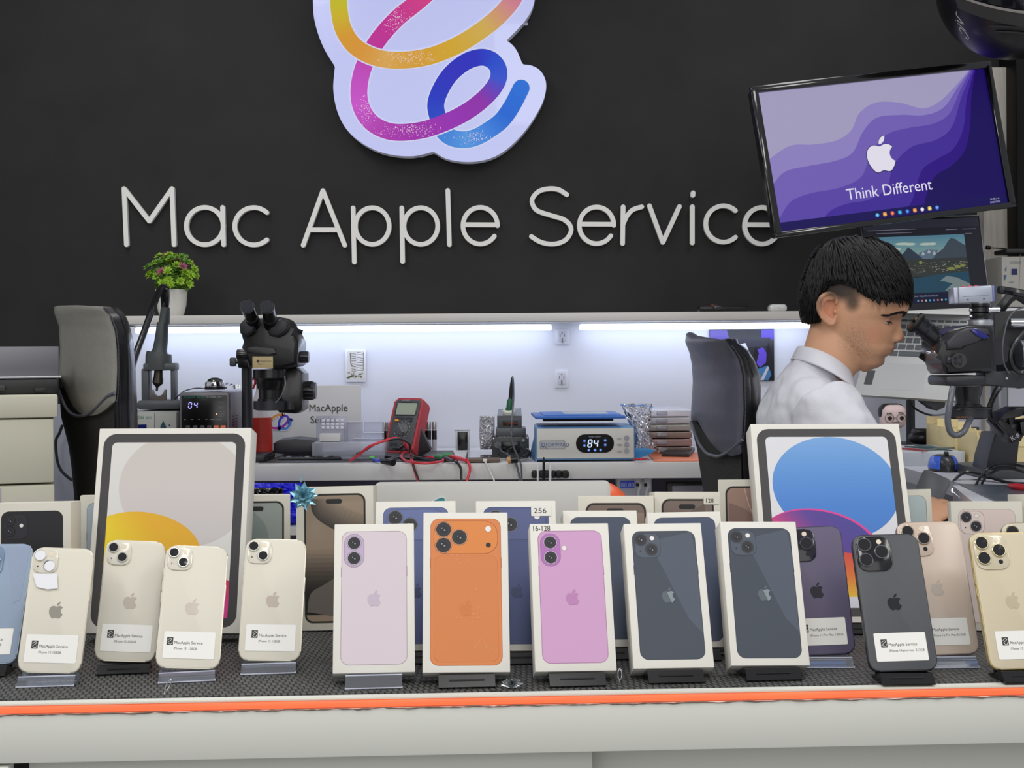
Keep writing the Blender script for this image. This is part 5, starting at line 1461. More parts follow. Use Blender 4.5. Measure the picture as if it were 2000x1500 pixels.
eyep((522, 598, YM - .16), (530, 636, YM - .04), 14.5, 14)
def hcyl(x0, x1, y, r, Y, nm, mt_, par, r1=None, rid=True, n=28):
    a, b_ = P(x0, y, Y), P(x1, y, Y); kx = Y / F_PX
    m_ = MB()
    pts = []
    N = 36; vs = []
    for (q, rr) in ((a, r), (a + (b_ - a) * .1, r * 1.02), (b_ - (b_ - a) * .1, (r1 or r) * 1.02), (b_, (r1 or r) * .93)):
        for k in range(N):
            th = 2 * PI * k / N; rr2 = rr * kx * (1 - (.05 if (rid and k % 2) else 0))
            vs.append(q + Vector((0, rr2 * math.cos(th), rr2 * math.sin(th))))
    fs = [(i * N + k, i * N + (k + 1) % N, (i + 1) * N + (k + 1) % N, (i + 1) * N + k) for i in range(3) for k in range(N)]
    fs += [tuple(range(N - 1, -1, -1)), tuple(3 * N + k for k in range(N))]
    m_.add(vs, fs); return m_.build(nm, mt_, par, angle=25)
hcyl(568, 603, 697.5, 11.5, YM, 'zoom_knob', SCM, t)
hcyl(482, 463, 693, 10.5, YM, 'zoom_knob', SCM, t)
hcyl(577, 613, 763, 17, YM + .06, 'focus_knob', SCM, t, 18.5)
hcyl(580, 545, 763, 12, YM + .06, 'focus_shaft', SCM, t, 12)
MB().cyl(P(613, 763, YM + .06), P(617, 763, YM + .06), 16.5 * YM / F_PX, n=32).build('knob_cap', mat('cap_grey', (84, 86, 92), .35), t)
px_box(493, 533, 696, 720, YM - .0525, .002, .0008).build('beige_label', mat('label_beige', (196, 176, 132), .5), t)
S = MB(); S.poly(rrect(4.6, 5, .5, -9, 3), (60, 50, 40), 1.2); S.text('MacApple Service', -5, 1.6, 3, (90, 76, 56), 1.2, sx=.75); S.text('iPhone 13', -9, -4, 2.4, (90, 76, 56), 1.2, sx=.8)
art_on(S, 513, 708, YM - .0535, 'label_print', t)
kx = YM / F_PX
o = P(527, 721, YM)
MB().lathe([(33 * kx, 0), (33 * kx, -17 * kx), (27 * kx, -22 * kx), (24 * kx, -38 * kx), (22 * kx, -40 * kx), (21.5 * kx, -57 * kx), (24 * kx, -58 * kx), (24 * kx, -62 * kx)][::-1], 40, Matrix.Translation(o)).build('lens_barrel', SCM, t)
MB().lathe([(32 * kx, -62 * kx), (32 * kx, -78 * kx), (26 * kx, -80 * kx), (20 * kx, -78 * kx), (20 * kx, -62 * kx)][::-1], 40, Matrix.Translation(o)).build('ring_light', SCM2, t)
extr([(548, 720), (578, 718), (590, 730), (590, 800), (578, 808), (545, 806), (535, 792), (548, 785)], YM + .01, YM + .12, .004).build('focus_block', SCM, t)
MB().cyl(P(566, 800, YM - .0), P(566, 786, YM - .0), 9 * kx, n=24).build('block_screw', SCM2, t)
MB().tube(catmull([P(556, 735, YM - .04), P(557, 752, YM - .05), P(552, 768, YM - .05), P(545, 779, YM - .045), P(538, 787, YM - .04)], 8), .0014, 6).build('light_cable', mat('cable_grey', (120, 122, 128), .4), t)
MB().cyl(P(482.5, 903, 3.5) * 1, P(482.5, 712, 3.5), 10.5 * 3.5 / F_PX, n=28)
pp0 = P(482.5, 760, 3.5)
MB().cyl(Vector((pp0.x, 3.5, ZD + .001)), Vector((pp0.x, 3.5, P(0, 690, 3.5).z)), 10.5 * 3.5 / F_PX, n=28).build('post', SCM2, t)
MB().box((pp0.x - .005, 3.56, ZD + .011), (.10, .16, .020), .006).build('base_plate', SCM2, t)
MB().box((pp0.x, 3.5, P(0, 708, 3.5).z), (.036, .05, .035), .004).build('post_clamp', SCM, t)
MB().tube([Vector((pp0.x, 3.5, P(0, 706, 3.5).z)), P(560, 706, YM + .10)], .012, 16).build('cross_arm', SCM2, t)
q = P(455, 707, 3.49)
MB().tube([q + Vector((.03, 0, 0)), q + Vector((.005, 0, 0))], .0045, 12).build('clamp_screw', SCM2, t)
MB().box((q.x, q.y, q.z), (.016, .012, .022), .004).build('wing_knob', mat('wing_grey', (72, 76, 80), .4), t)

# ================================================================== desk mats and boards
def flat_on(pts, z0, h, bev=.0006):
    pl = [onz(p[0], p[1], ZD) for p in pts]
    return MB().prism([(q.x, q.y) for q in pl], z0, z0 + h, bev=bev)
Z1 = ZD + .0006
solo(flat_on([(505, 905), (895, 902), (885, 881), (540, 883)], ZD + .0003, .0016), 'work_mat', mat('mat_grey', (58, 60, 64), .5, var=.06, scale=30), 'dark grey repair mat on the bench below the multimeter', 'mat')
ZT = ZD + .0022
solo(flat_on([(1278, 902), (1440, 901), (1440, 885), (1262, 886)], ZD + .0003, .0022), 'silicone_mat', mat('mat_orange', (228, 132, 96), .5), 'orange mat on the bench under the black notebook', 'mat')
# white acrylic sign board leaning on the panel
YA = 3.86
t = thing('acrylic_sign', 'pale standing acrylic board with dark lettering, behind the left microscope', 'sign', Vector((P(590, 880, YA).x, YA, ZD)))
b_ = MB(); p0, p1 = P(500, 700, YA), P(705, 752, YA)
b_.box(((p0.x + p1.x) / 2, YA, (ZD + .003 + p1.z) / 2), (p1.x - p0.x, .006, p1.z - ZD - .003), .002)
b_.build('board', mat('board_grey', (214, 215, 218), .35), t)
S = MB(); S.text('MacApple', 0, 0, 14.0, (62, 62, 52), 1, 'C', sx=.98); S.text('Service', -8, -23, 14.0, (62, 62, 52), 1, 'C', sx=.98)
art_on(S, 641, 803, YA - .0035, 'raised_lettering', t)
S = MB()
for ctrl, cols in (([(-22, 6), (-10, 14), (2, 15)], [(220, 150, 70), (220, 140, 80)]), ([(-24, -10), (-6, -11), (8, -2), (12, 8), (6, 13), (-3, 7), (-6, -3), (-5, -12)], [(200, 60, 160), (110, 50, 170), (60, 60, 200), (50, 60, 200)]), ([(-6, -12), (6, -13), (14, -6), (18, 6)], [(90, 140, 220), (60, 110, 210)])):
    cc = catmull([(a, b1, 0) for a, b1 in ctrl], 6); S.ribbon(cc, 8, (225, 226, 235), .8); S.ribbon(cc, 5, cols, 1)
art_on(S, 551, 825, YA - .0035, 'swirl_mark', t)
MB().box(((p0.x + p1.x) / 2, YA + .02, ZD + .004), (.2, .06, .006), .001).build('foot', mat('board_grey'), t)
# flat black pouch, phone chassis, organiser
t = extr([(533, 885), (533, 866), (545, 859), (575, 856), (610, 859), (620, 866), (620, 885)], 3.62, 3.72, .006)
zfit(t, ZT); solo(t, 'tool_pouch', mat('pouch_grey', (52, 53, 60), .45), 'flat dark grey pouch lying behind the phone chassis on the bench', 'pouch')
t = thing('phone_chassis', 'opened black phone chassis lying on the grey mat, left of the red leads', 'phone', onz(606, 901, ZT))
b_ = flat_on([(543, 901), (667, 900), (662, 893), (553, 893)], ZT, .006, .002); b_.build('chassis_frame', mat('chassis_black', (26, 26, 30), .35), t)
for i in range(9):
    x = 552 + i * 12; q = onz(x, 897, ZT)
    MB().box((q.x, q.y, ZT + .0068), (.010, .018, .002), .0005).build('board_part', mat('part_%d' % (i % 3), ((60, 62, 70), (150, 150, 156), (34, 34, 40))[i % 3], .35), t)
FR_ = clear('frosted_plastic', (222, 226, 240), .42, .25)
FR2 = clear('frosted_lid', (232, 234, 244), .25, .2)
t = thing('parts_organiser', 'open translucent white parts box between the sign board and the multimeter', 'box', Vector((P(680, 890, 3.6).x, 3.6, ZD)))
b_ = px_box(609, 752, 864, 891, 3.56, .10, .003); zfit(b_, ZT); b_.build('tray', FR_, t)
px_box(618, 678, 812, 864, 3.645, .004, .001).build('lid', FR2, t); px_box(672, 750, 824, 862, 3.65, .004, .001).build('lid', FR2, t)
wf = mat('rib_white', (226, 228, 240), .4)
for i in range(5):
    for j in range(3):
        px_box(628 + i * 9.2, 634 + i * 9.2, 819 + j * 7, 824 + j * 7, 3.640, .004, .0008).build('cell_rib', wf, t)
px_box(624, 664, 847, 862, 3.600, .03, .001).build('inner_box', mat('inner_white', (214, 214, 212), .5), t)
for (x0_, x1_, y0_, y1_) in ((672, 752, 822, 824), (709, 711, 824, 846), (711, 750, 844, 846), (690, 750, 855, 857)): px_box(x0_, x1_, y0_, y1_, 3.646, .003, .0005).build('lid_rim', wf, t)
# vials
for i, x in enumerate((751, 760, 828, 837.5, 848.5)):
    Yv = 3.88; kx = Yv / F_PX; o = P(x, 874, Yv); o.z = ZD
    t = thing('glass_vial', ('small silver capped vial with a black band, ' + ('leftmost, left of the multimeter' if i == 0 else 'touching the left side of the multimeter' if i == 1 else 'first to the right of the multimeter' if i == 2 else 'second to the right of the multimeter' if i == 3 else 'third and rightmost, right of the multimeter')), 'bottle', o, 'glass vials in a row behind the multimeter')
    H_ = P(0, 830, Yv).z - ZD
    r_ = 4.6 * kx if i > 1 else 4.2 * kx
    MB().lathe([(r_, 0), (r_, H_ * .72), (r_ * .9, H_ * .75)], 20).build('glass_body', mat('vial_glass', (176, 178, 186), .15, coat=.5), t, world=False)
    MB().lathe([(r_ * 1.04, H_ * .40), (r_ * 1.04, H_ * .70)], 20).build('black_band', mat('band_black', (16, 16, 18), .4), t, world=False)
    MB().lathe([(r_, H_ * .75), (r_ * 1.02, H_ * .78), (r_ * 1.02, H_ * .98), (r_ * .9, H_)], 20).build('silver_cap', mat('cap_silver', (176, 176, 180), .3, metal=.6), t, world=False)
t = thing('screen_module', 'small black display module standing against the panel, right of the meter', 'module', Vector((P(903, 880, 3.9).x, 3.9, ZD)))
b_ = px_box(894, 913, 843, 879, 3.90, .006, .001); zfit(b_, ZD + .0005); b_.build('glass', mat('module_black', (12, 12, 14), .2), t)
for (x0_, x1_) in ((890, 893.5), (913.5, 917)):
    b_ = px_box(x0_, x1_, 841, 879, 3.90, .006, .0008); zfit(b_, ZD + .0005); b_.build('side_rail', mat('rail_pale', (176, 178, 182), .3, metal=.4), t)
px_box(888, 918, 838.5, 842, 3.90, .007, .0008).build('top_rail', mat('rail_pale'), t)

# ================================================================== MULTIMETER and leads
Mm, mw, mh = pose([(773.5, 778), (828, 779), (805, 882), (749, 884)], .070, .130, tilt=14, zb=ZD + .004, st=6, sy=14, sr=10, ss=.15, Y0=3.5)
T0 = Mm @ Matrix.Translation((0, -mh / 2, 0))
t = thing('multimeter', 'red and grey multimeter propped up on the bench with a round dial', 'multimeter', T0)
RED = mat('meter_red', (178, 42, 54), .45)
def mc(z0, z1, w_, h_, r_, b__): return MB().prism(rrect(w_, h_, r_, 0, mh / 2), z0, z1, None, bev=b__, seg=3)
mc(-.042, 0, mw + .004, mh + .002, .010, .005).build('red_holster', RED, t, world=False)
mc(-.002, .0025, mw - .010, mh - .010, .006, .0015).build('front_face', mat('meter_grey', (66, 67, 72), .5), t, world=False)
MB().prism(rrect(mw - .020, mh * .26, .003, -.001, mh * .80), .002, .0035, None, bev=.0006).build('display_frame', BLK, t, world=False)
MB().prism(rrect(mw - .026, mh * .215, .001, -.001, mh * .795), .003, .0041).build('display_glass', mat('lcd_grey', (158, 168, 150), .12, coat=.8), t, world=False)
keys = [(-.022, .62), (-.008, .62), (.006, .62), (.019, .62), (.019, .575)]
for (x, y) in keys: MB().prism(rrect(.0095, .0042, .001, x, y * mh), .002, .0050, None, bev=.0006).build('soft_key', mat('key_slate', (44, 46, 50), .5), t, world=False)
MB().prism(rrect(.011, .006, .001, -.022, .575 * mh), .002, .0052, None, bev=.0006).build('orange_key', mat('key_amber', (236, 158, 50), .45), t, world=False)
dl = MB().lathe([(.0175, .002), (.0175, .0045), (.016, .0055), (.0001, .0055)], 36, Matrix.Translation((-.001, mh * .41, 0))).build('dial', mat('dial_grey', (84, 86, 90), .45), t, world=False)
MB().prism(rrect(.007, .030, .003), .005, .011, Matrix.Translation((-.001, mh * .41, 0)) @ Matrix.Rotation(math.radians(38), 4, 'Z'), bev=.001).build('dial_grip', mat('grip_grey', (98, 99, 103), .45), dl, world=False)
S = MB()
for i in range(12):
    a = math.radians(-60 + i * 27); S.poly(ell(-.001 + .0225 * math.cos(a), mh * .41 + .0225 * math.sin(a), .0013, n=8), ((206, 178, 140) if i < 4 else (170, 172, 176)), .003)
S.text('CE', -.028, mh * .235, .005, (200, 200, 200), .003); S.text('KAISWEETS', -.020, mh * .945, .0042, (190, 190, 195), .003, sx=.8)
S.build('face_print', PRINT, t, world=False, smooth=False)
for (x, y) in ((-.022, .13), (-.010, .13), (.010, .11), (.020, .13)):
    MB().lathe([(.0045, .001), (.0045, .0035), (.0028, .0035), (.0028, .001)], 16, Matrix.Translation((x, y * mh, 0))).build('jack', BLK, t, world=False)
MB().tube([Vector((.012, mh * .12, .004)), Vector((.006, mh * .03, .014)), Vector((-.006, -.004 + .006, .022))], [.0055, .0045, .003], 10).build('probe_plug', BLK, t, world=False)
b_ = extr([(822, 838), (816, 884), (842, 880)], 3.56, 3.62, .002); zfit(b_, ZT); b_.build('prop_stand', BLKR, t)
def lead(nm, lb, pts, r, mt_, Y=None, n=8, cat='cable', par=None, grp=None):
    """pts: (px, py, Y) triples, or (px,py) lying on the bench"""
    q = [P(*p) if len(p) == 3 else onz(p[0], p[1], ZT + .002) for p in pts]
    for v in q: v.z = max(v.z, ZT + r * 1.02) if v.y > 3.395 else v.z
    b_ = MB().tube(catmull(q, 8), r, n)
    if par is not None: return b_.build(nm, mt_, par)
    return solo(b_, nm, mt_, lb, cat, grp)
RL = mat('lead_red', (214, 52, 66), .4); BK = mat('lead_black', (30, 31, 36), .4)
lead('test_lead', 'red test lead looping over the foot of the multimeter and off the bench edge', [(684, 901), (700, 889, 3.42), (722, 872, 3.40), (748, 862, 3.40), (770, 856, 3.41), (786, 860, 3.41), (796, 872, 3.41), (802, 890, 3.41), (806, 905, 3.39), (812, 925, 3.385), (820, 950, 3.38)], .0034, RL)
lead('test_lead', 'black test lead arching beside the red one across the multimeter foot', [(690, 890), (712, 880, 3.43), (735, 866, 3.41), (762, 859, 3.405), (784, 858, 3.40), (800, 868, 3.40), (802, 888, 3.42), (830, 896), (870, 899)], .0030, BK)
lead('test_lead', 'red lead loop lying on the mat right of the multimeter foot', [(790, 866, 3.42), (792, 880), (784, 893), (796, 902), (830, 905), (862, 902), (864, 896), (846, 895), (820, 892), (808, 884, 3.5), (800, 872, 3.44)], .0032, RL)
lead('test_lead', 'black lead running down over the bench edge beside the red one', [(800, 880, 3.42), (804, 896, 3.40), (808, 912, 3.384), (815, 930, 3.382), (821, 952, 3.38)], .0026, BK)
lead('test_lead', 'thin black lead lying on the mat under the multimeter', [(688, 888), (720, 892), (760, 893), (800, 896), (850, 900)], .0026, BK)
t = thing('clip_probe', 'red clip lead with green grip draped over the bench edge', 'probe', onz(885, 896, ZT))
GRN = mat('clip_green', (62, 140, 88), .45)
MB().tube([onz(866, 889, ZT + .007), onz(884, 889, ZT + .007)], [.007, .006], 12).build('green_grip', GRN, t)
MB().tube([onz(882, 892, ZT + .007), onz(898, 896, ZT + .007), P(911, 899, 3.40)], [.006, .0055, .0045], 10).build('red_boot', RL, t)
lead('cord', None, [(910, 897, 3.41), (916, 906, 3.39), (918, 918, 3.385), (914, 932, 3.38), (909, 950, 3.37)], .0032, RL, par=t)
t = thing('clip_probe', 'black clip lead with green grip, crossing under the red clip lead', 'probe', onz(860, 894, ZT))
MB().tube([onz(852, 892, ZT + .007), onz(868, 894, ZT + .007)], [.0062, .007], 12).build('green_grip', GRN, t)
MB().tube([onz(868, 894, ZT + .007), onz(884, 900, ZT + .006)], [.0055, .004], 10).build('black_boot', mat('boot_grey', (58, 60, 64), .45), t)
lead('cord', None, [(884, 899, 3.43), (894, 905, 3.39), (900, 915, 3.385), (901, 930, 3.38), (900, 950, 3.37)], .0030, BK, par=t)
t = thing('hook_probe', 'black hook probes with blue and green tips on the mat before the multimeter', 'probe', onz(750, 901, ZT))
MB().tube([onz(746, 902, ZT + .006), onz(768, 904, ZT + .006)], [.005, .008], 10).build('probe_body', BLK, t)
MB().tube([onz(729, 898, ZT + .004), onz(742, 900, ZT + .005)], .004, 10).build('blue_tip', mat('tip_blue', (60, 80, 200), .4), t)
MB().tube([onz(722, 894, ZT + .004), onz(732, 894, ZT + .004)], .004, 10).build('green_tip', mat('tip_green', (90, 190, 90), .4), t)
MB().tube([onz(756, 901, ZT + .006), onz(775, 892, ZT + .006)], [.006, .004], 10).build('probe_body', BLK, t)

# foil bag, phone on charge
def bag(outline, Y, th, lb, nm, mt_, crinkle=.008, seed=3, floor=True):
    r = random.Random(seed)
    xs_ = [p[0] for p in outline]; ys_ = [p[1] for p in outline]
    L_ = edge_interp([p for p in outline if p[0] <= (min(xs_) + max(xs_)) / 2]); R_ = edge_interp([p for p in outline if p[0] > (min(xs_) + max(xs_)) / 2])
    y0_, y1_ = min(ys_), max(ys_); g = MB(); nu, nv = 22, 30
    off = {(i, j): (r.uniform(-1, 1), r.uniform(-1, 1)) for i in range(nu) for j in range(nv)}
    def mk(sg):
        def fn(u, v):
            i, j = round(u * (nu - 1)), round(v * (nv - 1)); y = y0_ + (y1_ - y0_) * v
            e = min(u, 1 - u, v, 1 - v); bul = (1 - math.exp(-e * 8)) * th / 2 * (.3 + v)
            ox = off[(i, j)] if e > 0 else (0, 0)
            x = L_(y) * (1 - u) + R_(y) * u
            return P(x + ox[0] * 1.0, y + ox[1] * .8, Y - sg * (bul + (crinkle * ox[0] * .5 if e > 0 else 0)))
        g.grid(fn, nu, nv)
    mk(1); mk(-1)
    n = nu * nv; lo = ZT
    if floor:
        for v in g.v: v.z = max(v.z, lo)
    return g
g = bag([(937, 816), (938, 876), (936, 850), (966, 812), (967, 878), (966, 850)], 3.62, .03, None, None, None)
solo(g, 'foil_bag', mat('bag_foil', (206, 206, 212), .28, metal=.55), 'crinkled silver foil bag left of the soldering station', 'bag', smooth=False)
t = thing('smartphone', 'brown edged phone lying face up on the bench, charging by a white cable', 'phone', onz(938, 905, ZD))
pl = [onz(908, 905, ZD), onz(977, 904, ZD), onz(966, 889, ZD), onz(912, 889, ZD)]
MB().prism([(q.x, q.y) for q in pl], ZT, ZT + .010, bev=.002).build('frame', mat('frame_brown', (108, 92, 82), .4, metal=.3), t)
cc = sum((Vector((q.x, q.y, 0)) for q in pl), Vector()) / 4
MB().prism([(cc.x + (q.x - cc.x) * .93, cc.y + (q.y - cc.y) * .93) for q in pl], ZT + .0098, ZT + .0108).build('screen', mat('screen_sheen', (52, 54, 62), .12, coat=1), t)
MB().box(((pl[0].x + pl[1].x) / 2 + .006, pl[0].y - .006, ZT + .005), (.010, .012, .006), .001).build('charging_plug', WHP, t)
lead('charging_cable', 'thin white cable hanging from the charging phone over the bench edge', [(946, 900, 3.395), (951, 908, 3.385), (957, 920, 3.38), (963, 934, 3.37), (970, 950, 3.36)], .0018, mat('cable_white', (214, 212, 204), .4))

# ================================================================== SOLDERING STATION
YQ = 3.58
t = thing('soldering_station', 'dark grey soldering station with a front plug and small dial', 'soldering station', Vector((P(996, 890, YQ).x, YQ + .06, ZD)))
ST = mat('station_dark', (60, 64, 66), .45); ST2 = mat('station_mid', (84, 88, 92), .4)
b_ = px_box(961, 1033, 853, 888, YQ, .12, .003); zfit(b_, ZD + .0005); b_.build('casing', ST, t)
px_box(980, 1015, 862, 884, YQ - .002, .003, .0005).build('display', mat('display_black', (10, 10, 12), .15), t)
MB().cyl(P(972, 869, YQ), P(972, 869, YQ - .016), 6.5 * YQ / F_PX, n=20).build('socket_plug', ST2, t)
MB().cyl(P(1022, 860, YQ), P(1022, 860, YQ - .008), 3 * YQ / F_PX, n=20).build('dial_knob', mat('knob_pale', (150, 152, 150), .4), t)
S = MB(); S.text('SUGON T26', -24, 0, 3.8, (150, 160, 156), .5, sx=.9); S.poly(rrect(16, .9, .3, 16, 2), (120, 122, 120), .5)
art_on(S, 996, 855.5, YQ - .001, 'front_marking', t)
for (x, y) in ((964, 856), (1030, 855), (1031, 877)): MB().cyl(P(x, y, YQ), P(x, y, YQ - .002), 1.4 * YQ / F_PX, n=10).build('screw', SILV, t)
t = thing('iron_holder', 'grey soldering iron holder with a copper wool window, on the dark station', 'holder', P(998, 852, YQ + .05))
zt_ = P(0, 853, YQ).z
b_ = px_box(968, 1027, 836, 852.5, YQ + .012, .09, .003); zfit(b_, zt_ + .0006); b_.build('holder_base', ST2, t)
px_box(971, 1019, 812, 836, YQ + .03, .06, .002).build('holder_body', mat('holder_grey', (76, 79, 84), .42), t)
px_box(982, 1011, 821, 831, YQ + .0285, .002, .004).build('wool_window', BLK, t)
w_ = MB()
for i in range(70):
    c0 = P(rnd.uniform(984, 1009), rnd.uniform(826, 830), YQ + .0275); a = rnd.random() * PI
    w_.tube([c0, c0 + Vector((.003 * math.cos(a), -.001, .002 * math.sin(a)))], .0005, 4)
tag(w_.build('copper_wool', mat('copper_wool', (190, 96, 60), .35, metal=.7), t), kind='stuff')
# sloping top of the holder
sl = MB(); q = [P(971, 812, YQ + .03), P(1019, 812, YQ + .03), P(1018, 797, YQ + .10), P(973, 799, YQ + .10)]
sl.add(q + [v - Vector((0, 0, .004)) for v in q], [(0, 1, 2, 3), (7, 6, 5, 4), (0, 4, 5, 1), (1, 5, 6, 2), (2, 6, 7, 3), (3, 7, 4, 0)]); sl.build('holder_top', mat('holder_top', (100, 102, 110), .35), t, smooth=False)
o = P(994, 805, YQ + .05); kx = (YQ + .05) / F_PX
MB().lathe([(12.5 * kx, -.004), (12.5 * kx, .004), (10.5 * kx, .007), (8 * kx, .008), (8 * kx, .0)], 28, Matrix.Translation(o) @ Matrix.Rotation(math.radians(18), 4, 'X')).build('holder_ring', mat('ring_pale', (206, 210, 196), .4), t)
t = thing('soldering_iron', 'soldering iron with green grip and black tail standing in the holder', 'tool', P(995, 808, YQ + .05))
seg([(994, 806, 6.5), (995, 796, 6.3), (996, 784, 6.0), (997.5, 779, 4.5)], YQ + .05, mat('iron_green', (30, 94, 62), .45), 'grip', t)
seg([(997, 780, 4), (998, 765, 3.8), (999, 750, 3), (1000.5, 738, 2.2), (1001, 735, 1)], YQ + .05, BLKR, 'tail', t)
MB().tube(catmull([P(1001, 736, YQ + .05), P(1002.5, 745, YQ + .03), P(1003, 780, YQ - .02), P(1000, 820, YQ - .06), P(999, 850, YQ - .08), P(1004, 875, YQ - .13), P(1012, 893, 3.41), P(1018, 910, 3.385), P(1019, 935, 3.38), P(1019, 955, 3.37)], 10), .0021, 8).build('cord', mat('cord_grey', (74, 76, 84), .35), t)
b_ = MB(); pts = []
for i in range(150):
    a = i * .42; rr = 1 + .12 * math.sin(i * 1.3)
    pts.append(P(1012 + 24 * rr * math.cos(a) * (1 - i / 500), 884 + 10 * rr * math.sin(a), 3.50 - .04 * math.sin(a + .5) + .012 * math.sin(i)))
for v in pts: v.z = max(v.z, ZD + .004)
b_.tube(pts, .0022, 6)
solo(b_, 'coiled_cord', mat('coil_black', (26, 27, 30), .3), 'black cord bundled in loops before the soldering station', 'cable')
lead('station_cord', 'grey black cord from the station plug, over the bench edge', [(973, 870, 3.56), (980, 881, 3.52), (992, 888, 3.48), (1003, 897, 3.42), (1010, 912, 3.388), (1015, 935, 3.38), (1016, 955, 3.37)], .0024, mat('cord_grey'))
t = thing('brass_weight', 'small amber and black knob before the coiled cord', 'tool', onz(998, 900, ZD))
q = onz(998, 900, ZD + .008); MB().cyl(q + Vector((-.008, 0, .0)), q + Vector((.0, 0, .002)), .0085, n=18).build('amber_end', mat('amber', (188, 142, 84), .4), t)
MB().cyl(q + Vector((.0, 0, .002)), q + Vector((.016, 0, .004)), .009, n=18).build('black_end', BLK, t)

# ================================================================== SCREEN SEPARATOR
YF = 3.43
t = thing('heating_plate', 'blue cased screen separator with a pale front panel reading 84', 'heater', Vector((P(1143, 900, YF).x, YF + .1, ZD)))
BLU = mat('case_blue', (104, 148, 196), .4)
p0, p1 = P(1046, 897, YF), P(1240, 833, YF); dpt = .22
b_ = MB().box(((p0.x + p1.x) / 2, YF + dpt / 2 + .003, (p1.z + ZD + .004) / 2), (p1.x - p0.x, dpt, p1.z - ZD - .004), .007, seg=3); b_.build('casing', BLU, t)
px_box(1049, 1238, 836, 896, YF - .001, .004, .002).build('front_panel', mat('panel_pale', (206, 204, 198), .45, metal=.05), t)
# flared left foot of the case
sl = MB(); A_ = [P(1034, 900, YF + .20), P(1047, 836, YF + .20), P(1050, 836, YF + .01), P(1046, 899, YF + .01)]
for v in (A_[0], A_[3]): v.z = ZD + .001
sl.add(A_ + [v + Vector((.004, .0, 0)) for v in A_], [(0, 1, 2, 3), (7, 6, 5, 4), (0, 3, 7, 4), (1, 5, 6, 2), (0, 4, 5, 1), (3, 2, 6, 7)]); sl.build('side_skirt', BLU, t, smooth=False)
for xx in (1053, 1234):
    q = P(xx, 899, YF + .02); MB().cyl(Vector((q.x, q.y, ZD + .0003)), Vector((q.x, q.y, ZD + .0045)), .008, n=16).build('rubber_foot', BLKR, t)
S = MB(); S.poly(rrect(74, 36, 17, 0, 0), (10, 12, 18), .5); art_on(S, 1162, 866, YF - .0012, 'display_window', t, ink('window_gloss', .12, coat=.5))
S = MB()
sevenseg(S, '8', -14, -7, 14, (200, 220, 255), wd=7); sevenseg(S, '4', -2.5, -7, 14, (200, 220, 255), wd=7)
for (x, y) in ((-20.5, 5), (-20.5, -4), (20, 6), (20, -3), (-12, -13), (0, -13), (11, -13)): S.poly(ell(x, y, 3), (44, 66, 120), .5); S.poly(ell(x, y, 1.6), (96, 140, 210), .6)
art_on(S, 1162, 866, YF - .0016, 'lit_digits', t, MATS['lit_digits'])
S = MB(); sevenseg(S, '8', 0, -7, 14, (66, 72, 84), wd=7); S.text('Intelligent Separator', 0, 12, 2.6, (160, 170, 190), .4, 'C', sx=.8); 
S.text('Model FW-330N', -107, 38, 3.6, (96, 96, 96), .4, sx=1.0); S.text('CE FC', -107, -10, 4.6, (104, 104, 104), .4)
art_on(S, 1171 - 9 + 0, 866, YF - .0014, 'panel_print', t)
S = MB(); S.poly(rrect(49, 16.5, 2, 0, 0), (136, 138, 142), .3); S.poly(rrect(47, 14.5, 1.5, 0, 0), (172, 174, 178), .4)
S.poly(ell(-18, 0, 4), (60, 96, 150), .5); S.poly(ell(-18, 0, 2.4), (172, 174, 178), .6); S.text('FORWARD', -13, -3.6, 7.2, (66, 84, 120), .6, sx=.92)
art_on(S, 1079, 868.5, YF - .0014, 'name_plate', t)
for y in (854.6, 867.5, 880):
    MB().cyl(P(1224, y, YF), P(1224, y, YF - .004), 4.6 * YF / F_PX, n=24).build('round_button', mat('button_grey', (142, 144, 156), .4), t)
S = MB()
for y in (11.5, -1, -14): S.poly(rrect(10, 1.1, .3, 0, y), (140, 138, 136), .3); S.poly(rrect(8, 1.1, .3, 0, y - 2.6), (150, 148, 146), .3)
art_on(S, 1210, 867, YF - .0012, 'button_caption', t)
zc_ = P(0, 833, YF).z
t = thing('silicone_tray', 'blue silicone tray lying askew on top of the screen separator', 'tray', P(1130, 826, YF + .08))
SB = mat('silicone_blue', (48, 104, 190), .45)
q = [P(1046, 824, YF - .01), P(1222, 819, YF - .01), P(1203, 799, YF + .24), P(1037, 802, YF + .24)]
zt0 = zc_ + .008
MB().prism([(v.x, v.y) for v in q], zt0, zt0 + .007, bev=.002).build('tray_base', SB, t)
cc = sum((Vector((v.x, v.y, 0)) for v in q), Vector()) / 4
MB().prism([(cc.x + (v.x - cc.x) * .86 + .006, cc.y + (v.y - cc.y) * .78) for v in q], zt0 + .0068, zt0 + .0098, bev=.001).build('raised_panel', mat('silicone_light', (66, 122, 206), .45), t)
MB().prism([(cc.x + (v.x - cc.x) * .5 + .02, cc.y + (v.y - cc.y) * .5) for v in q], zt0 + .0097, zt0 + .0107, bev=.0003).build('pale_sheet', mat('sheet_pale', (190, 198, 206), .5), t)
b_ = MB().box((cc.x, cc.y, (zc_ + zt0) / 2), (.17, .15, zt0 - zc_ - .001), .001); b_.build('dark_spacer', BLKR, t)

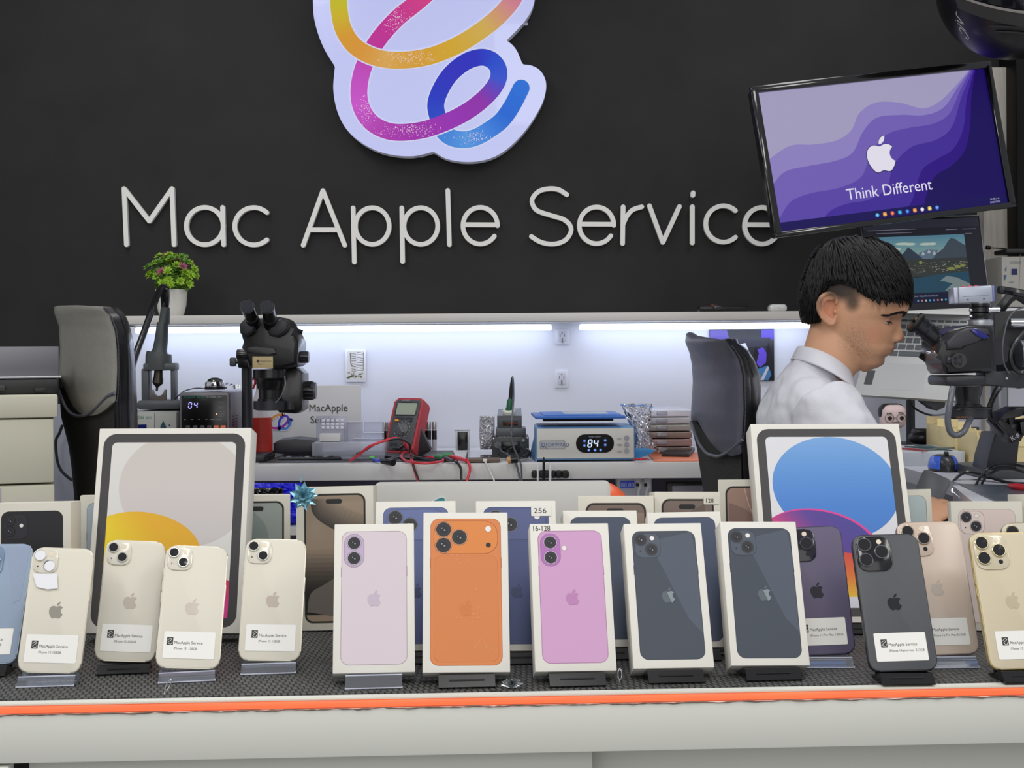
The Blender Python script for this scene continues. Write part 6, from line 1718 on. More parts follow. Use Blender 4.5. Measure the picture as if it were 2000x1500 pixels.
# cable clip on the bench edge
t = thing('cable_organiser', 'black rubber cable clip stuck on the bench edge holding three plugs', 'cable clip', P(1074, 934, 3.395))
b_ = MB()
for (x0_, x1_) in ((1038, 1049), (1052, 1073.5), (1077, 1085), (1085.5, 1097), (1097.5, 1111)):
    a, c_ = P(x0_, 926, 3.39), P(x1_, 926, 3.39)
    b_.box(((a.x + c_.x) / 2, 3.389, a.z), (c_.x - a.x, .018, 15 * 3.39 / F_PX), .005, seg=3)
a, c_ = P(1040, 926, 3.396), P(1109, 926, 3.396); b_.box(((a.x + c_.x) / 2, 3.396, a.z), (c_.x - a.x, .007, 13 * 3.39 / F_PX), .002)
b_.build('clip_body', BLKR, t)
for (x, y0_, mt_, r_) in ((1050.5, 907, WHP, 2.0), (1062, 893, BLK, 2.6), (1074.5, 903, WHP, 2.6)):
    MB().tube([P(x, y0_ + 1, 3.386), P(x, y0_ + 14, 3.386), P(x, 945, 3.384)], [r_ * .0009, r_ * .0012, r_ * .0011], 8)
    MB().tube([P(x, y0_, 3.380), P(x, y0_ + 10, 3.380), P(x, 934, 3.381), P(x - .5, 948, 3.383)], [.5 * r_ / F_PX * 3.4, r_ / F_PX * 3.4, r_ / F_PX * 3.4, .6 * r_ / F_PX * 3.4], 10).build('plug', mt_, t)

# clear zip bag, drawers, notebook, rubber bands, blue pad
g = bag([(1212, 788), (1222, 812), (1238, 850), (1236, 886), (1274, 789), (1270, 830), (1266, 846), (1290, 884)], 3.60, .05, None, None, None, seed=9)
t = thing('zip_bag', 'crumpled clear zip bag with a blue seal, right of the separator', 'bag', P(1255, 886, 3.6))
g.build('film', clear('bag_film', (236, 239, 250), .34, .2), t, smooth=False)
MB().tube([P(1212, 791, 3.59), P(1232, 793, 3.585), P(1255, 791, 3.585), P(1275, 795, 3.59)], .0014, 6).build('blue_seal', mat('seal_blue', (96, 150, 220), .4), t)
t = extr([(1238, 889), (1270, 887), (1281, 880), (1262, 876), (1238, 878)], 3.46, 3.50, .001)
zfit(t, ZD + .0006); solo(t, 'blue_pad', mat('pad_blue', (54, 132, 190), .45), 'flat blue pad under the clear zip bag', 'pad')
t = thing('drawer_unit', 'low clear drawer stack with brown trays, left of the right office chair', 'drawers', Vector((P(1310, 885, 3.7).x, 3.75, ZD)))
brs = [(106, 84, 76), (150, 120, 116), (128, 108, 100), (146, 142, 138), (176, 176, 182), (206, 208, 220)]
ys = [885, 872, 856, 842, 828, 814, 799]
for i in range(6):
    b_ = px_box(1268, 1352, ys[i + 1] + 1.2, ys[i], 3.66, .26, .002)
    if i == 0: zfit(b_, ZD + .0006)
    d_ = b_.build('drawer', mat('drawer_%d' % i, brs[i], .3, coat=.4, var=.15, scale=25, stretch=(.5, 1, 6)), t)
    px_box(1283, 1303, (ys[i] + ys[i + 1]) / 2 - 3, (ys[i] + ys[i + 1]) / 2 + 4, 3.656, .005, .001).build('drawer_pull', FR2, d_)
t = thing('notebook', 'closed black notebook lying on the orange mat', 'notebook', onz(1325, 893, ZD))
q = [onz(1293, 894, ZD), onz(1346, 895, ZD), onz(1357, 883, ZD), onz(1306, 882, ZD)]
MB().prism([(v.x, v.y) for v in q], ZD + .003, ZD + .0125, bev=.0015).build('cover', mat('cover_black', (40, 38, 40), .4), t)
b_ = MB(); q0 = onz(1252, 903, ZD); 
for k_ in range(4):
    c0 = Vector((q0.x + (k_ - 1.5) * .006, q0.y - .002 + .004 * (k_ % 2), ZD + .003)); r_ = .0075 + .002 * (k_ % 2)
    b_.tube([c0 + Vector((r_ * math.cos(a) * (1 + .2 * math.sin(3 * a)), r_ * math.sin(a) * .7, .002 + .0045 * abs(math.sin(a + k_)))) for a in np.linspace(0, 2 * PI, 24, endpoint=False)], .0011, 6, closed=True)
solo(b_, 'rubber_bands', mat('band_red', (196, 52, 62), .45), 'tangle of red rubber bands on the bench edge right of the separator', 'rubber bands')['kind'] = 'stuff'

# under the bench: power unit, orange disc, dark frame, blue bag, white computer lid
YU = 3.52
t = thing('power_strip', 'white power unit with a blue display and plugged cables, under the bench', 'power strip', P(1240, 962, YU))
px_box(1205, 1273, 932, 975, YU, .06, .004).build('housing', mat('strip_white', (206, 206, 216), .4), t)
px_box(1212, 1239, 939, 954, YU - .002, .003, .0006).build('blue_display', mat('strip_blue', (40, 60, 160), .3, emit=.25), t)
for x in (1247, 1263): px_box(x - 5, x + 4, 944, 950, YU - .001, .002, .0004).build('socket_hole', BLK, t)
for x in (1248, 1264):
    MB().tube(catmull([P(x, 940, YU - .02), P(x + 3, 948, YU - .03), P(x - 1, 960, YU - .03), P(x - 2, 985, YU - .02)], 6), .0035, 8).build('plugged_cable', WHP, t)
    MB().box(tuple(P(x - 1, 939, YU - .008)), (.013, .018, .011), .003).build('plug', WHP, t)
S = MB(); S.text('VOLTAGE', 0, 0, 3, (200, 90, 100), .3, 'C'); S.text('88:88', -14, -16, 8.5, (200, 215, 250), 9, 'C'); art_on(S, 1239, 935, YU - .0005, 'strip_print', t)
c0 = P(1170, 939, 2.16); zr_ = P(1192, 1170, 2.02).z - .0065; rz_ = (c0.z - zr_) / 2; b_ = MB().ball((c0.x, 2.16, zr_ + rz_), (75 * 2.16 / F_PX, .05, rz_), 18)
solo(b_, 'orange_tub', mat('disc_orange', (232, 96, 44), .35), 'rounded orange tub peeping out behind the right corner of the white laptop lid', 'tub')
px0 = thing('framed_screen', 'black framed grey screen lying under the bench, left of the right chair', 'screen', P(1345, 985, YU))
px_box(1303, 1400, 941, 1000, YU + .02, .02, .002).build('frame', BLK, px0); px_box(1313, 1400, 948, 1000, YU + .018, .003).build('glass', mat('grey_pane', (150, 146, 160), .3), px0)
g = bag([(470, 943), (470, 1026), (592, 943), (600, 1026)], 3.345, .07, None, None, None, seed=4, floor=False)
for v in g.v: pass
solo(g, 'blue_bag', mat('bag_blue', (28, 30, 210), .4), 'vivid blue plastic bag under the bench, right of the left tablet box', 'bag', smooth=False)
g = bag([(480, 953), (480, 1030), (553, 957), (565, 1030)], 3.30, .03, None, None, None, seed=5, floor=False)
solo(g, 'black_bag', mat('bag_black', (20, 20, 22), .25, coat=.4), 'crumpled black plastic bag in front of the blue bag', 'bag', smooth=False)
# white computer lid with stickers, standing behind the cartons
YC = 2.02
t = thing('laptop', 'open white laptop seen from behind, with a teal sticker, behind the blue phone cartons', 'laptop', Vector((P(962, 1100, YC).x, YC, ZM)))
p0, p1 = P(733, 1170, YC), P(1192, 939, YC)
b_ = MB(); w_, h_ = p1.x - p0.x, p1.z - p0.z
LM = Matrix.Translation(((p0.x + p1.x) / 2, YC, (p0.z + p1.z) / 2)) @ BL
b_.prism(rrect(w_, h_, .008), -.008, 0, LM, bev=.0015); b_.build('screen_lid', mat('lid_white', (208, 207, 202), .38), t)
MB().prism(rrect(w_, .02, .004), -.2, 0, Matrix.Translation(((p0.x + p1.x) / 2, YC + .002, p0.z - .002)) @ BL, bev=.002).build('keyboard_deck', mat('lid_white'), t)
MB().prism(rrect(w_ + .05, .30, .01), -.012, 0, Matrix.Translation(((p0.x + p1.x) / 2, YC + .17, p0.z - .013)), bev=.002).build('riser_shelf', mat('riser_grey', (90, 90, 92), .5), t)
S = MB()
S.poly([(p[0], p[1]) for p in catmull([(-18, -16, 0), (-13, -2, 0), (2, 8, 0), (14, 8, 0), (18, 0, 0), (17, -16, 0)], 6)], (226, 226, 224), .4)
S.poly([(p[0], p[1]) for p in catmull([(-15, -16, 0), (-9, -2, 0), (4, 5, 0), (12, 5, 0), (14, -2, 0), (11, -12, 0), (2, -12, 0)], 6)], (44, 138, 146), .7)
art_on(S, 855, 978, YC - .001, 'teal_sticker', t)
zl = (YC + .11); 
for sx_ in (-1, 1):
    MB().box(((p0.x + p1.x) / 2 + sx_ * w_ * .45, YC + .17, (p0.z - .026) / 2), (.03, .25, p0.z - .026), .003).build('riser_leg', mat('riser_grey'), t)

# ================================================================== small things on the counter
def bow(cx, cy, Y, R_, lb, mt_, squash=1.0, seed=1, zfloor=None):
    r = random.Random(seed); o = P(cx, cy, Y); b_ = MB()
    for ring, (n, rad, el) in enumerate(((9, 1.0, 5), (8, .80, 30), (6, .55, 55), (3, .3, 80))):
        for i in range(n):
            a = 2 * PI * (i + ring * .4) / n + r.uniform(-.12, .12); e = math.radians(el + r.uniform(-7, 7))
            d = Vector((math.cos(a) * math.cos(e), -math.sin(e), math.sin(a) * math.cos(e) * squash)); sd = d.cross(Vector((0, 1, 0.01))).normalized() * R_ * .27
            tip = o + d * R_ * rad; mid = o + d * R_ * rad * .5; up = Vector((0, -1, 0)) * R_ * .16
            b_.add([o, mid + sd + up, tip, mid - sd + up, mid + sd * .9 - up * .4, mid - sd * .9 - up * .4], [(0, 1, 2), (0, 2, 3), (0, 4, 2), (0, 2, 5), (1, 4, 2), (3, 2, 5)])
    if zfloor is not None:
        for v in b_.v: v.z = max(v.z, zfloor + .0004)
    return b_
BOWM = mat('foil_aqua', (136, 190, 206), .25, metal=.35, var=.4, scale=30)
b_ = bow(593, 969, 1.826, 30 * 1.8 / F_PX, '', None, seed=2)
b_.tube([P(588, 942, 1.826), P(588, 925, 1.83)], .0006, 5)
solo(b_, 'gift_bow', BOWM, 'shiny blue green gift bow on the corner of the titanium phone carton', 'bow', smooth=False)
q = onz(1000, 1343, ZM); b_ = bow(1000, 1334, q.y, 23 * q.y / F_PX, '', None, squash=.45, seed=6, zfloor=ZM)
solo(b_, 'gift_bow', mat('foil_silver', (200, 204, 206), .2, metal=.85, var=.3, scale=30), 'small silver gift bow on the mat beside the orange carton', 'bow', smooth=False)
for (x, y, lean, lb) in ((323, 1357, .45, 'bent silver wire hook at the counter edge, lower left below the white phones'), (1214, 1336, .0, 'small silver wire hook at the counter edge between the pink and slate cartons')):
    q = onz(x - 3, y, ZM + .001); kx = q.y / F_PX; pts = []
    for i in range(17):
        a = -PI / 2 + .35 + (2 * PI - .7) * i / 16
        pts.append((3.6 * math.cos(a), 17 + 11 * math.sin(a)))
    pts = [(0, -1)] + [(-p[0], p[1]) for p in pts]
    b_ = MB().tube([Vector((q.x + (a + b1 * lean) * kx, q.y + .002, q.z + (b1 + 1) * kx)) for a, b1 in pts], .0007, 8)
    solo(b_, 'wire_hook', CHROME, lb, 'pin')
# ================================================================== RIGHT SIDE: laptop on its stand
def quad_pose(c, w, h, **k): return pose(c, w, h, **k)
LG = mat('laptop_silver', (206, 207, 206), .4, metal=.1)
Yl = 3.45
Ms, sw, shh = pose([(1681, 430), (1911, 417), (1936, 601), (1699, 608)], .325, .24, tilt=6, st=8, sy=12, sr=8, ss=.2, Y0=3.7)
Md, dw, dh = pose([(1706, 613), (1944, 613), (1893, 786), (1672, 768)], .325, .24, tilt=40, st=25, sy=25, sr=15, ss=.1, Y0=3.55)
t = thing('laptop', 'white laptop open on a stand, its screen showing a mountain lake, behind the man', 'laptop', Md)
b_ = MB().prism(rrect(sw, shh, .008), -.006, 0, None, bev=.001)
for v in b_.v: v.xyz = Ms @ v
b_.build('screen_lid', mat('lid_dark', (30, 31, 38), .35), t)
b_ = MB(); 
for (cx, cy, w_, h_) in ((0, shh / 2 - .0012, sw, .0024), (sw / 2 - .001, 0, .002, shh), (-sw / 2 + .001, 0, .002, shh), (0, shh / 2 + .003, sw * .3, .006)): b_.box((cx, cy, -.002), (w_, h_, .006), .0006)
for v in b_.v: v.xyz = Ms @ v
b_.build('lid_rim', mat('rim_silver', (150, 150, 156), .3, metal=.6), t)
W, H = sw / 2, shh / 2
S = MB(); z = .0002
def uv(u, v): return (-W + u * sw, H - v * shh)
def pq(pts, col, zz): S.poly([uv(*p) for p in pts], col, zz)
pq([(.012, .03), (.988, .03), (.988, .93), (.012, .93)], (34, 35, 44), z)
pq([(.012, .03), (.988, .03), (.988, .12), (.012, .12)], (44, 44, 56), 2 * z)
S.text('YouTube', *uv(.06, .245), .004, (200, 70, 80), 3 * z)
for i, (u, v, w_) in enumerate(((.05, .13, .40), (.12, .165, .3), (.70, .15, .10), (.84, .15, .12), (.86, .20, .06))): S.poly(rrect(sw * w_, .0013, .0004, *uv(u + w_ / 2, v)), (120, 120, 134), 3 * z)
x0_, y0_, x1_, y1_ = .125, .205, .85, .82
def im(u, v): return (x0_ + (x1_ - x0_) * u, y0_ + (y1_ - y0_) * v)
for k_ in range(8): pq([im(0, k_ / 8 * .42), im(1, k_ / 8 * .42), im(1, (k_ + 1) / 8 * .42), im(0, (k_ + 1) / 8 * .42)], (84 + k_ * 7, 128 + k_ * 5, 148 + k_ * 1), 3 * z)
for (u, v, r_) in ((.28, .13, .09), (.36, .14, .07), (.55, .15, .08), (.62, .15, .05), (.20, .22, .06)): S.poly([uv(im(u + a, 0)[0], im(0, v + b1)[1]) for a, b1 in ell(0, 0, r_, .024, 12)], (176, 190, 180), 3.4 * z)
pq([im(u, v) for u, v in ((.18, .42), (.24, .34), (.30, .26), (.335, .19), (.36, .22), (.42, .30), (.50, .42))], (48, 60, 76), 4 * z)
pq([im(u, v) for u, v in ((.40, .40), (.47, .29), (.52, .27), (.57, .24), (.62, .26), (.68, .26), (.74, .42))], (92, 110, 128), 3.8 * z)
for (u, v) in ((.50, .29), (.57, .26), (.63, .29), (.68, .28)): pq([im(u - .02, v + .05), im(u, v - .015), im(u + .02, v + .03), im(u + .005, v + .06)], (168, 178, 184), 3.9 * z)
pq([im(u, v) for u, v in ((.60, .42), (.66, .32), (.74, .24), (.80, .12), (.84, .06), (.89, .08), (.94, .14), (1, .20), (1, .42))], (62, 72, 84), 4.2 * z)
pq([im(0, .41), im(1, .41), im(1, .72), im(0, .72)], (52, 58, 56), 4.5 * z)
rr_ = random.Random(5)
for i in range(150):
    u, v = rr_.uniform(.18, 1), rr_.uniform(.46, .66); a, b1 = rr_.uniform(.008, .025), rr_.uniform(.004, .010)
    pq([im(u, v), im(min(u + a, 1), v - .003), im(min(u + a, 1), v + b1), im(u, v + b1)], rr_.choice(((120, 118, 110), (150, 140, 128), (84, 92, 84), (60, 70, 60), (170, 160, 146))), (4.7 + i * .002) * z)
for (u, v, r_) in ((.80, .60, .05), (.94, .55, .03), (.88, .57, .035), (.46, .47, .02)): pq([im(min(u + a, 1), v + b1) for a, b1 in ell(0, 0, r_, .03, 10)], (128, 134, 70), 5.4 * z)
pq([im(0, .70), im(.3, .74), (im(.5, .72)), im(.7, .68), im(1, .66), im(1, 1), im(0, 1)], (36, 72, 92), 5.6 * z)
pq([im(.74, .72), im(.86, .76), im(1, .88), im(1, .98), im(.70, .98), im(.80, .86), im(.66, .80)], (118, 132, 134), 5.8 * z)
pq([(.012, .83), (.988, .83), (.988, .93), (.012, .93)], (18, 24, 52), 6 * z)
S.text('QUEENSTOWN - WELCOME TO PARADISE', *uv(.30, .865), .0042, (150, 156, 180), 7 * z, sx=.8)
for i in range(9): S.poly(ell(*uv(.40 + i * .033, .905), .0028, n=8), ((90, 140, 200), (200, 120, 90), (180, 180, 190), (70, 160, 190))[i % 4], 7 * z)
for v in S.v: v.xyz = Ms @ v
S.build('screen', ink('laptop_screen', .3, emit=.8, spec=.15), t, smooth=False)
b_ = MB().prism(rrect(dw, dh, .010), -.014, 0, None, bev=.002)
for v in b_.v: v.xyz = Md @ v
b_.build('keyboard_deck', LG, t)
W, H = dw / 2, dh / 2
kb = MB(); km = mat('key_grey', (96, 102, 106), .5)
rows = [(.055, .035, 14), (.115, .065, 14), (.195, .07, 13), (.275, .07, 13), (.355, .07, 12), (.435, .07, 11)]
t_keys = []
for ri, (v0, hh, n) in enumerate(rows):
    for i in range(n):
        u0 = .06 + .88 * i / n; u1 = .06 + .88 * (i + 1) / n - .012
        if ri == 5:
            if 3 < i < 7: continue
            if i == 3: u1 = .06 + .88 * 7 / n - .012
        x_, y_ = -W + (u0 + u1) / 2 * dw, H - (v0 + hh / 2 + .02) * dh
        kb.box((x_, y_, .0012), ((u1 - u0) * dw, (hh - .012) * dh, .0022), .0006, seg=1)
for v in kb.v: v.xyz = Md @ v
tag(kb.build('keys', km, t, smooth=False), kind='stuff')
b_ = MB().prism(rrect(dw * .40, dh * .31, .004, -W + dw * .38, H - dh * .76), -.0004, .0004)
for v in b_.v: v.xyz = Md @ v
b_.build('trackpad', mat('pad_pale', (196, 197, 198), .35), t)
b_ = MB().prism(rrect(dw * .07, dh * .17, .001, -W + dw * .10, H - dh * .79), -.0004, .0005)
for v in b_.v: v.xyz = Md @ v
b_.build('info_sticker', mat('spec_black', (70, 72, 74), .4), t)
# hinge bar between deck and screen
ha, hb_ = [Md @ Vector((s1 * W * .97, H, -.004)) for s1 in (-1, 1)]; la, lb2 = [Ms @ Vector((s1 * sw / 2 * .97, -shh / 2, -.003)) for s1 in (-1, 1)]
b_ = MB(); b_.add([ha, hb_, lb2, la, ha + Vector((0, .01, 0)), hb_ + Vector((0, .01, 0)), lb2 + Vector((0, .01, 0)), la + Vector((0, .01, 0))], [(0, 1, 2, 3), (7, 6, 5, 4), (0, 4, 5, 1), (1, 5, 6, 2), (2, 6, 7, 3), (3, 7, 4, 0)])
b_.build('hinge', mat('hinge_white', (216, 216, 214), .4), t)
# stand of the laptop
c0 = Md @ Vector((.02, -.02, -.02))
t2 = thing('laptop_stand', 'dark metal arm holding up the white laptop at the right', 'stand', Vector((c0.x, 3.85, ZD)))
MBR = mat('stand_dark', (44, 46, 50), .4)
b_ = MB().box((0, -.01, -.020), (dw * .7, dh * .8, .008), .002)
for v in b_.v: v.xyz = Md @ v
b_.build('support_plate', MBR, t2)
pe = P(1822, 792, c0.y + .02)
MB().tube([c0, Vector((c0.x, c0.y + .10, c0.z - .04)), Vector((c0.x + .03, 3.88, ZD + .14)), Vector((c0.x + .03, 3.88, ZD + .012))], .012, 12).build('arm', MBR, t2)
MB().box((c0.x + .03, 3.88, ZD + .007), (.16, .14, .012), .003).build('base', MBR, t2)
extr([(1795, 778), (1848, 782), (1846, 795), (1832, 802), (1820, 798), (1812, 788)], Md.translation.y - .03, Md.translation.y + .02, .003).build('hinge_bracket', mat('bracket_grey', (84, 88, 96), .4), t2)

# figurine, headphones case, white box with tweezers, crates, mouse
YG = 3.50
kx = YG / F_PX; o = P(1744, 860, YG); o.z = ZD + .0
# shelf box for the figurine
t = thing('white_carton', 'flat white box on the right bench with tweezers lying on top', 'box', P(1820, 915, 3.22))
b_ = px_box(1700, 1885, 882, 915, 3.22, .26, .002); zt_ = max(v.z for v in b_.v); zfit(b_, ZD + .0006); b_.build('carton_shell', mat('box_cool', (200, 206, 214), .5), t)
for i, (x0_, y0_, x1_, y1_, c_) in enumerate(((1768, 872, 1860, 880, (70, 96, 100)), (1760, 876, 1812, 881, (180, 60, 70)), (1785, 869, 1845, 876, (90, 110, 110)), (1800, 880, 1872, 874, (120, 130, 130)))):
    a, b1 = onz(x0_, y0_, zt_ + .003), onz(x1_, y1_, zt_ + .003)
    bb = MB().tube([a, (a + b1) / 2 + Vector((0, 0, .001)), b1], [.0022, .003, .0012], 6)
    solo(bb, 'tweezers', mat('tweezer_%d' % i, c_, .35, metal=.4), ('long steel tweezers nearest the figurine on the flat white box', 'red handled tweezers at the left front of the flat white box', 'dark tweezers at the back of the flat white box', 'pale steel tweezers pointing right on the flat white box')[i], 'tweezers')
o = Vector((P(1744, 870, 3.55).x, 3.55, ZD)); kx = 3.55 / F_PX
t = thing('toy_figure', 'small big headed toy figure with round glasses, behind the right tablet box', 'figurine', o)
SK = mat('toy_skin', (226, 202, 200), .45)
hz = P(0, 826, 3.55).z
hd = MB().box((o.x, 3.55, hz), (48 * kx, 42 * kx, 46 * kx), 15 * kx, seg=5); hd.build('head', SK, t)
MB().box((o.x - 1 * kx, 3.555, hz + 8 * kx), (51 * kx, 40 * kx, 34 * kx), 15 * kx, seg=4).build('hair', mat('toy_hair', (26, 24, 30), .5), t)
MB().box((o.x, 3.56, (ZD + hz - 20 * kx) / 2 + .002), (22 * kx, 16 * kx, hz - 20 * kx - ZD), .008, seg=3).build('torso', mat('toy_suit', (44, 44, 54), .6), t)
for sx_ in (-1, 1):
    ex = o.x + sx_ * 11.5 * kx - 1 * kx; fy = 3.55 - 21.5 * kx
    MB().cyl(Vector((ex + 1.5 * kx, fy + .002, hz - 3 * kx)), Vector((ex + 1.5 * kx, fy - .001, hz - 3 * kx)), 4.0 * kx, n=20).build('eye', BLK, t)
    MB().tube([Vector((ex + 8.6 * kx * math.cos(a), fy - .002, hz - 3 * kx + 8.6 * kx * math.sin(a))) for a in np.linspace(0, 2 * PI, 28, endpoint=False)], .0009, 6, closed=True).build('glasses_rim', mat('wire_rim', (130, 116, 116), .3, metal=.6), t)
    MB().tube([Vector((ex - 5 * kx, fy - .001, hz + 7 * kx + sx_ * 1 * kx)), Vector((ex + 5 * kx, fy - .001, hz + 7 * kx))], .0013, 6).build('eyebrow', mat('toy_hair'), t)
MB().tube([Vector((o.x - 3 * kx, 3.55 - 22 * kx, hz - 2 * kx)), Vector((o.x + 1.5 * kx, 3.55 - 22.5 * kx, hz - 2 * kx))], .0009, 6).build('glasses_bridge', mat('wire_rim'), t)
MB().tube([Vector((o.x - 6 * kx, 3.55 - 21.5 * kx, hz - 12 * kx)), Vector((o.x, 3.55 - 22 * kx, hz - 11 * kx)), Vector((o.x + 6 * kx, 3.55 - 21.5 * kx, hz - 12 * kx))], .0010, 6).build('moustache', mat('toy_hair'), t)
# headset
t = thing('headphones', 'folded black headphones on the right bench behind the flat white box', 'headphones', Vector((P(1810, 872, 3.62).x, 3.65, ZD)))
YH = 3.62; kh = YH / F_PX
for (x, y, rx, ry) in ((1800, 855, 26, 15), (1835, 853, 21, 15)):
    q = P(x, y, YH if x < 1820 else YH - .03); MB().ball((q.x, q.y, q.z), (rx * kh, .035, ry * kh), 12).build('ear_cushion', mat('cushion_black', (26, 26, 30), .35), t)
px_box(1789, 1838, 838, 850, YH - .02, .05, .006).build('headband', mat('headband_black', (34, 34, 38), .4), t)
q = P(1812, 870, YH); MB().tube([Vector((q.x - .03, YH, ZD + .004)), Vector((q.x, YH, ZD + .012)), Vector((q.x + .04, YH, ZD + .004))], .006, 8).build('yoke', BLK, t)
# wooden crates
WD = mat('pale_plywood', (232, 214, 160), .55, var=.06, scale=8, stretch=(1, 1, 6))
WDD = mat('plywood_slot', (150, 128, 84), .6)
def crate(x0_, x1_, y0_, y1_, Y, dep, lb, marks, label=None):
    t = thing('wooden_organiser', lb, 'organiser', Vector((P((x0_ + x1_) / 2, y1_, Y).x, Y + dep / 2, ZD)))
    a, c_ = P(x0_, y1_, Y), P(x1_, y0_, Y); zt = c_.z; th = .004; zb_ = ZD + .0006
    MB().box(((a.x + c_.x) / 2, Y, (zb_ + zt) / 2), (c_.x - a.x, th, zt - zb_), .0006).build('front_board', WD, t)
    MB().box(((a.x + c_.x) / 2, Y + dep, (zb_ + zt) / 2 + .012), (c_.x - a.x, th, zt - zb_ + .024), .0006).build('back_board', WD, t)
    for xx in (a.x + .002, (a.x + c_.x) / 2, c_.x - .002): MB().box((xx, Y + dep / 2, (zb_ + zt) / 2 + .004), (th, dep - .005, zt - zb_ + .006), .0006).build('divider', WD, t)
    MB().box(((a.x + c_.x) / 2, Y + dep / 2, zb_ + .003), (c_.x - a.x - .004, dep - .004, .004)).build('floor_board', WD, t)
    for (mx, my, mw_, mh_) in marks: px_box(mx, mx + mw_, my, my + mh_, Y - .0035, .002).build('slot_mark', WDD, t)
    if label: px_box(*label, Y - .0038, .002).build('paper_label', mat('paper_white', (224, 228, 236), .5), t)
    return t
crate(1838, 1868, 836, 884, 3.45, .12, 'pale plywood organiser half hidden behind the microscope lens, left one', [(1862, 850, 1, 20)])
crate(1866, 1908, 843, 896, 3.30, .14, 'pale plywood organiser with a small white paper label, right bench', [(1886, 860, 1.5, 18)], (1872, 1882, 846, 860))
crate(1909, 1936, 850, 903, 3.16, .14, 'tall pale plywood organiser touching the silver microscope post', [(1914, 868, 2.5, 20)])
crate(1982, 2060, 838, 894, 3.30, .14, 'pale plywood organiser at the right edge behind the microscope base', [(1990, 872, 14, 1.5)])
for i, (x, y, r_) in enumerate(((1890, 838, 7), (1903, 834, 9))):
    q = P(x, y, 3.38); bb = MB().cyl(q, q - Vector((0, 0, .02)), r_ * 3.38 / F_PX, n=20); bb.cyl(q - Vector((0, 0, .02)), Vector((q.x, q.y, ZD + .009)), r_ * .6 * 3.38 / F_PX, n=16)
    solo(bb, 'screwdriver_handle', mat('grip_dark', (60, 62, 68), .4), ('short dark tool handle standing in the labelled plywood organiser', 'taller dark tool handle standing in the labelled plywood organiser')[i], 'tool')
# mouse
q = onz(1851, 921, ZD); kx = q.y / F_PX
t = thing('computer_mouse', 'black mouse with bright blue sides on the right bench', 'mouse', q)
ms = MB()
def msf(u, v):
    a = 2 * PI * u; e = PI / 2 * v
    r = 1 - .10 * math.cos(2 * a)
    return Vector((q.x + 30 * kx * math.cos(a) * math.cos(e) ** .55 * r, q.y + .03 + .045 * math.sin(a) * math.cos(e) ** .55 * r, ZD + .001 + 31 * kx * math.sin(e) ** .8))
ms.grid(msf, 40, 14, closeu=True)
ms.add([msf(i / 40, 0) for i in range(40)], [list(range(39, -1, -1))])
ms.build('shell', mat('mouse_black', (40, 42, 46), .35, coat=.2), t, angle=60)
for (u0, u1) in ((.80, 1.08), (.42, .66)):
    sd = MB(); sd.grid(lambda u, v: q + ((msf((u0 + (u1 - u0) * u) % 1, .05 + .62 * v) - q) * 1.03), 12, 8)
    sd.build('blue_side', mat('mouse_blue', (62, 108, 226), .3, coat=.3), t, angle=60)
MB().cyl(Vector((q.x - .004, q.y + .01, ZD + .036)), Vector((q.x + .004, q.y + .01, ZD + .036)), .006, n=16).build('scroll_wheel', BLKR, t)

# ================================================================== RIGHT MICROSCOPE
YR = 2.55
t = thing('trinocular_microscope', 'black microscope with a silver camera on top, before the seated man', 'microscope', Vector((P(1955, 925, 2.95).x, 2.95, ZD)))
extr([(1841, 655), (1852, 647), (1864, 641), (1889, 635), (1936, 636), (1943, 648), (1944, 722), (1936, 727), (1850, 731), (1844, 724), (1841, 708), (1836, 694), (1830, 686), (1832, 672), (1836, 664)], YR, YR + .11, .008, 3).build('scope_head', SCM, t)
extr([(1848, 668), (1866, 650), (1892, 640), (1930, 642), (1937, 656), (1905, 662), (1880, 682), (1850, 684)], YR - .006, YR + .01, .005, 3).build('facet_panel', mat('facet_satin', (48, 48, 54), .4), t)
extr([(1895, 644), (1906, 641), (1926, 652), (1934, 660), (1922, 662), (1908, 656)], YR - .0085, YR, .001).build('blue_sheen_panel', mat('blue_gloss', (24, 24, 120), .12, coat=.6), t)
def ep2(A_, B_, ra, rb, Yk):
    d = (A_ - B_).normalized(); L_ = (A_ - B_).length; kx = Yk / F_PX
    e = MB().tube([B_, B_ + d * L_ * .18, B_ + d * L_ * .20, B_ + d * L_ * .55, B_ + d * L_ * .57, B_ + d * L_ * .88], [rb * .9 * kx, rb * .9 * kx, rb * kx, rb * kx, rb * .88 * kx, rb * .95 * kx], 28)
    pe_ = e.build('eyepiece', SCM, t)
    c_ = MB().tube([B_ + d * L_ * .84, B_ + d * L_ * .90, A_ - d * .003, A_], [rb * kx, ra * kx, ra * 1.08 * kx, ra * kx], 28); c_.build('eyecup', BLKR, pe_)
    for f_ in (.25, .48, .70):
        MB().tube([B_ + d * L_ * f_, B_ + d * L_ * (f_ + .03)], [rb * 1.05 * kx] * 2, 28).build('grip_ring', mat('ring_blueblack', (24, 24, 48), .3), pe_)
    MB().tube([A_ - d * .001, A_ + d * .0004], [ra * kx * .8] * 2, 24).build('eye_lens', mat('lens_sheen'), pe_)
ep2(P(1783, 630, YR + .035), P(1838, 673, YR + .035), 18.5, 15, YR)
ep2(P(1789, 624, YR + .095), P(1842, 665, YR + .095), 17, 14, YR)
q = P(1826, 688, YR + .04); MB().box(tuple(q), (.018, .05, .007), .002).build('chrome_clip', CHROME, t)
kx = YR / F_PX
kb_ = MB().cyl(P(1873, 704, YR + .01), P(1873, 704, YR - .018), 14.5 * kx, n=32); kb_.build('zoom_knob', SCM2, t)
kk_ = MB()
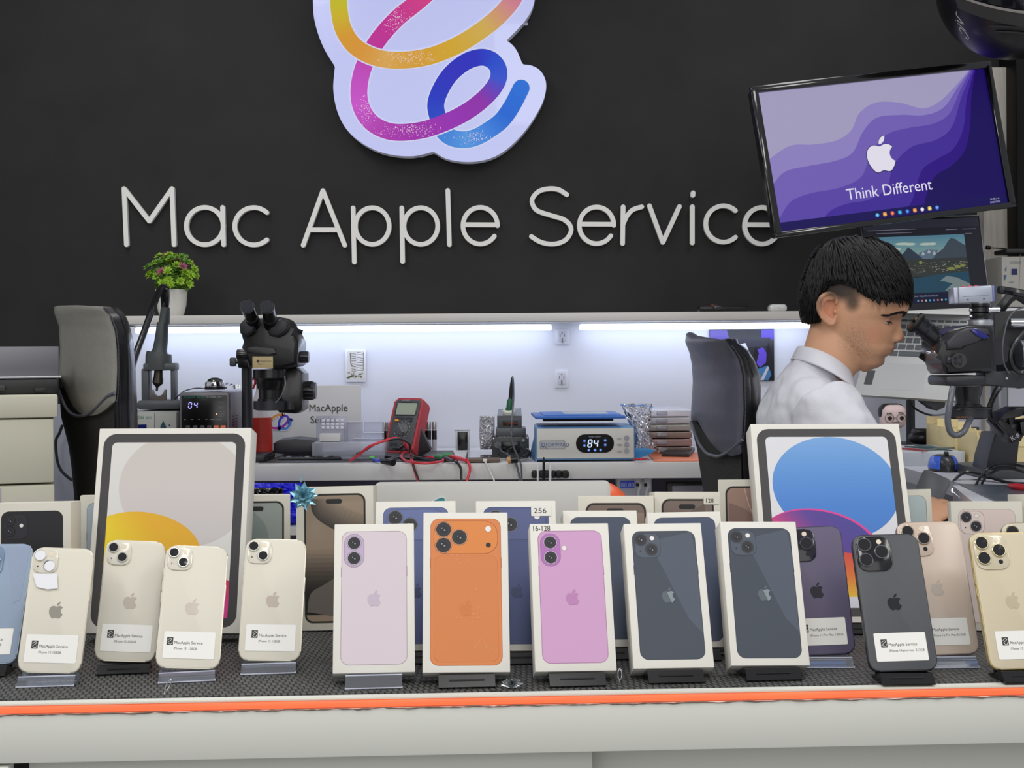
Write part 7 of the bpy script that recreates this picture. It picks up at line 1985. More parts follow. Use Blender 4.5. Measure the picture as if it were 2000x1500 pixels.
for i in range(5):
    a = 2 * PI * i / 5; c_ = P(1873 + 7.5 * math.cos(a), 704 + 7.5 * math.sin(a), YR - .0185); kk_.cyl(c_, c_ + Vector((0, -.0012, 0)), 3.4 * kx, n=14)
kk_.build('knob_dimples', BLKR, t)
MB().tube([P(1856, 704, YR + .0), P(1848, 703, YR + .0)], 8 * kx, 20).build('side_knob', mat('knob_satin', (70, 72, 80), .3, metal=.3), t)
px_box(1848, 1928, 733, 754, YR - .004, .118, .006).build('mount_ring', SCM2, t)
extr([(1924, 727), (2010, 724), (2060, 724), (2060, 758), (1985, 758), (1960, 754), (1924, 754)], YR + .02, YR + .075, .003).build('support_arm', SCM2, t)
q = P(1966, 739, YR + .0195); MB().cyl(q, q - Vector((0, .0015, 0)), 2.6 * kx, n=12).build('arm_screw', SILV, t)
o = P(1890, 754, YR + .055)
MB().lathe([(29 * kx, 0), (28 * kx, -8 * kx), (23.5 * kx, -25 * kx), (23.5 * kx, -36 * kx), (26 * kx, -37 * kx), (26 * kx, -42 * kx)][::-1], 40, Matrix.Translation(o)).build('lens_barrel', SCM, t)
MB().lathe([(26 * kx, -40 * kx), (39 * kx, -44 * kx), (39.5 * kx, -62 * kx), (36 * kx, -65 * kx), (24 * kx, -63 * kx), (24 * kx, -42 * kx)][::-1], 44, Matrix.Translation(o)).build('ring_light', SCM2, t)
S = MB(); S.text('CAUTION', -8, 0, 4, (170, 110, 60), .4, 'C', sx=.9); art_on(S, 1886, 817, YR + .0, 'light_print', t)
# photo tube, ring and camera
o = P(1914, 636, YR + .055)
MB().lathe([(25 * kx, 0), (25.5 * kx, 2 * kx), (25.5 * kx, 10 * kx), (24 * kx, 12 * kx), (19 * kx, 12 * kx)], 40, Matrix.Translation(o)).build('silver_collar', SILV, t)
MB().lathe([(18 * kx, 12 * kx), (20 * kx, 16 * kx), (20 * kx, 24 * kx), (17.5 * kx, 25 * kx), (20 * kx, 27 * kx), (20 * kx, 36 * kx), (18 * kx, 38 * kx), (18 * kx, 44 * kx)], 40, Matrix.Translation(o)).build('photo_tube', SCM, t)
MB().lathe([(21 * kx, 44 * kx), (21 * kx, 48 * kx), (18 * kx, 49 * kx)], 40, Matrix.Translation(o)).build('thin_ring', SILV, t)
for (x, y) in ((1896, 606), (1896, 618)): MB().ball(tuple(P(x, y, YR + .03)), .0035, 8).build('screw_head', CHROME, t)
q0 = P(1930, 605, YR + .03); MB().tube([q0, q0 + Vector((.020, 0, 0))], 6.5 * kx, 16).build('clamp_screw', CHROME, t)
ca = thing
cb = MB(); a, c_ = P(1885, 590, YR), P(1950, 557, YR)
cc_ = Vector(((a.x + c_.x) / 2, YR + .052, (a.z + c_.z) / 2)); RM = Matrix.Translation(cc_) @ Matrix.Rotation(math.radians(-2.2), 4, 'Y') @ Matrix.Rotation(math.radians(-6), 4, 'Z')
cb.box((0, 0, 0), (c_.x - a.x, .055, (c_.z - a.z)), .002, RM)
cbo = cb.build('camera_housing', mat('camera_silver', (176, 182, 196), .35, metal=.35), t)
MB().box((-(c_.x - a.x) / 2 - .004, 0, 0), (.008, .050, (c_.z - a.z) * .96), .0015, RM).build('end_plate', mat('plate_silver', (190, 194, 212), .3, metal=.3), cbo)
MB().box(((c_.x - a.x) / 2 + .002, 0, 0), (.004, .052, (c_.z - a.z) * .98), .0012, RM).build('end_plate', mat('plate_blue', (120, 130, 186), .3, metal=.3), cbo)
for i in range(3): MB().box((-.018 + i * .011, -.012, (c_.z - a.z) / 2 + .0008), (.007, .008, .002), .0008, RM).build('red_key', mat('key_red', (210, 70, 80), .4), cbo)
for dx in (-.014, .014): MB().cyl(RM @ Vector((dx, -.027, -.009)), RM @ Vector((dx, -.0285, -.009)), .0012, n=10).build('housing_screw', BLK, cbo)
MB().box((0.0, -.0278, -.003), (.045, .0006, .0006), M=RM).build('seam_line', mat('seam_grey', (120, 124, 138), .4), cbo)
# arm block and post behind
extr([(1941, 608), (2060, 604), (2060, 724), (1946, 730)], YR + .13, YR + .20, .004).build('rear_block', mat('block_black', (26, 27, 32), .35), t)
for (x0_, x1_, y_, r_, Yk, nm, mt_) in ((1972, 2040, 631, 10, YR + .10, 'chrome_bolt', CHROME), (1990, 2040, 690, 26, YR + .09, 'focus_wheel', mat('wheel_grey', (120, 122, 130), .3, metal=.5))):
    hcyl(x0_, x1_, y_, r_, Yk, nm, mt_, t, rid=False)
gp = P(1947, 690, YR + .11); g_ = MB(); g_.tube([gp + Vector((0, -.01, 0)), gp + Vector((0, .02, 0))], 24 * kx, 40); g_.build('gear_disc', mat('gear_dark', (50, 50, 54), .4), t)
# silver post and black foot column
YT = 2.95; kt = YT / F_PX; q = P(1941, 800, YT)
MB().cyl(Vector((q.x + .01, YT, ZD + .002)), Vector((q.x + .01, YT, P(0, 700, YT).z)), 17 * kt, n=32).build('silver_post', mat('post_silver', (150, 152, 158), .25, metal=.7), t)
MB().tube([Vector((q.x + .01, YT, P(0, 745, YT).z)), P(1990, 742, YR + .06)], .016, 14).build('rear_arm', SCM2, t)
MB().tube([Vector((q.x + .01, YT, P(0, 715, YT).z)), P(1985, 700, YR + .16)], .016, 14).build('rear_arm', SCM2, t)
extr([(1944, 846), (1966, 846), (1992, 858), (1985, 918), (1926, 918), (1932, 890)], YT - .06, YT + .03, .003).build('foot_column', SCM2, t)
bs = MB().prism(rrect(.20, .22, .03), ZD + .0006, ZD + .018, Matrix.Translation((q.x + .055, YT + .03, 0)), bev=.004); bs.build('base_plate', mat('base_grey', (70, 72, 78), .4), t)
MB().tube(catmull([P(1861, 756, YR - .0), P(1855, 790, YR - .01), P(1851, 820, YR - .01), P(1856, 843, YR - .01), P(1868, 850, YR - .01), P(1882, 843, YR - .01), P(1890, 828, YR + .0), P(1895, 818, YR + .02)], 8), 6.2 * kx, 14).build('gas_tube', mat('tube_grey', (92, 96, 104), .28, coat=.3), t)
MB().tube(catmull([P(1776, 780, 2.95), P(1784, 795, 2.95), P(1802, 806, 2.95), P(1822, 811, 2.95), P(1850, 808, 2.8), P(1875, 800, YR + .0), P(1900, 797, YR - .0), P(1935, 797, YR + .03)], 8), .0021, 8).build('lamp_cable', BLK, t)
# bulky clamp at the right
t = thing('clamp_arm', 'black articulated clamp hanging at the right edge behind the microscope', 'clamp', P(1985, 830, 2.7))
for poly_ in ([(1950, 822), (1962, 806), (1985, 796), (2030, 796), (2030, 806), (1975, 816)], [(1968, 800), (1982, 796), (1984, 828), (1972, 832)], [(1948, 824), (1958, 818), (1996, 850), (1990, 862), (1974, 856)], [(1992, 824), (2030, 818), (2030, 856), (1996, 850)], [(1970, 852), (1996, 838), (2002, 846), (1994, 862), (1976, 866)]):
    extr(poly_, 2.70 + rnd.uniform(-.02, .02), 2.76, .002).build('clamp_link', mat('clamp_black', (22, 22, 26), .35), t)
MB().cyl(P(2010, 808, 2.70), P(2010, 808, 2.69), 9 * 2.7 / F_PX, n=20).build('joint_disc', mat('clamp_black'), t)
MB().tube([P(1990, 806, 2.74), Vector((P(1990, 806, 2.74).x + .03, 2.86, P(1990, 812, 2.8).z))], .008, 8).build('link_pin', BLK, t)
S = MB(); S.text('K-8', 0, 0, 9, (190, 190, 196), .2, 'C', rot=.5); art_on(S, 1984, 857, 2.675, 'lettering', t)
# cables
BKC = mat('cable_black', (22, 23, 26), .3, coat=.2)
def cab_(pts, r, lb, mt_=BKC, nm='cable'):
    b_ = MB().tube(catmull([P(*p) for p in pts], 8), r, 8); 
    for v in b_.v: v.z = max(v.z, ZD + .0008) if v.y > 2.35 and v.x > .85 else v.z
    return solo(b_, nm, mt_, lb, 'cable')
cab_([(1950, 566, YR + .04), (1962, 567, YR + .04), (1980, 570, YR + .03), (2010, 576, YR + .03)], .007, 'thick black cable leaving the silver camera towards the right')
cab_([(2010, 590, 2.75), (1988, 577, 2.75), (1972, 582, 2.75), (1960, 596, 2.75), (1951, 608, 2.76)], .010, 'fat dark hose curving down beside the silver camera', mat('hose_dark', (48, 48, 50), .4), 'hose')
cab_([(2010, 640, YR - .0), (1986, 664, YR), (1974, 690, YR), (1978, 715, YR), (1996, 728, YR), (2020, 712, YR)], .004, 'black cable looping in a wide C at the right edge')
cab_([(2004, 600, YR + .02), (1984, 606, YR), (1970, 622, YR), (1962, 650, YR), (1958, 680, YR), (1961, 710, YR + .01), (1972, 730, YR + .01)], .0014, 'thin grey wire hanging before the black block at the right', mat('wire_grey', (92, 94, 100), .4))
cab_([(1948, 752, 2.70), (1938, 775, 2.70), (1930, 798, 2.70), (1932, 815, 2.70), (1945, 832, 2.70), (1960, 848, 2.68)], .0032, 'black cable drooping under the microscope arm beside the silver post')
cab_([(1960, 752, 2.72), (1946, 772, 2.72), (1936, 795, 2.72), (1936, 820, 2.72)], .0025, 'thinner black cable drooping just behind the first one under the arm')
cab_([(1858, 947, 2.83), (1872, 930, 2.85), (1890, 922, 2.86), (1915, 926, 2.84), (1945, 936, 2.80), (1980, 944, 2.76), (2020, 944, 2.74)], .003, 'black cable crossing the right bench, nearest the leaning phone')
cab_([(1862, 944, 2.86), (1890, 938, 2.87), (1920, 940, 2.83), (1960, 948, 2.78), (2010, 950, 2.72)], .003, 'second black cable crossing the right bench beside the base plate')
cab_([(2020, 915, 2.78), (1980, 908, 2.80), (1950, 907, 2.82), (1928, 918, 2.84), (1912, 936, 2.80), (1905, 950, 2.72)], .0026, 'black cable arching in front of the microscope foot')
cab_([(2020, 930, 2.74), (1985, 918, 2.76), (1955, 916, 2.78), (1930, 928, 2.78), (1918, 944, 2.74)], .0026, 'inner black cable arching in front of the microscope foot')
# bench mat and red clip
pl = [onz(1872, 946, ZD), onz(2060, 950, ZD), onz(2060, 1002, ZD), onz(1990, 1002, ZD)]
solo(MB().prism([(v.x, v.y) for v in pl], ZD + .0002, ZD + .0014), 'rework_mat', mat('mat_slate', (84, 92, 104), .3, var=.25, scale=22), 'shiny slate repair mat on the right bench below the cables', 'mat')
q = [onz(1970, 948, ZD + .006), onz(1984, 950, ZD + .007), onz(2010, 954, ZD + .006)]
solo(MB().tube(q, [.003, .0065, .006], 10), 'red_clip', mat('clip_red', (206, 36, 50), .4), 'red alligator clip lying on the slate mat at the right edge', 'clip')
# grey box with blue print, upper right
t = thing('blue_printed_box', 'white box with small blue square print, upper right beside the wood strip', 'box', P(1985, 600, 3.70))
px_box(1957, 2060, 500, 600, 3.70, .16, .003).build('box_body', mat('box_stone', (176, 174, 166), .5), t)
px_box(1952, 2070, 601, 611, 3.68, .34, .002).build('small_ledge', WHP, t)
S = MB(); S.poly(rrect(14, 14, .5, 0, 0), (190, 192, 196), .2); S.poly(rrect(12, 12, .5, 0, 0), (28, 30, 84), .5)
S.text('COXO', -8, 16, 5, (96, 128, 132), .2); S.poly([(-19, 4), (-15, 12), (-16, 0)], (70, 110, 140), .2); S.poly([(-21, -6), (-15, -6), (-19, -18)], (60, 96, 130), .2); S.poly(rrect(9, 1.4, .4, -6, -20), (110, 140, 140), .2); S.ribbon([(12, 34), (9, -36)], .7, (150, 130, 108), .2, caps=False)
art_on(S, 1981, 531, 3.699, 'box_print', t)
solo(MB().box(tuple(P(1990, 492, 3.74)), (.10, .10, .012), .005), 'dark_cap', mat('cap_dark', (36, 36, 36), .5), 'dark flat lid lying on the blue printed box at the right', 'lid')
b_ = MB().tube(catmull([P(1932, 484, 3.94), P(1940, 484, 3.93), P(1958, 485, 3.92), P(1966, 486, 3.90)], 5), .002, 6); b_.tube([P(1926, 483, 3.94), P(1934, 484, 3.94)], .006, 8)
solo(b_, 'wall_cable', BLK, 'short black plug and cable across the pale wood strip', 'cable')
b_ = MB().tube(catmull([P(1928, 525, 3.93), P(1932, 545, 3.92), P(1938, 560, 3.91), P(1944, 580, 3.90)], 5), .003, 6)
solo(b_, 'screen_cable', BLK, 'thin black cable running down beside the mountain lake screen', 'cable')
# ================================================================== THE MAN
YP0 = 2.70
KP = YP0 / F_PX
def HP(px, py, dy=0.0):
    """a spot of the man's side view, dy metres nearer (-) or further (+) than his middle"""
    p = P(px, py, YP0); return Vector((p.x, YP0 + dy, p.z))
hc0 = HP(1672, 600)
t = thing('person', 'young man with short black hair in a white shirt, head bent towards the microscope', 'person', Vector((HP(1590, 800).x, YP0, 0)))
body_parts = MB()
def prof(tab):
    ys = [a for a, _ in tab]; xs_ = [b_ for _, b_ in tab]
    return lambda y: float(np.interp(y, ys, xs_))
# side-view profile of the skull and face without the nose
front = prof([(474, 1690), (482, 1712), (494, 1732), (510, 1750), (530, 1762), (552, 1769), (575, 1772), (590, 1772), (603, 1771), (612, 1768.5), (618, 1763), (625, 1754), (635, 1750), (648, 1747), (660, 1744.5), (668, 1742), (673, 1741), (680, 1742), (687, 1739), (692, 1736), (698, 1728), (704, 1725), (712, 1722), (718, 1713), (723, 1698), (727, 1690)])
back = prof([(474, 1645), (482, 1625), (494, 1606), (510, 1593), (530, 1584), (552, 1579), (575, 1577), (600, 1580), (620, 1585), (640, 1591), (655, 1596), (668, 1610), (680, 1628), (695, 1648), (708, 1660), (718, 1672), (723, 1680), (727, 1686)])
halfw = prof([(474, 22), (482, 40), (494, 55), (510, 66), (530, 74), (552, 78), (575, 79.5), (600, 79), (615, 77), (630, 73), (650, 68), (668, 63), (684, 57), (700, 48), (712, 38), (720, 27), (727, 12)])
def headpt(a, y):
    xf, xb, hw = front(y), back(y), halfw(y) * KP
    cx = xb + (xf - xb) * .46
    ca, sa = math.cos(a), math.sin(a)
    # squarer at the temples, narrower towards the face
    rx = (xf - cx) if ca > 0 else (cx - xb)
    face = max(ca, 0)
    e = .86 if ca < 0 else .9 + .24 * min(max((y - 585) / 30, 0), 1)
    X = cx + rx * math.copysign(abs(ca) ** e, ca)
    D = hw * math.copysign(abs(sa) ** (.92 if ca < 0 else .98), sa) * (1 - .10 * face * (1 if y > 600 else .5))
    if ca > 0:
        lat = D / KP            # lateral distance in picture units
        g = lambda c_, s_: math.exp(-((c_) / s_) ** 2)
        # nose
        ny = prof([(612, 0), (622, 1.5), (630, 4.5), (640, 9), (650, 14.5), (657, 18), (662, 19), (667, 15.5), (671, 6), (675, 0)])(y)
        nw = 9.2 + 5.5 * g(y - 664, 9)
        X += ny * g(lat, nw) + 6.0 * g(abs(lat) - 13, 4.5) * g(y - 664, 5.5)
        # eye hollows, brow, cheeks, lips, chin cleft under the lip
        X -= 7.0 * g(abs(lat) - 33, 15) * g(y - 626, 8.5)
        X += 2.6 * g(abs(lat) - 27, 18) * g(y - 611, 6)
        X += 2.6 * g(abs(lat) - 40, 18) * g(y - 652, 14)
        X += 4.6 * g(lat, 21) * g(y - 679.5, 4.2) + 4.2 * g(lat, 18) * g(y - 688.5, 3.8)
        X -= 2.6 * g(lat, 21) * g(y - 684.2, 1.9)
        X -= 2.2 * g(lat, 17) * g(y - 698, 3.2)
        X += 2.2 * g(lat, 16) * g(y - 709, 6)
    return X, D
YAW = math.radians(-13)
piv = HP(1665, 600)
def turn(v):
    c_, s_ = math.cos(YAW), math.sin(YAW); dx, dy = v.x - piv.x, v.y - piv.y
    return Vector((piv.x + dx * c_ - dy * s_, piv.y + dx * s_ + dy * c_, v.z))
def head_surf(a, y, off=0.0):
    X, D = headpt(a, y)
    v = HP(X, y, -D)
    if off: c_ = HP(back(y) + (front(y) - back(y)) * .46, y); v += (v - c_).normalized() * off
    return turn(v)
ysh = [474 + (727 - 474) * (i / 118) for i in range(119)]
NA = 150
hv_ = []; hf_ = []
def angs(n):   # more columns over the face
    out = []
    for i in range(n):
        u = i / n * 2 - 1; out.append(PI * (abs(u) ** 1.25) * (1 if u >= 0 else -1))
    return out
AN = angs(NA)
for y in ysh:
    for a in AN: hv_.append(head_surf(a, y))
for j in range(len(ysh) - 1):
    for i in range(NA):
        k_ = (i + 1) % NA; hf_.append((j * NA + i, (j + 1) * NA + i, (j + 1) * NA + k_, j * NA + k_))
hf_.append(list(range(NA))); hf_.append([(len(ysh) - 1) * NA + i for i in range(NA - 1, -1, -1)])
body_parts.add(hv_, hf_)
# neck: ring loft from under the jaw to inside the collar
def loft(mb, secs, n=40):
    vs = []; fs = []
    for (c_, ax, ay, ux) in secs:
        for k_ in range(n):
            a = 2 * PI * k_ / n
            vs.append(c_ + ux * (ax * math.cos(a)) + Vector((0, 1, 0)) * (ay * math.sin(a)))
    m_ = len(secs)
    for j in range(m_ - 1):
        for k_ in range(n):
            fs.append((j * n + k_, j * n + (k_ + 1) % n, (j + 1) * n + (k_ + 1) % n, (j + 1) * n + k_))
    fs.append(list(range(n - 1, -1, -1))); fs.append([(m_ - 1) * n + k_ for k_ in range(n)])
    mb.add(vs, fs); return mb
def sec(x0_, y0_, x1_, y1_, hw, dy=0.0):
    a, b_ = HP(x0_, y0_, dy), HP(x1_, y1_, dy); c_ = (a + b_) / 2; d = (b_ - a)
    return (c_, d.length / 2, hw, d.normalized())
loft(body_parts, [sec(1592, 612, 1690, 660, .045), sec(1585, 632, 1688, 695, .055), sec(1578, 655, 1684, 716, .058), sec(1573, 672, 1668, 732, .059), sec(1566, 690, 1655, 748, .062), sec(1555, 706, 1648, 768, .068), sec(1540, 728, 1645, 790, .085)])
# torso core and arms
loft(body_parts, [sec(1532, 735, 1640, 800, .12), sec(1510, 770, 1655, 830, .17), sec(1496, 810, 1670, 860, .165), sec(1492, 870, 1665, 900, .15), sec(1498, 960, 1650, 970, .14), sec(1505, 1040, 1640, 1040, .14), sec(1500, 1180, 1650, 1180, .15), sec(1500, 1290, 1650, 1290, .16)])
def limb(mb, pts, n=20):
    q = [Vector(p[0]) for p in pts]; cm = catmull(q, 6); rr2 = np.interp(np.linspace(0, len(pts) - 1, len(cm)), range(len(pts)), [p[1] for p in pts])
    mb.tube(cm, [float(r) for r in rr2], n); return mb
sh_n, sh_f = HP(1590, 800, -.155), HP(1590, 792, .155)
el_n, el_f = HP(1640, 985, -.20), HP(1600, 985, .20)
wr_n = P(1768, 1036, 2.53)
wr_f = P(1612, 925, 2.98)
limb(body_parts, [(sh_n, .052), ((sh_n + el_n) / 2, .047), (el_n, .041), ((el_n + wr_n) / 2, .037), (wr_n, .026)])
limb(body_parts, [(sh_f, .052), ((sh_f + el_f) / 2, .047), (el_f, .041), ((el_f + wr_f) / 2, .037), (wr_f, .026)])
# hands: palm, four fingers of unequal length, thumb from the side of the palm
def hand(mb, w0, d, up, mirror=1, curl=.5):
    d = d.normalized(); side = d.cross(up).normalized() * mirror; up = side.cross(d).normalized() * mirror
    pal = []
    for i, (s_, hw, ht) in enumerate(((0, .024, .017), (.03, .033, .015), (.065, .040, .013), (.088, .038, .011))):
        pal.append((w0 + d * s_, hw, ht))
    vs = []; fs = []; n = 20
    for (c_, a, b_) in pal:
        for k_ in range(n):
            th = 2 * PI * k_ / n; vs.append(c_ + side * (a * math.cos(th)) + up * (b_ * math.sin(th)))
    for j in range(3):
        for k_ in range(n): fs.append((j * n + k_, j * n + (k_ + 1) % n, (j + 1) * n + (k_ + 1) % n, (j + 1) * n + k_))
    fs.append(list(range(n - 1, -1, -1))); fs.append([3 * n + k_ for k_ in range(n)])
    mb.add(vs, fs)
    for i, (off, L_) in enumerate(((.029, .070), (.010, .079), (-.010, .073), (-.028, .058))):
        b0 = w0 + d * .082 + side * off; p = b0; dd = d.copy(); pts = [(p, .0092)]
        for k_, fr in enumerate((.46, .30, .24)):
            q_ = Matrix.Rotation(-(curl + .12 * k_ + .05 * i) * mirror, 3, side) @ dd
            dd = q_; p = p + dd * L_ * fr; pts.append((p, .0086 - .0009 * k_))
        limb(mb, pts, 12)
    b0 = w0 + d * .028 + side * .026; q1 = b0 + (d * .55 + side * .75 - up * .3).normalized() * .034; q2 = q1 + (d * .9 + side * .15 - up * .4).normalized() * .030; q3 = q2 + (d * .95 - side * .15 - up * .4).normalized() * .022
    limb(mb, [(b0, .013), (q1, .0115), (q2, .010), (q3, .0078)], 12)
tipn = P(1838, 972, 2.56)
hand(body_parts, wr_n, (P(1842, 978, 2.57) - wr_n), Vector((0, -.25, 1)), 1, .42)
hand(body_parts, wr_f, Vector((.9, -.25, -.06)), Vector((0, .1, 1)), -1, .35)
# ear, grown into the head
def earpt(px, py, out): 
    X = px; D = halfw(py) * .965 * KP + out
    return turn(HP(X, py, -D))
def ear(sgn):
    m_ = MB()
    rim = [(1634, 598), (1636, 586), (1630, 578), (1620, 576), (1609, 581), (1602, 592), (1601, 604), (1605, 616), (1612, 626), (1620, 633), (1628, 634), (1632, 628), (1633, 618)]
    # bowl
    cx, cy = 1620, 604
    def E(px, py, out):
        D = (halfw(py) * .93 * KP + out) * sgn
        return turn(HP(px, py, -D))
    rr3 = catmull([(a, b_, 0) for a, b_ in rim], 4)
    outs = [E(p[0], p[1], .010 + .011 * max(0, min(1, (1636 - p[0]) / 30))) for p in rr3]
    m_.tube(outs, [.0030 + .0012 * math.sin(PI * i / (len(outs) - 1)) for i in range(len(outs))], 10)
    N_ = len(rr3); base_ = [E(cx + (p[0] - cx) * .86, cy + (p[1] - cy) * .86, .008 + .009 * max(0, min(1, (1636 - p[0]) / 30))) for p in rr3]
    inn = [E(cx + 6 + (p[0] - cx) * .30, cy + 4 + (p[1] - cy) * .34, .002) for p in rr3]
    deep = [E(cx + 6 + (p[0] - cx) * .9, cy + (p[1] - cy) * .9, -.008) for p in rr3]
    vs = base_ + inn + deep; fs = []
    for i in range(N_):
        j = (i + 1) % N_
        fs.append((i, j, N_ + j, N_ + i)); fs.append((i, 2 * N_ + i, 2 * N_ + j, j))
    fs.append([N_ + i for i in range(N_)]); fs.append([2 * N_ + i for i in range(N_ - 1, -1, -1)])
    m_.add(vs, fs)
    ah = catmull([(1628, 588, 0), (1617, 587, 0), (1610, 595, 0), (1609, 606, 0), (1614, 616, 0), (1621, 621, 0)], 4)
    m_.tube([E(p[0], p[1], .010 + .006 * max(0, min(1, (1636 - p[0]) / 30))) for p in ah], .0027, 8)
    m_.ball(tuple(E(1632, 611, .012)), (.0042, .0038, .0055), 8)
    m_.ball(tuple(E(1622, 627, .013)), (.0062, .0036, .0062), 8)
    return m_
for sg in (1, -1):
    e_ = ear(sg); body_parts.add(e_.v, e_.f)
# legs folded on a stool, under the bench
hipn, hipf = HP(1560, 1318, -.09), HP(1560, 1318, .09)
for hp, sg in ((hipn, -1), (hipf, 1)):
    kn = hp + Vector((.40, sg * .05, .0)); ft = Vector((kn.x + .02, kn.y, .10)); 
    limb(body_parts, [(hp, .085), ((hp + kn) / 2, .075), (kn, .058), ((kn + ft) / 2, .052), (ft, .036)])

sk = bpy.data.materials.new('skin'); sk.use_nodes = True; nt = sk.node_tree; bs_ = nt.nodes['Principled BSDF']
bs_.inputs['Roughness'].default_value = .48; bs_.inputs['Specular IOR Level'].default_value = .35
bs_.inputs['Subsurface Weight'].default_value = .12; bs_.inputs['Subsurface Radius'].default_value = (.9, .35, .2); bs_.inputs['Subsurface Scale'].default_value = .006
tc = nt.nodes.new('ShaderNodeTexCoord')
cur = nt.nodes.new('ShaderNodeRGB'); cur.outputs[0].default_value = (*lin((214, 164, 130)), 1); last = cur.outputs[0]
OB = WM[t.name].inverted()
def blob(center, rad, col, k=1.0, soft=1.0, noise=None):
    """a soft coloured patch of the skin around a point"""
    global last
    c_ = OB @ center
    mp = nt.nodes.new('ShaderNodeMapping'); mp.vector_type = 'POINT'
    mp.inputs['Location'].default_value = tuple(-c_[i] / rad[i] for i in range(3)); mp.inputs['Scale'].default_value = tuple(1 / r for r in rad)
    ln = nt.nodes.new('ShaderNodeVectorMath'); ln.operation = 'LENGTH'
    mr = nt.nodes.new('ShaderNodeMapRange'); mr.interpolation_type = 'SMOOTHSTEP'
    mr.inputs['From Min'].default_value = 1.0; mr.inputs['From Max'].default_value = 1.0 - soft; mr.inputs['To Min'].default_value = 0; mr.inputs['To Max'].default_value = k
    nt.links.new(tc.outputs['Object'], mp.inputs[0]); nt.links.new(mp.outputs[0], ln.inputs[0]); nt.links.new(ln.outputs['Value'], mr.inputs['Value'])
    fac = mr.outputs[0]
    if noise:
        nz = nt.nodes.new('ShaderNodeTexNoise'); nz.inputs['Scale'].default_value = noise; nz.inputs['Detail'].default_value = 2
        nt.links.new(tc.outputs['Object'], nz.inputs['Vector'])
        m1 = nt.nodes.new('ShaderNodeMapRange'); m1.inputs['From Min'].default_value = .35; m1.inputs['From Max'].default_value = .6
        nt.links.new(nz.outputs['Fac'], m1.inputs['Value'])
        mu = nt.nodes.new('ShaderNodeMath'); mu.operation = 'MULTIPLY'; nt.links.new(fac, mu.inputs[0]); nt.links.new(m1.outputs[0], mu.inputs[1]); fac = mu.outputs[0]
    mx = nt.nodes.new('ShaderNodeMix'); mx.data_type = 'RGBA'; mx.inputs[7].default_value = (*lin(col), 1)
    nt.links.new(fac, mx.inputs[0]); nt.links.new(last, mx.inputs[6]); last = mx.outputs[2]
def fs_(lat, y):
    # surface point of the face at lateral offset (picture units) and height
    best = None
    for i in range(160):
        a = -PI / 2 + PI * i / 159; X, D = headpt(a, y)
        e = abs(D / KP - lat)
        if best is None or e < best[0]: best = (e, a)
    return head_surf(best[1], y)
m_ = .001
for lat in (52, -52): blob(fs_(lat, 655), (.04, .04, .034), (204, 132, 104), .45)
blob(fs_(0, 662), (.022, .024, .022), (206, 122, 98), .5)
for lat in (66, -66):
    blob(fs_(lat, 664), (.042, .04, .052), (96, 78, 62), .55, noise=700)
    blob(fs_(lat * .86, 690), (.044, .035, .034), (96, 78, 62), .52, noise=700)
    blob(fs_(lat * .16, 669), (.010, .006, .004), (70, 34, 28), .8)
blob(fs_(0, 708), (.04, .05, .022), (108, 86, 72), .4, noise=900)
blob(fs_(0, 673), (.022, .030, .008), (104, 80, 66), .45, noise=1100)
blob(fs_(0, 681), (.020, .024, .0065), (178, 100, 88), .9, .6); blob(fs_(0, 689), (.020, .021, .006), (186, 108, 96), .9, .6)
blob(fs_(0, 684.8), (.03, .025, .0016), (92, 44, 40), .8, .6)
for lat in (31, -31): blob(fs_(lat, 629), (.03, .022, .014), (160, 112, 92), .5)
for sg in (1, -1):
    for (x, y, rx, rz, k_) in ((1618, 606, .030, .034, .35), (1622, 606, .012, .014, .3)):
        c_ = turn(HP(x, y, -sg * (halfw(y) * KP + .008))); blob(c_, (rx, .02, rz), (206, 116, 96), k_ * 1.3)
    # cropped sides: short dark hair over the scalp
    for (x, y, rx, rz, k_) in ((1650, 574, .052, .026, .95), (1616, 560, .05, .028, .9), (1664, 594, .020, .024, .85), (1596, 592, .016, .035, .9), (1592, 618, .012, .022, .8), (1630, 566, .05, .02, .9)):
        c_ = turn(HP(x, y, -sg * (halfw(y) * KP - .004))); blob(c_, (rx, .045, rz), (50, 40, 34), k_, .8)
nt.links.new(last, bs_.inputs['Base Color'])
nz = nt.nodes.new('ShaderNodeTexNoise'); nz.inputs['Scale'].default_value = 420; bp = nt.nodes.new('ShaderNodeBump'); bp.inputs['Strength'].default_value = .12; bp.inputs['Distance'].default_value = .001
nt.links.new(tc.outputs['Object'], nz.inputs['Vector']); nt.links.new(nz.outputs['Fac'], bp.inputs['Height']); nt.links.new(bp.outputs[0], bs_.inputs['Normal'])
MATS['skin'] = sk
bo = body_parts.build('body', sk, t, smooth=True, angle=180)
rm = bo.modifiers.new('one_skin', 'REMESH'); rm.mode = 'VOXEL'; rm.voxel_size = .0026; rm.use_smooth_shade = True
smo = bo.modifiers.new('soften', 'SMOOTH'); smo.factor = .5; smo.iterations = 2

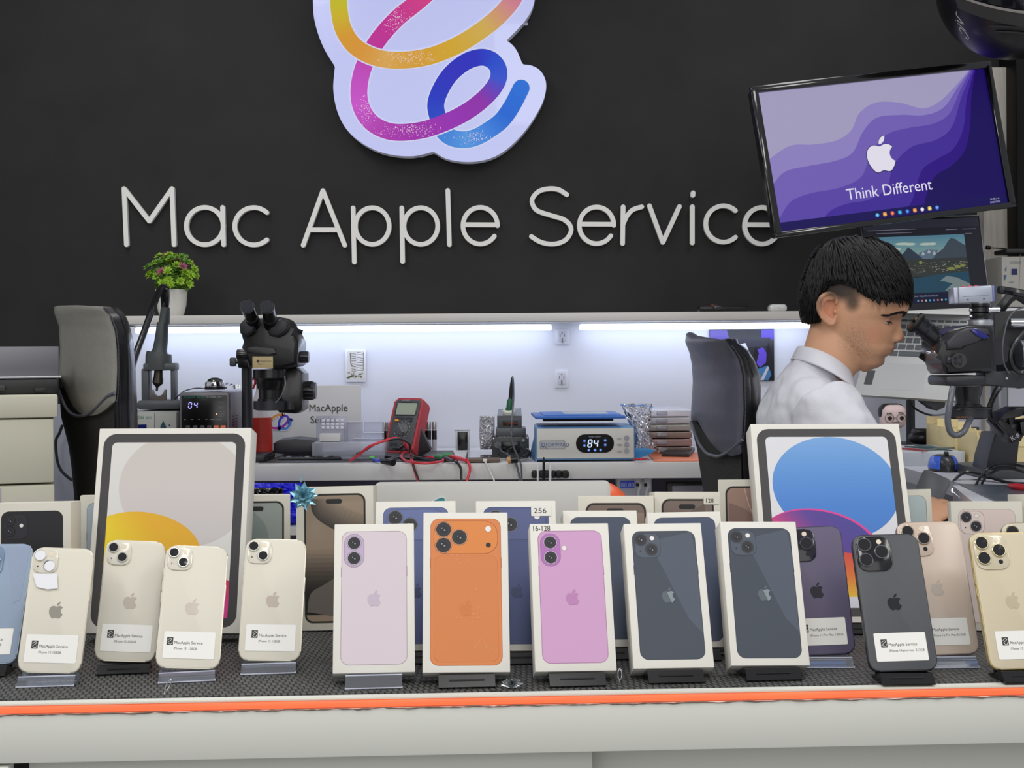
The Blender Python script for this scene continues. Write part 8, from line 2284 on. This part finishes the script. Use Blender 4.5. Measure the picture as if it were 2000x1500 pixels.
# eyes: ball, iris, lids, lashes, brows
for lat, sg in ((33, 1), (-33, -1)):
    s0 = fs_(lat, 627); inw = (turn(HP(1665, 627, -.0)) - s0); inw.z = 0; inw.normalize()
    fwd = (turn(HP(1800, 627)) - turn(HP(1665, 627))).normalized()
    c_ = s0 - fwd * .0112
    ey = MB().ball(tuple(c_), .0115, 14).build('eye', mat('eye_white', (214, 206, 202), .12, coat=.6), t)
    gz = (fwd + Vector((0, 0, -.55))).normalized()
    MB().cyl(c_ + gz * .0104, c_ + gz * .0121, .0058, .0052, n=20).build('iris', mat('iris_brown', (44, 28, 20), .1, coat=.8), ey)
    side = fwd.cross(Vector((0, 0, 1))).normalized()
    lid = MB()
    def lf(u, v):
        a = math.radians(-86 + 172 * u); e = math.radians(90 - (90 + 9 - 4 * abs(2 * u - 1) ** 3) * v)
        d = (fwd * math.cos(a) + side * math.sin(a)) * math.cos(e) + Vector((0, 0, 1)) * math.sin(e)
        return c_ + d * (.0128 + .0006 * math.sin(PI * v))
    lid.grid(lf, 22, 12); lid.build('eyelid', mat('lid_skin', (186, 134, 108), .5), t, angle=80)
    lw_ = MB()
    def lg(u, v):
        a = math.radians(-84 + 168 * u); e = math.radians(-80 + (42 + 12 * abs(2 * u - 1) ** 3) * v)
        d = (fwd * math.cos(a) + side * math.sin(a)) * math.cos(e) + Vector((0, 0, 1)) * math.sin(e)
        return c_ + d * .0127
    lw_.grid(lg, 20, 6); lw_.build('lower_lid', mat('lid_skin'), t, angle=80)
    ls = MB()
    for i in range(15):
        a = math.radians(-62 + 124 * i / 14); e = math.radians(-10)
        d = ((fwd * math.cos(a) + side * math.sin(a)) * math.cos(e) + Vector((0, 0, 1)) * math.sin(e))
        p0_ = c_ + d * .0129; ls.tube([p0_, p0_ + d * .004 + Vector((0, 0, -.0018)), p0_ + d * .008 - Vector((0, 0, .0012))], [.0006, .0004, .0001], 5)
    ls.build('eyelashes', mat('lash_black', (22, 17, 15), .5), t)
    br = MB(); r6 = random.Random(4)
    for i in range(420):
        u = r6.random(); la = (13 + 42 * u) * sg; y_ = 616.5 - 6.5 * math.sin(PI * min(u * 1.15, 1)) + r6.uniform(-2.3, 2.3) * (1 - .6 * u) + 2
        if i % 2: continue
        p_ = fs_(la, y_); q_ = fs_(la + 5 * sg, y_ - 1.2)
        br.tube([p_ + fwd * .0008, (p_ + q_) / 2 + fwd * .0016, q_ + fwd * .0010], [.0011, .0010, .0003], 4)
    br.build('eyebrow', mat('brow_black', (30, 22, 18), .55), t)

# hair: cap from the outline of the haircut plus locks
HPOLY = [(1783, 566), (1782, 548), (1775, 528), (1763, 506), (1744, 487), (1716, 472), (1684, 463), (1652, 461), (1626, 466), (1604, 482), (1586, 508), (1573, 540), (1567, 566), (1567, 598), (1573, 618), (1580, 630), (1588, 633), (1596, 622), (1599, 600), (1604, 582), (1618, 560), (1640, 556), (1668, 566), (1690, 584), (1704, 588), (1732, 589), (1744, 590), (1760, 588), (1772, 584), (1780, 578)]
# outer hair surface in polar form round the skull centre, seen from the side
HCX, HCY = 1672.0, 566.0
SHR = lambda pl: [(x - max(0, (x - 1690)) * .10, y) for x, y in pl]
outer = [(1783, 568), (1782, 548), (1775, 528), (1763, 506), (1744, 487), (1716, 472), (1684, 463), (1652, 461), (1626, 466), (1604, 482), (1586, 508), (1573, 540), (1567, 566), (1567, 598), (1575, 632), (1600, 680), (1672, 700), (1740, 690), (1776, 640), (1780, 600)]
outer = SHR(outer); HPOLY = SHR(HPOLY)
pa = sorted([(math.atan2(HCY - y, x - HCX), math.hypot(x - HCX, y - HCY)) for x, y in outer])
aa = [a - 2 * PI for a, _ in pa] + [a for a, _ in pa] + [a + 2 * PI for a, _ in pa]; rrr = [r for _, r in pa] * 3
def rad(a): return float(np.interp(a, aa, rrr))
HWID = 88 * KP
def hairpt(al, be, lift=0.0):
    """al: angle in the side view, be: 0 at the silhouette, pi/2 at the temple nearest the camera"""
    r = rad(al); cb = max(math.cos(be), 0) ** .82; sb = math.sin(be)
    x = HCX + r * cb * math.cos(al); y = HCY - r * cb * math.sin(al)
    return (x, y, -HWID * sb)
def inpoly(x, y, pl):
    c_ = False; n = len(pl)
    for i in range(n):
        x1, y1 = pl[i]; x2, y2 = pl[i - 1]
        if (y1 > y) != (y2 > y) and x < (x2 - x1) * (y - y1) / (y2 - y1) + x1: c_ = not c_
    return c_
def covered(x, y, d):
    f = abs(d) / HWID
    # the fringe and nape reach across; the sides are cut to the outline
    return inpoly(x, y, HPOLY) or (f < .80 and x > 1732 and y < 589 - 1.5 * math.sin(x)) or (f < .86 and x < 1600 and y < 632 and x < 1590 + 12)
capm = MB(); NAh, NBh = 220, 90; keep = {}
pts_ = []
for j in range(NBh + 1):
    be = -PI / 2 + PI * j / NBh
    for i in range(NAh):
        pts_.append(hairpt(2 * PI * i / NAh, be))
r7 = random.Random(11)
vv = [turn(HP(p[0] + .5 * math.sin(p[1] * 1.3 + p[2] * 900), p[1], p[2])) for p in pts_]
ff = []
for j in range(NBh):
    for i in range(NAh):
        k_ = (i + 1) % NAh; q = (j * NAh + i, j * NAh + k_, (j + 1) * NAh + k_, (j + 1) * NAh + i)
        cx = sum(pts_[n_][0] for n_ in q) / 4; cy = sum(pts_[n_][1] for n_ in q) / 4; cd = sum(pts_[n_][2] for n_ in q) / 4
        if covered(cx, cy, cd): ff.append(q)
used_ = sorted({n_ for f_ in ff for n_ in f_}); idx = {n_: i for i, n_ in enumerate(used_)}
cen_ = turn(HP(HCX, HCY + 10))
capm.add([vv[n_] for n_ in used_], [[idx[n_] for n_ in f_] for f_ in ff])
hm = mat('hair_black', (10, 9, 10), .6, bump=.8, scale=140, spec=.25)
ho = capm.build('hair', hm, t, angle=180)
so = ho.modifiers.new('thickness', 'SOLIDIFY'); so.thickness = .012; so.offset = -1
# locks flow from the crown
CRX, CRY = 1632.0, 476.0
lk = MB()
cnt = 0
while cnt < 2300:
    al = r7.uniform(0, 2 * PI); be = math.asin(r7.uniform(-.35, 1)) if r7.random() < .85 else r7.uniform(-1, 1.5)
    x, y, d = hairpt(al, be)
    if not covered(x, y, d) : continue
    # direction: away from the crown along the surface, forward over the brow, down the sides
    dx, dy = x - CRX, y - CRY; L_ = math.hypot(dx, dy) + 1e-6
    ux, uy = dx / L_, dy / L_
    f = abs(d) / HWID
    if f > .35: ux = ux * .45 + .10; uy = uy * .5 + .8
    if y > 560 and x > 1700: ux, uy = .35, 1
    n_ = math.hypot(ux, uy); ux /= n_; uy /= n_
    ln_ = r7.uniform(20, 40); wob = r7.uniform(-.35, .35)
    chain = []; lft_ = r7.uniform(.004, .030)
    px_, py_, dd_ = x, y, d
    ok = True
    for s_ in range(6):
        # lift back to the hair surface
        aa_ = math.atan2(HCY - py_, px_ - HCX); rr4 = math.hypot(px_ - HCX, py_ - HCY); R4 = rad(aa_)
        q_ = min((rr4 / R4), 1.0)
        if rr4 > R4: px_, py_ = HCX + (px_ - HCX) * R4 / rr4, HCY + (py_ - HCY) * R4 / rr4
        sb = math.sqrt(max(0, 1 - q_ ** (2 / .82)))
        dn = -HWID * sb if d < 0 else HWID * sb
        lift = 1.0 + lft_ + .014 * math.sin(PI * s_ / 5)
        c3 = turn(HP(px_, py_, dn)); c3 = cen_ + (c3 - cen_) * lift
        chain.append(c3)
        wx, wy = ux * math.cos(wob * s_ / 5) - uy * math.sin(wob * s_ / 5), ux * math.sin(wob * s_ / 5) + uy * math.cos(wob * s_ / 5)
        nx_, ny_ = px_ + wx * ln_ / 5, py_ + wy * ln_ / 5
        if not covered(nx_, ny_, dn) and s_ > 0 and not (ny_ < 604 and nx_ > 1700 and r7.random() < .35): break
        px_, py_ = nx_, ny_
    if len(chain) >= 3:
        w0_ = r7.uniform(.0010, .0024)
        lk.tube(chain, [w0_ * (.5 + .5 * math.sin(PI * min(1, (i + .6) / len(chain)))) * (1 if i < len(chain) - 1 else .25) for i in range(len(chain))], 5)
        cnt += 1
    else: cnt += .2
tag(lk.build('hair_locks', mat('hair_strand', (13, 12, 12), .5, var=.6, scale=120, spec=.35), ho, angle=80), kind='stuff')

# ---- shirt
SHM = mat('shirt_cotton', (216, 216, 224), .75, bump=.25, scale=260)
sh_ = MB()
loft(sh_, [sec(1556, 690, 1650, 752, .084), sec(1548, 706, 1640, 760, .090), sec(1534, 722, 1648, 778, .125), sec(1512, 750, 1664, 798, .165), sec(1494, 782, 1684, 822, .182), sec(1484, 815, 1694, 850, .182), sec(1481, 860, 1694, 890, .175), sec(1486, 930, 1688, 940, .17), sec(1492, 1010, 1680, 1010, .17), sec(1492, 1070, 1676, 1070, .17), sec(1490, 1180, 1672, 1180, .175), sec(1488, 1270, 1670, 1270, .18)], 56)
for (s0_, e0_, w0_) in ((sh_n, el_n, wr_n), (sh_f, el_f, wr_f)):
    limb(sh_, [(s0_ + Vector((-.012, .03 if s0_.y < YP0 else -.03, .012)), .062), (s0_ + (e0_ - s0_) * .2, .070), (s0_ + (e0_ - s0_) * .55, .062), (s0_ + (e0_ - s0_) * .85, .058)], 28)
so_ = sh_.build('shirt', SHM, t, angle=180)
rm = so_.modifiers.new('one_cloth', 'REMESH'); rm.mode = 'VOXEL'; rm.voxel_size = .0045; rm.use_smooth_shade = True
s2 = so_.modifiers.new('soften', 'SMOOTH'); s2.factor = .6; s2.iterations = 8
# folds
tx_ = bpy.data.textures.new('folds', 'CLOUDS'); tx_.noise_scale = .075; tx_.noise_depth = 2
dsp = so_.modifiers.new('folds', 'DISPLACE'); dsp.texture = tx_; dsp.strength = .021; dsp.mid_level = .5
# collar: band standing round the neck, falling to two points in front
cl = MB()
def colf(u, v):
    a = -PI + 2 * PI * u            # 0 = front, +-pi = nape
    f = (1 + math.cos(a)) / 2       # 1 in front
    cx = 1610 + 50 * math.cos(a); cy = 682 + 58 * f - 8 * math.sin(a) ** 2
    dd = -math.sin(a) * .070
    if v < .25: k_ = v / .25; return HP(cx + 1 * k_, cy + (1 - k_) * 10 - 6, dd)
    k_ = (v - .25) / .75
    tipf = max(0, 1 - abs(abs(a) - .45) / .5)
    drop = 26 + 20 * f + 24 * tipf
    return HP(1606 + (cx - 1606) * (1 + .24 * k_), cy - 6 + drop * k_, dd * (1 + .55 * k_))
cl.grid(colf, 72, 14, closeu=False)
co = cl.build('collar', mat('collar_cotton', (220, 220, 228), .75, bump=.2, scale=260), t, angle=70)
s3 = co.modifiers.new('thickness', 'SOLIDIFY'); s3.thickness = .003; s3.offset = 0
# trousers and stool
tr = MB()
for hp, sg in ((hipn, -1), (hipf, 1)):
    kn = hp + Vector((.40, sg * .05, .0)); ft = Vector((kn.x + .02, kn.y, .12))
    limb(tr, [(hp + Vector((-.05, 0, .02)), .105), ((hp + kn) / 2, .092), (kn, .075), ((kn + ft) / 2, .066), (ft, .055)], 24)
to = tr.build('trousers', mat('denim_dark', (44, 50, 66), .8, bump=.3, scale=300), t, angle=180)
rm = to.modifiers.new('one_cloth', 'REMESH'); rm.mode = 'VOXEL'; rm.voxel_size = .008; rm.use_smooth_shade = True
for hp, sg in ((hipn, -1), (hipf, 1)):
    kn = hp + Vector((.40, sg * .05, .0)); MB().box((kn.x + .07, kn.y, .045), (.27, .095, .088), .035, seg=4).build('shoe', mat('shoe_black', (26, 26, 28), .5), t)
# the phone he holds, leaning at his fingers
Mp, pw_, ph_ = pose([(1806, 914), (1858, 938), (1838, 985), (1782, 962)], .053, .049, tilt=25, st=15, sy=25, sr=40, ss=.03, Y0=2.57)
t = thing('smartphone', 'dark grey phone held tilted in the fingers of the seated man', 'phone', Mp)
b_ = MB().prism(rrect(pw_, .10, .008, 0, -.10 / 2 + ph_ / 2), -.0078, 0, None, bev=.0015); b_.build('back_shell', mat('slate_shell', (74, 76, 84), .4), t, world=False)
MB().prism(rrect(pw_ - .004, .096, .007, 0, -.10 / 2 + ph_ / 2), -.0086, -.0076).build('screen', mat('dark_screen'), t, world=False)
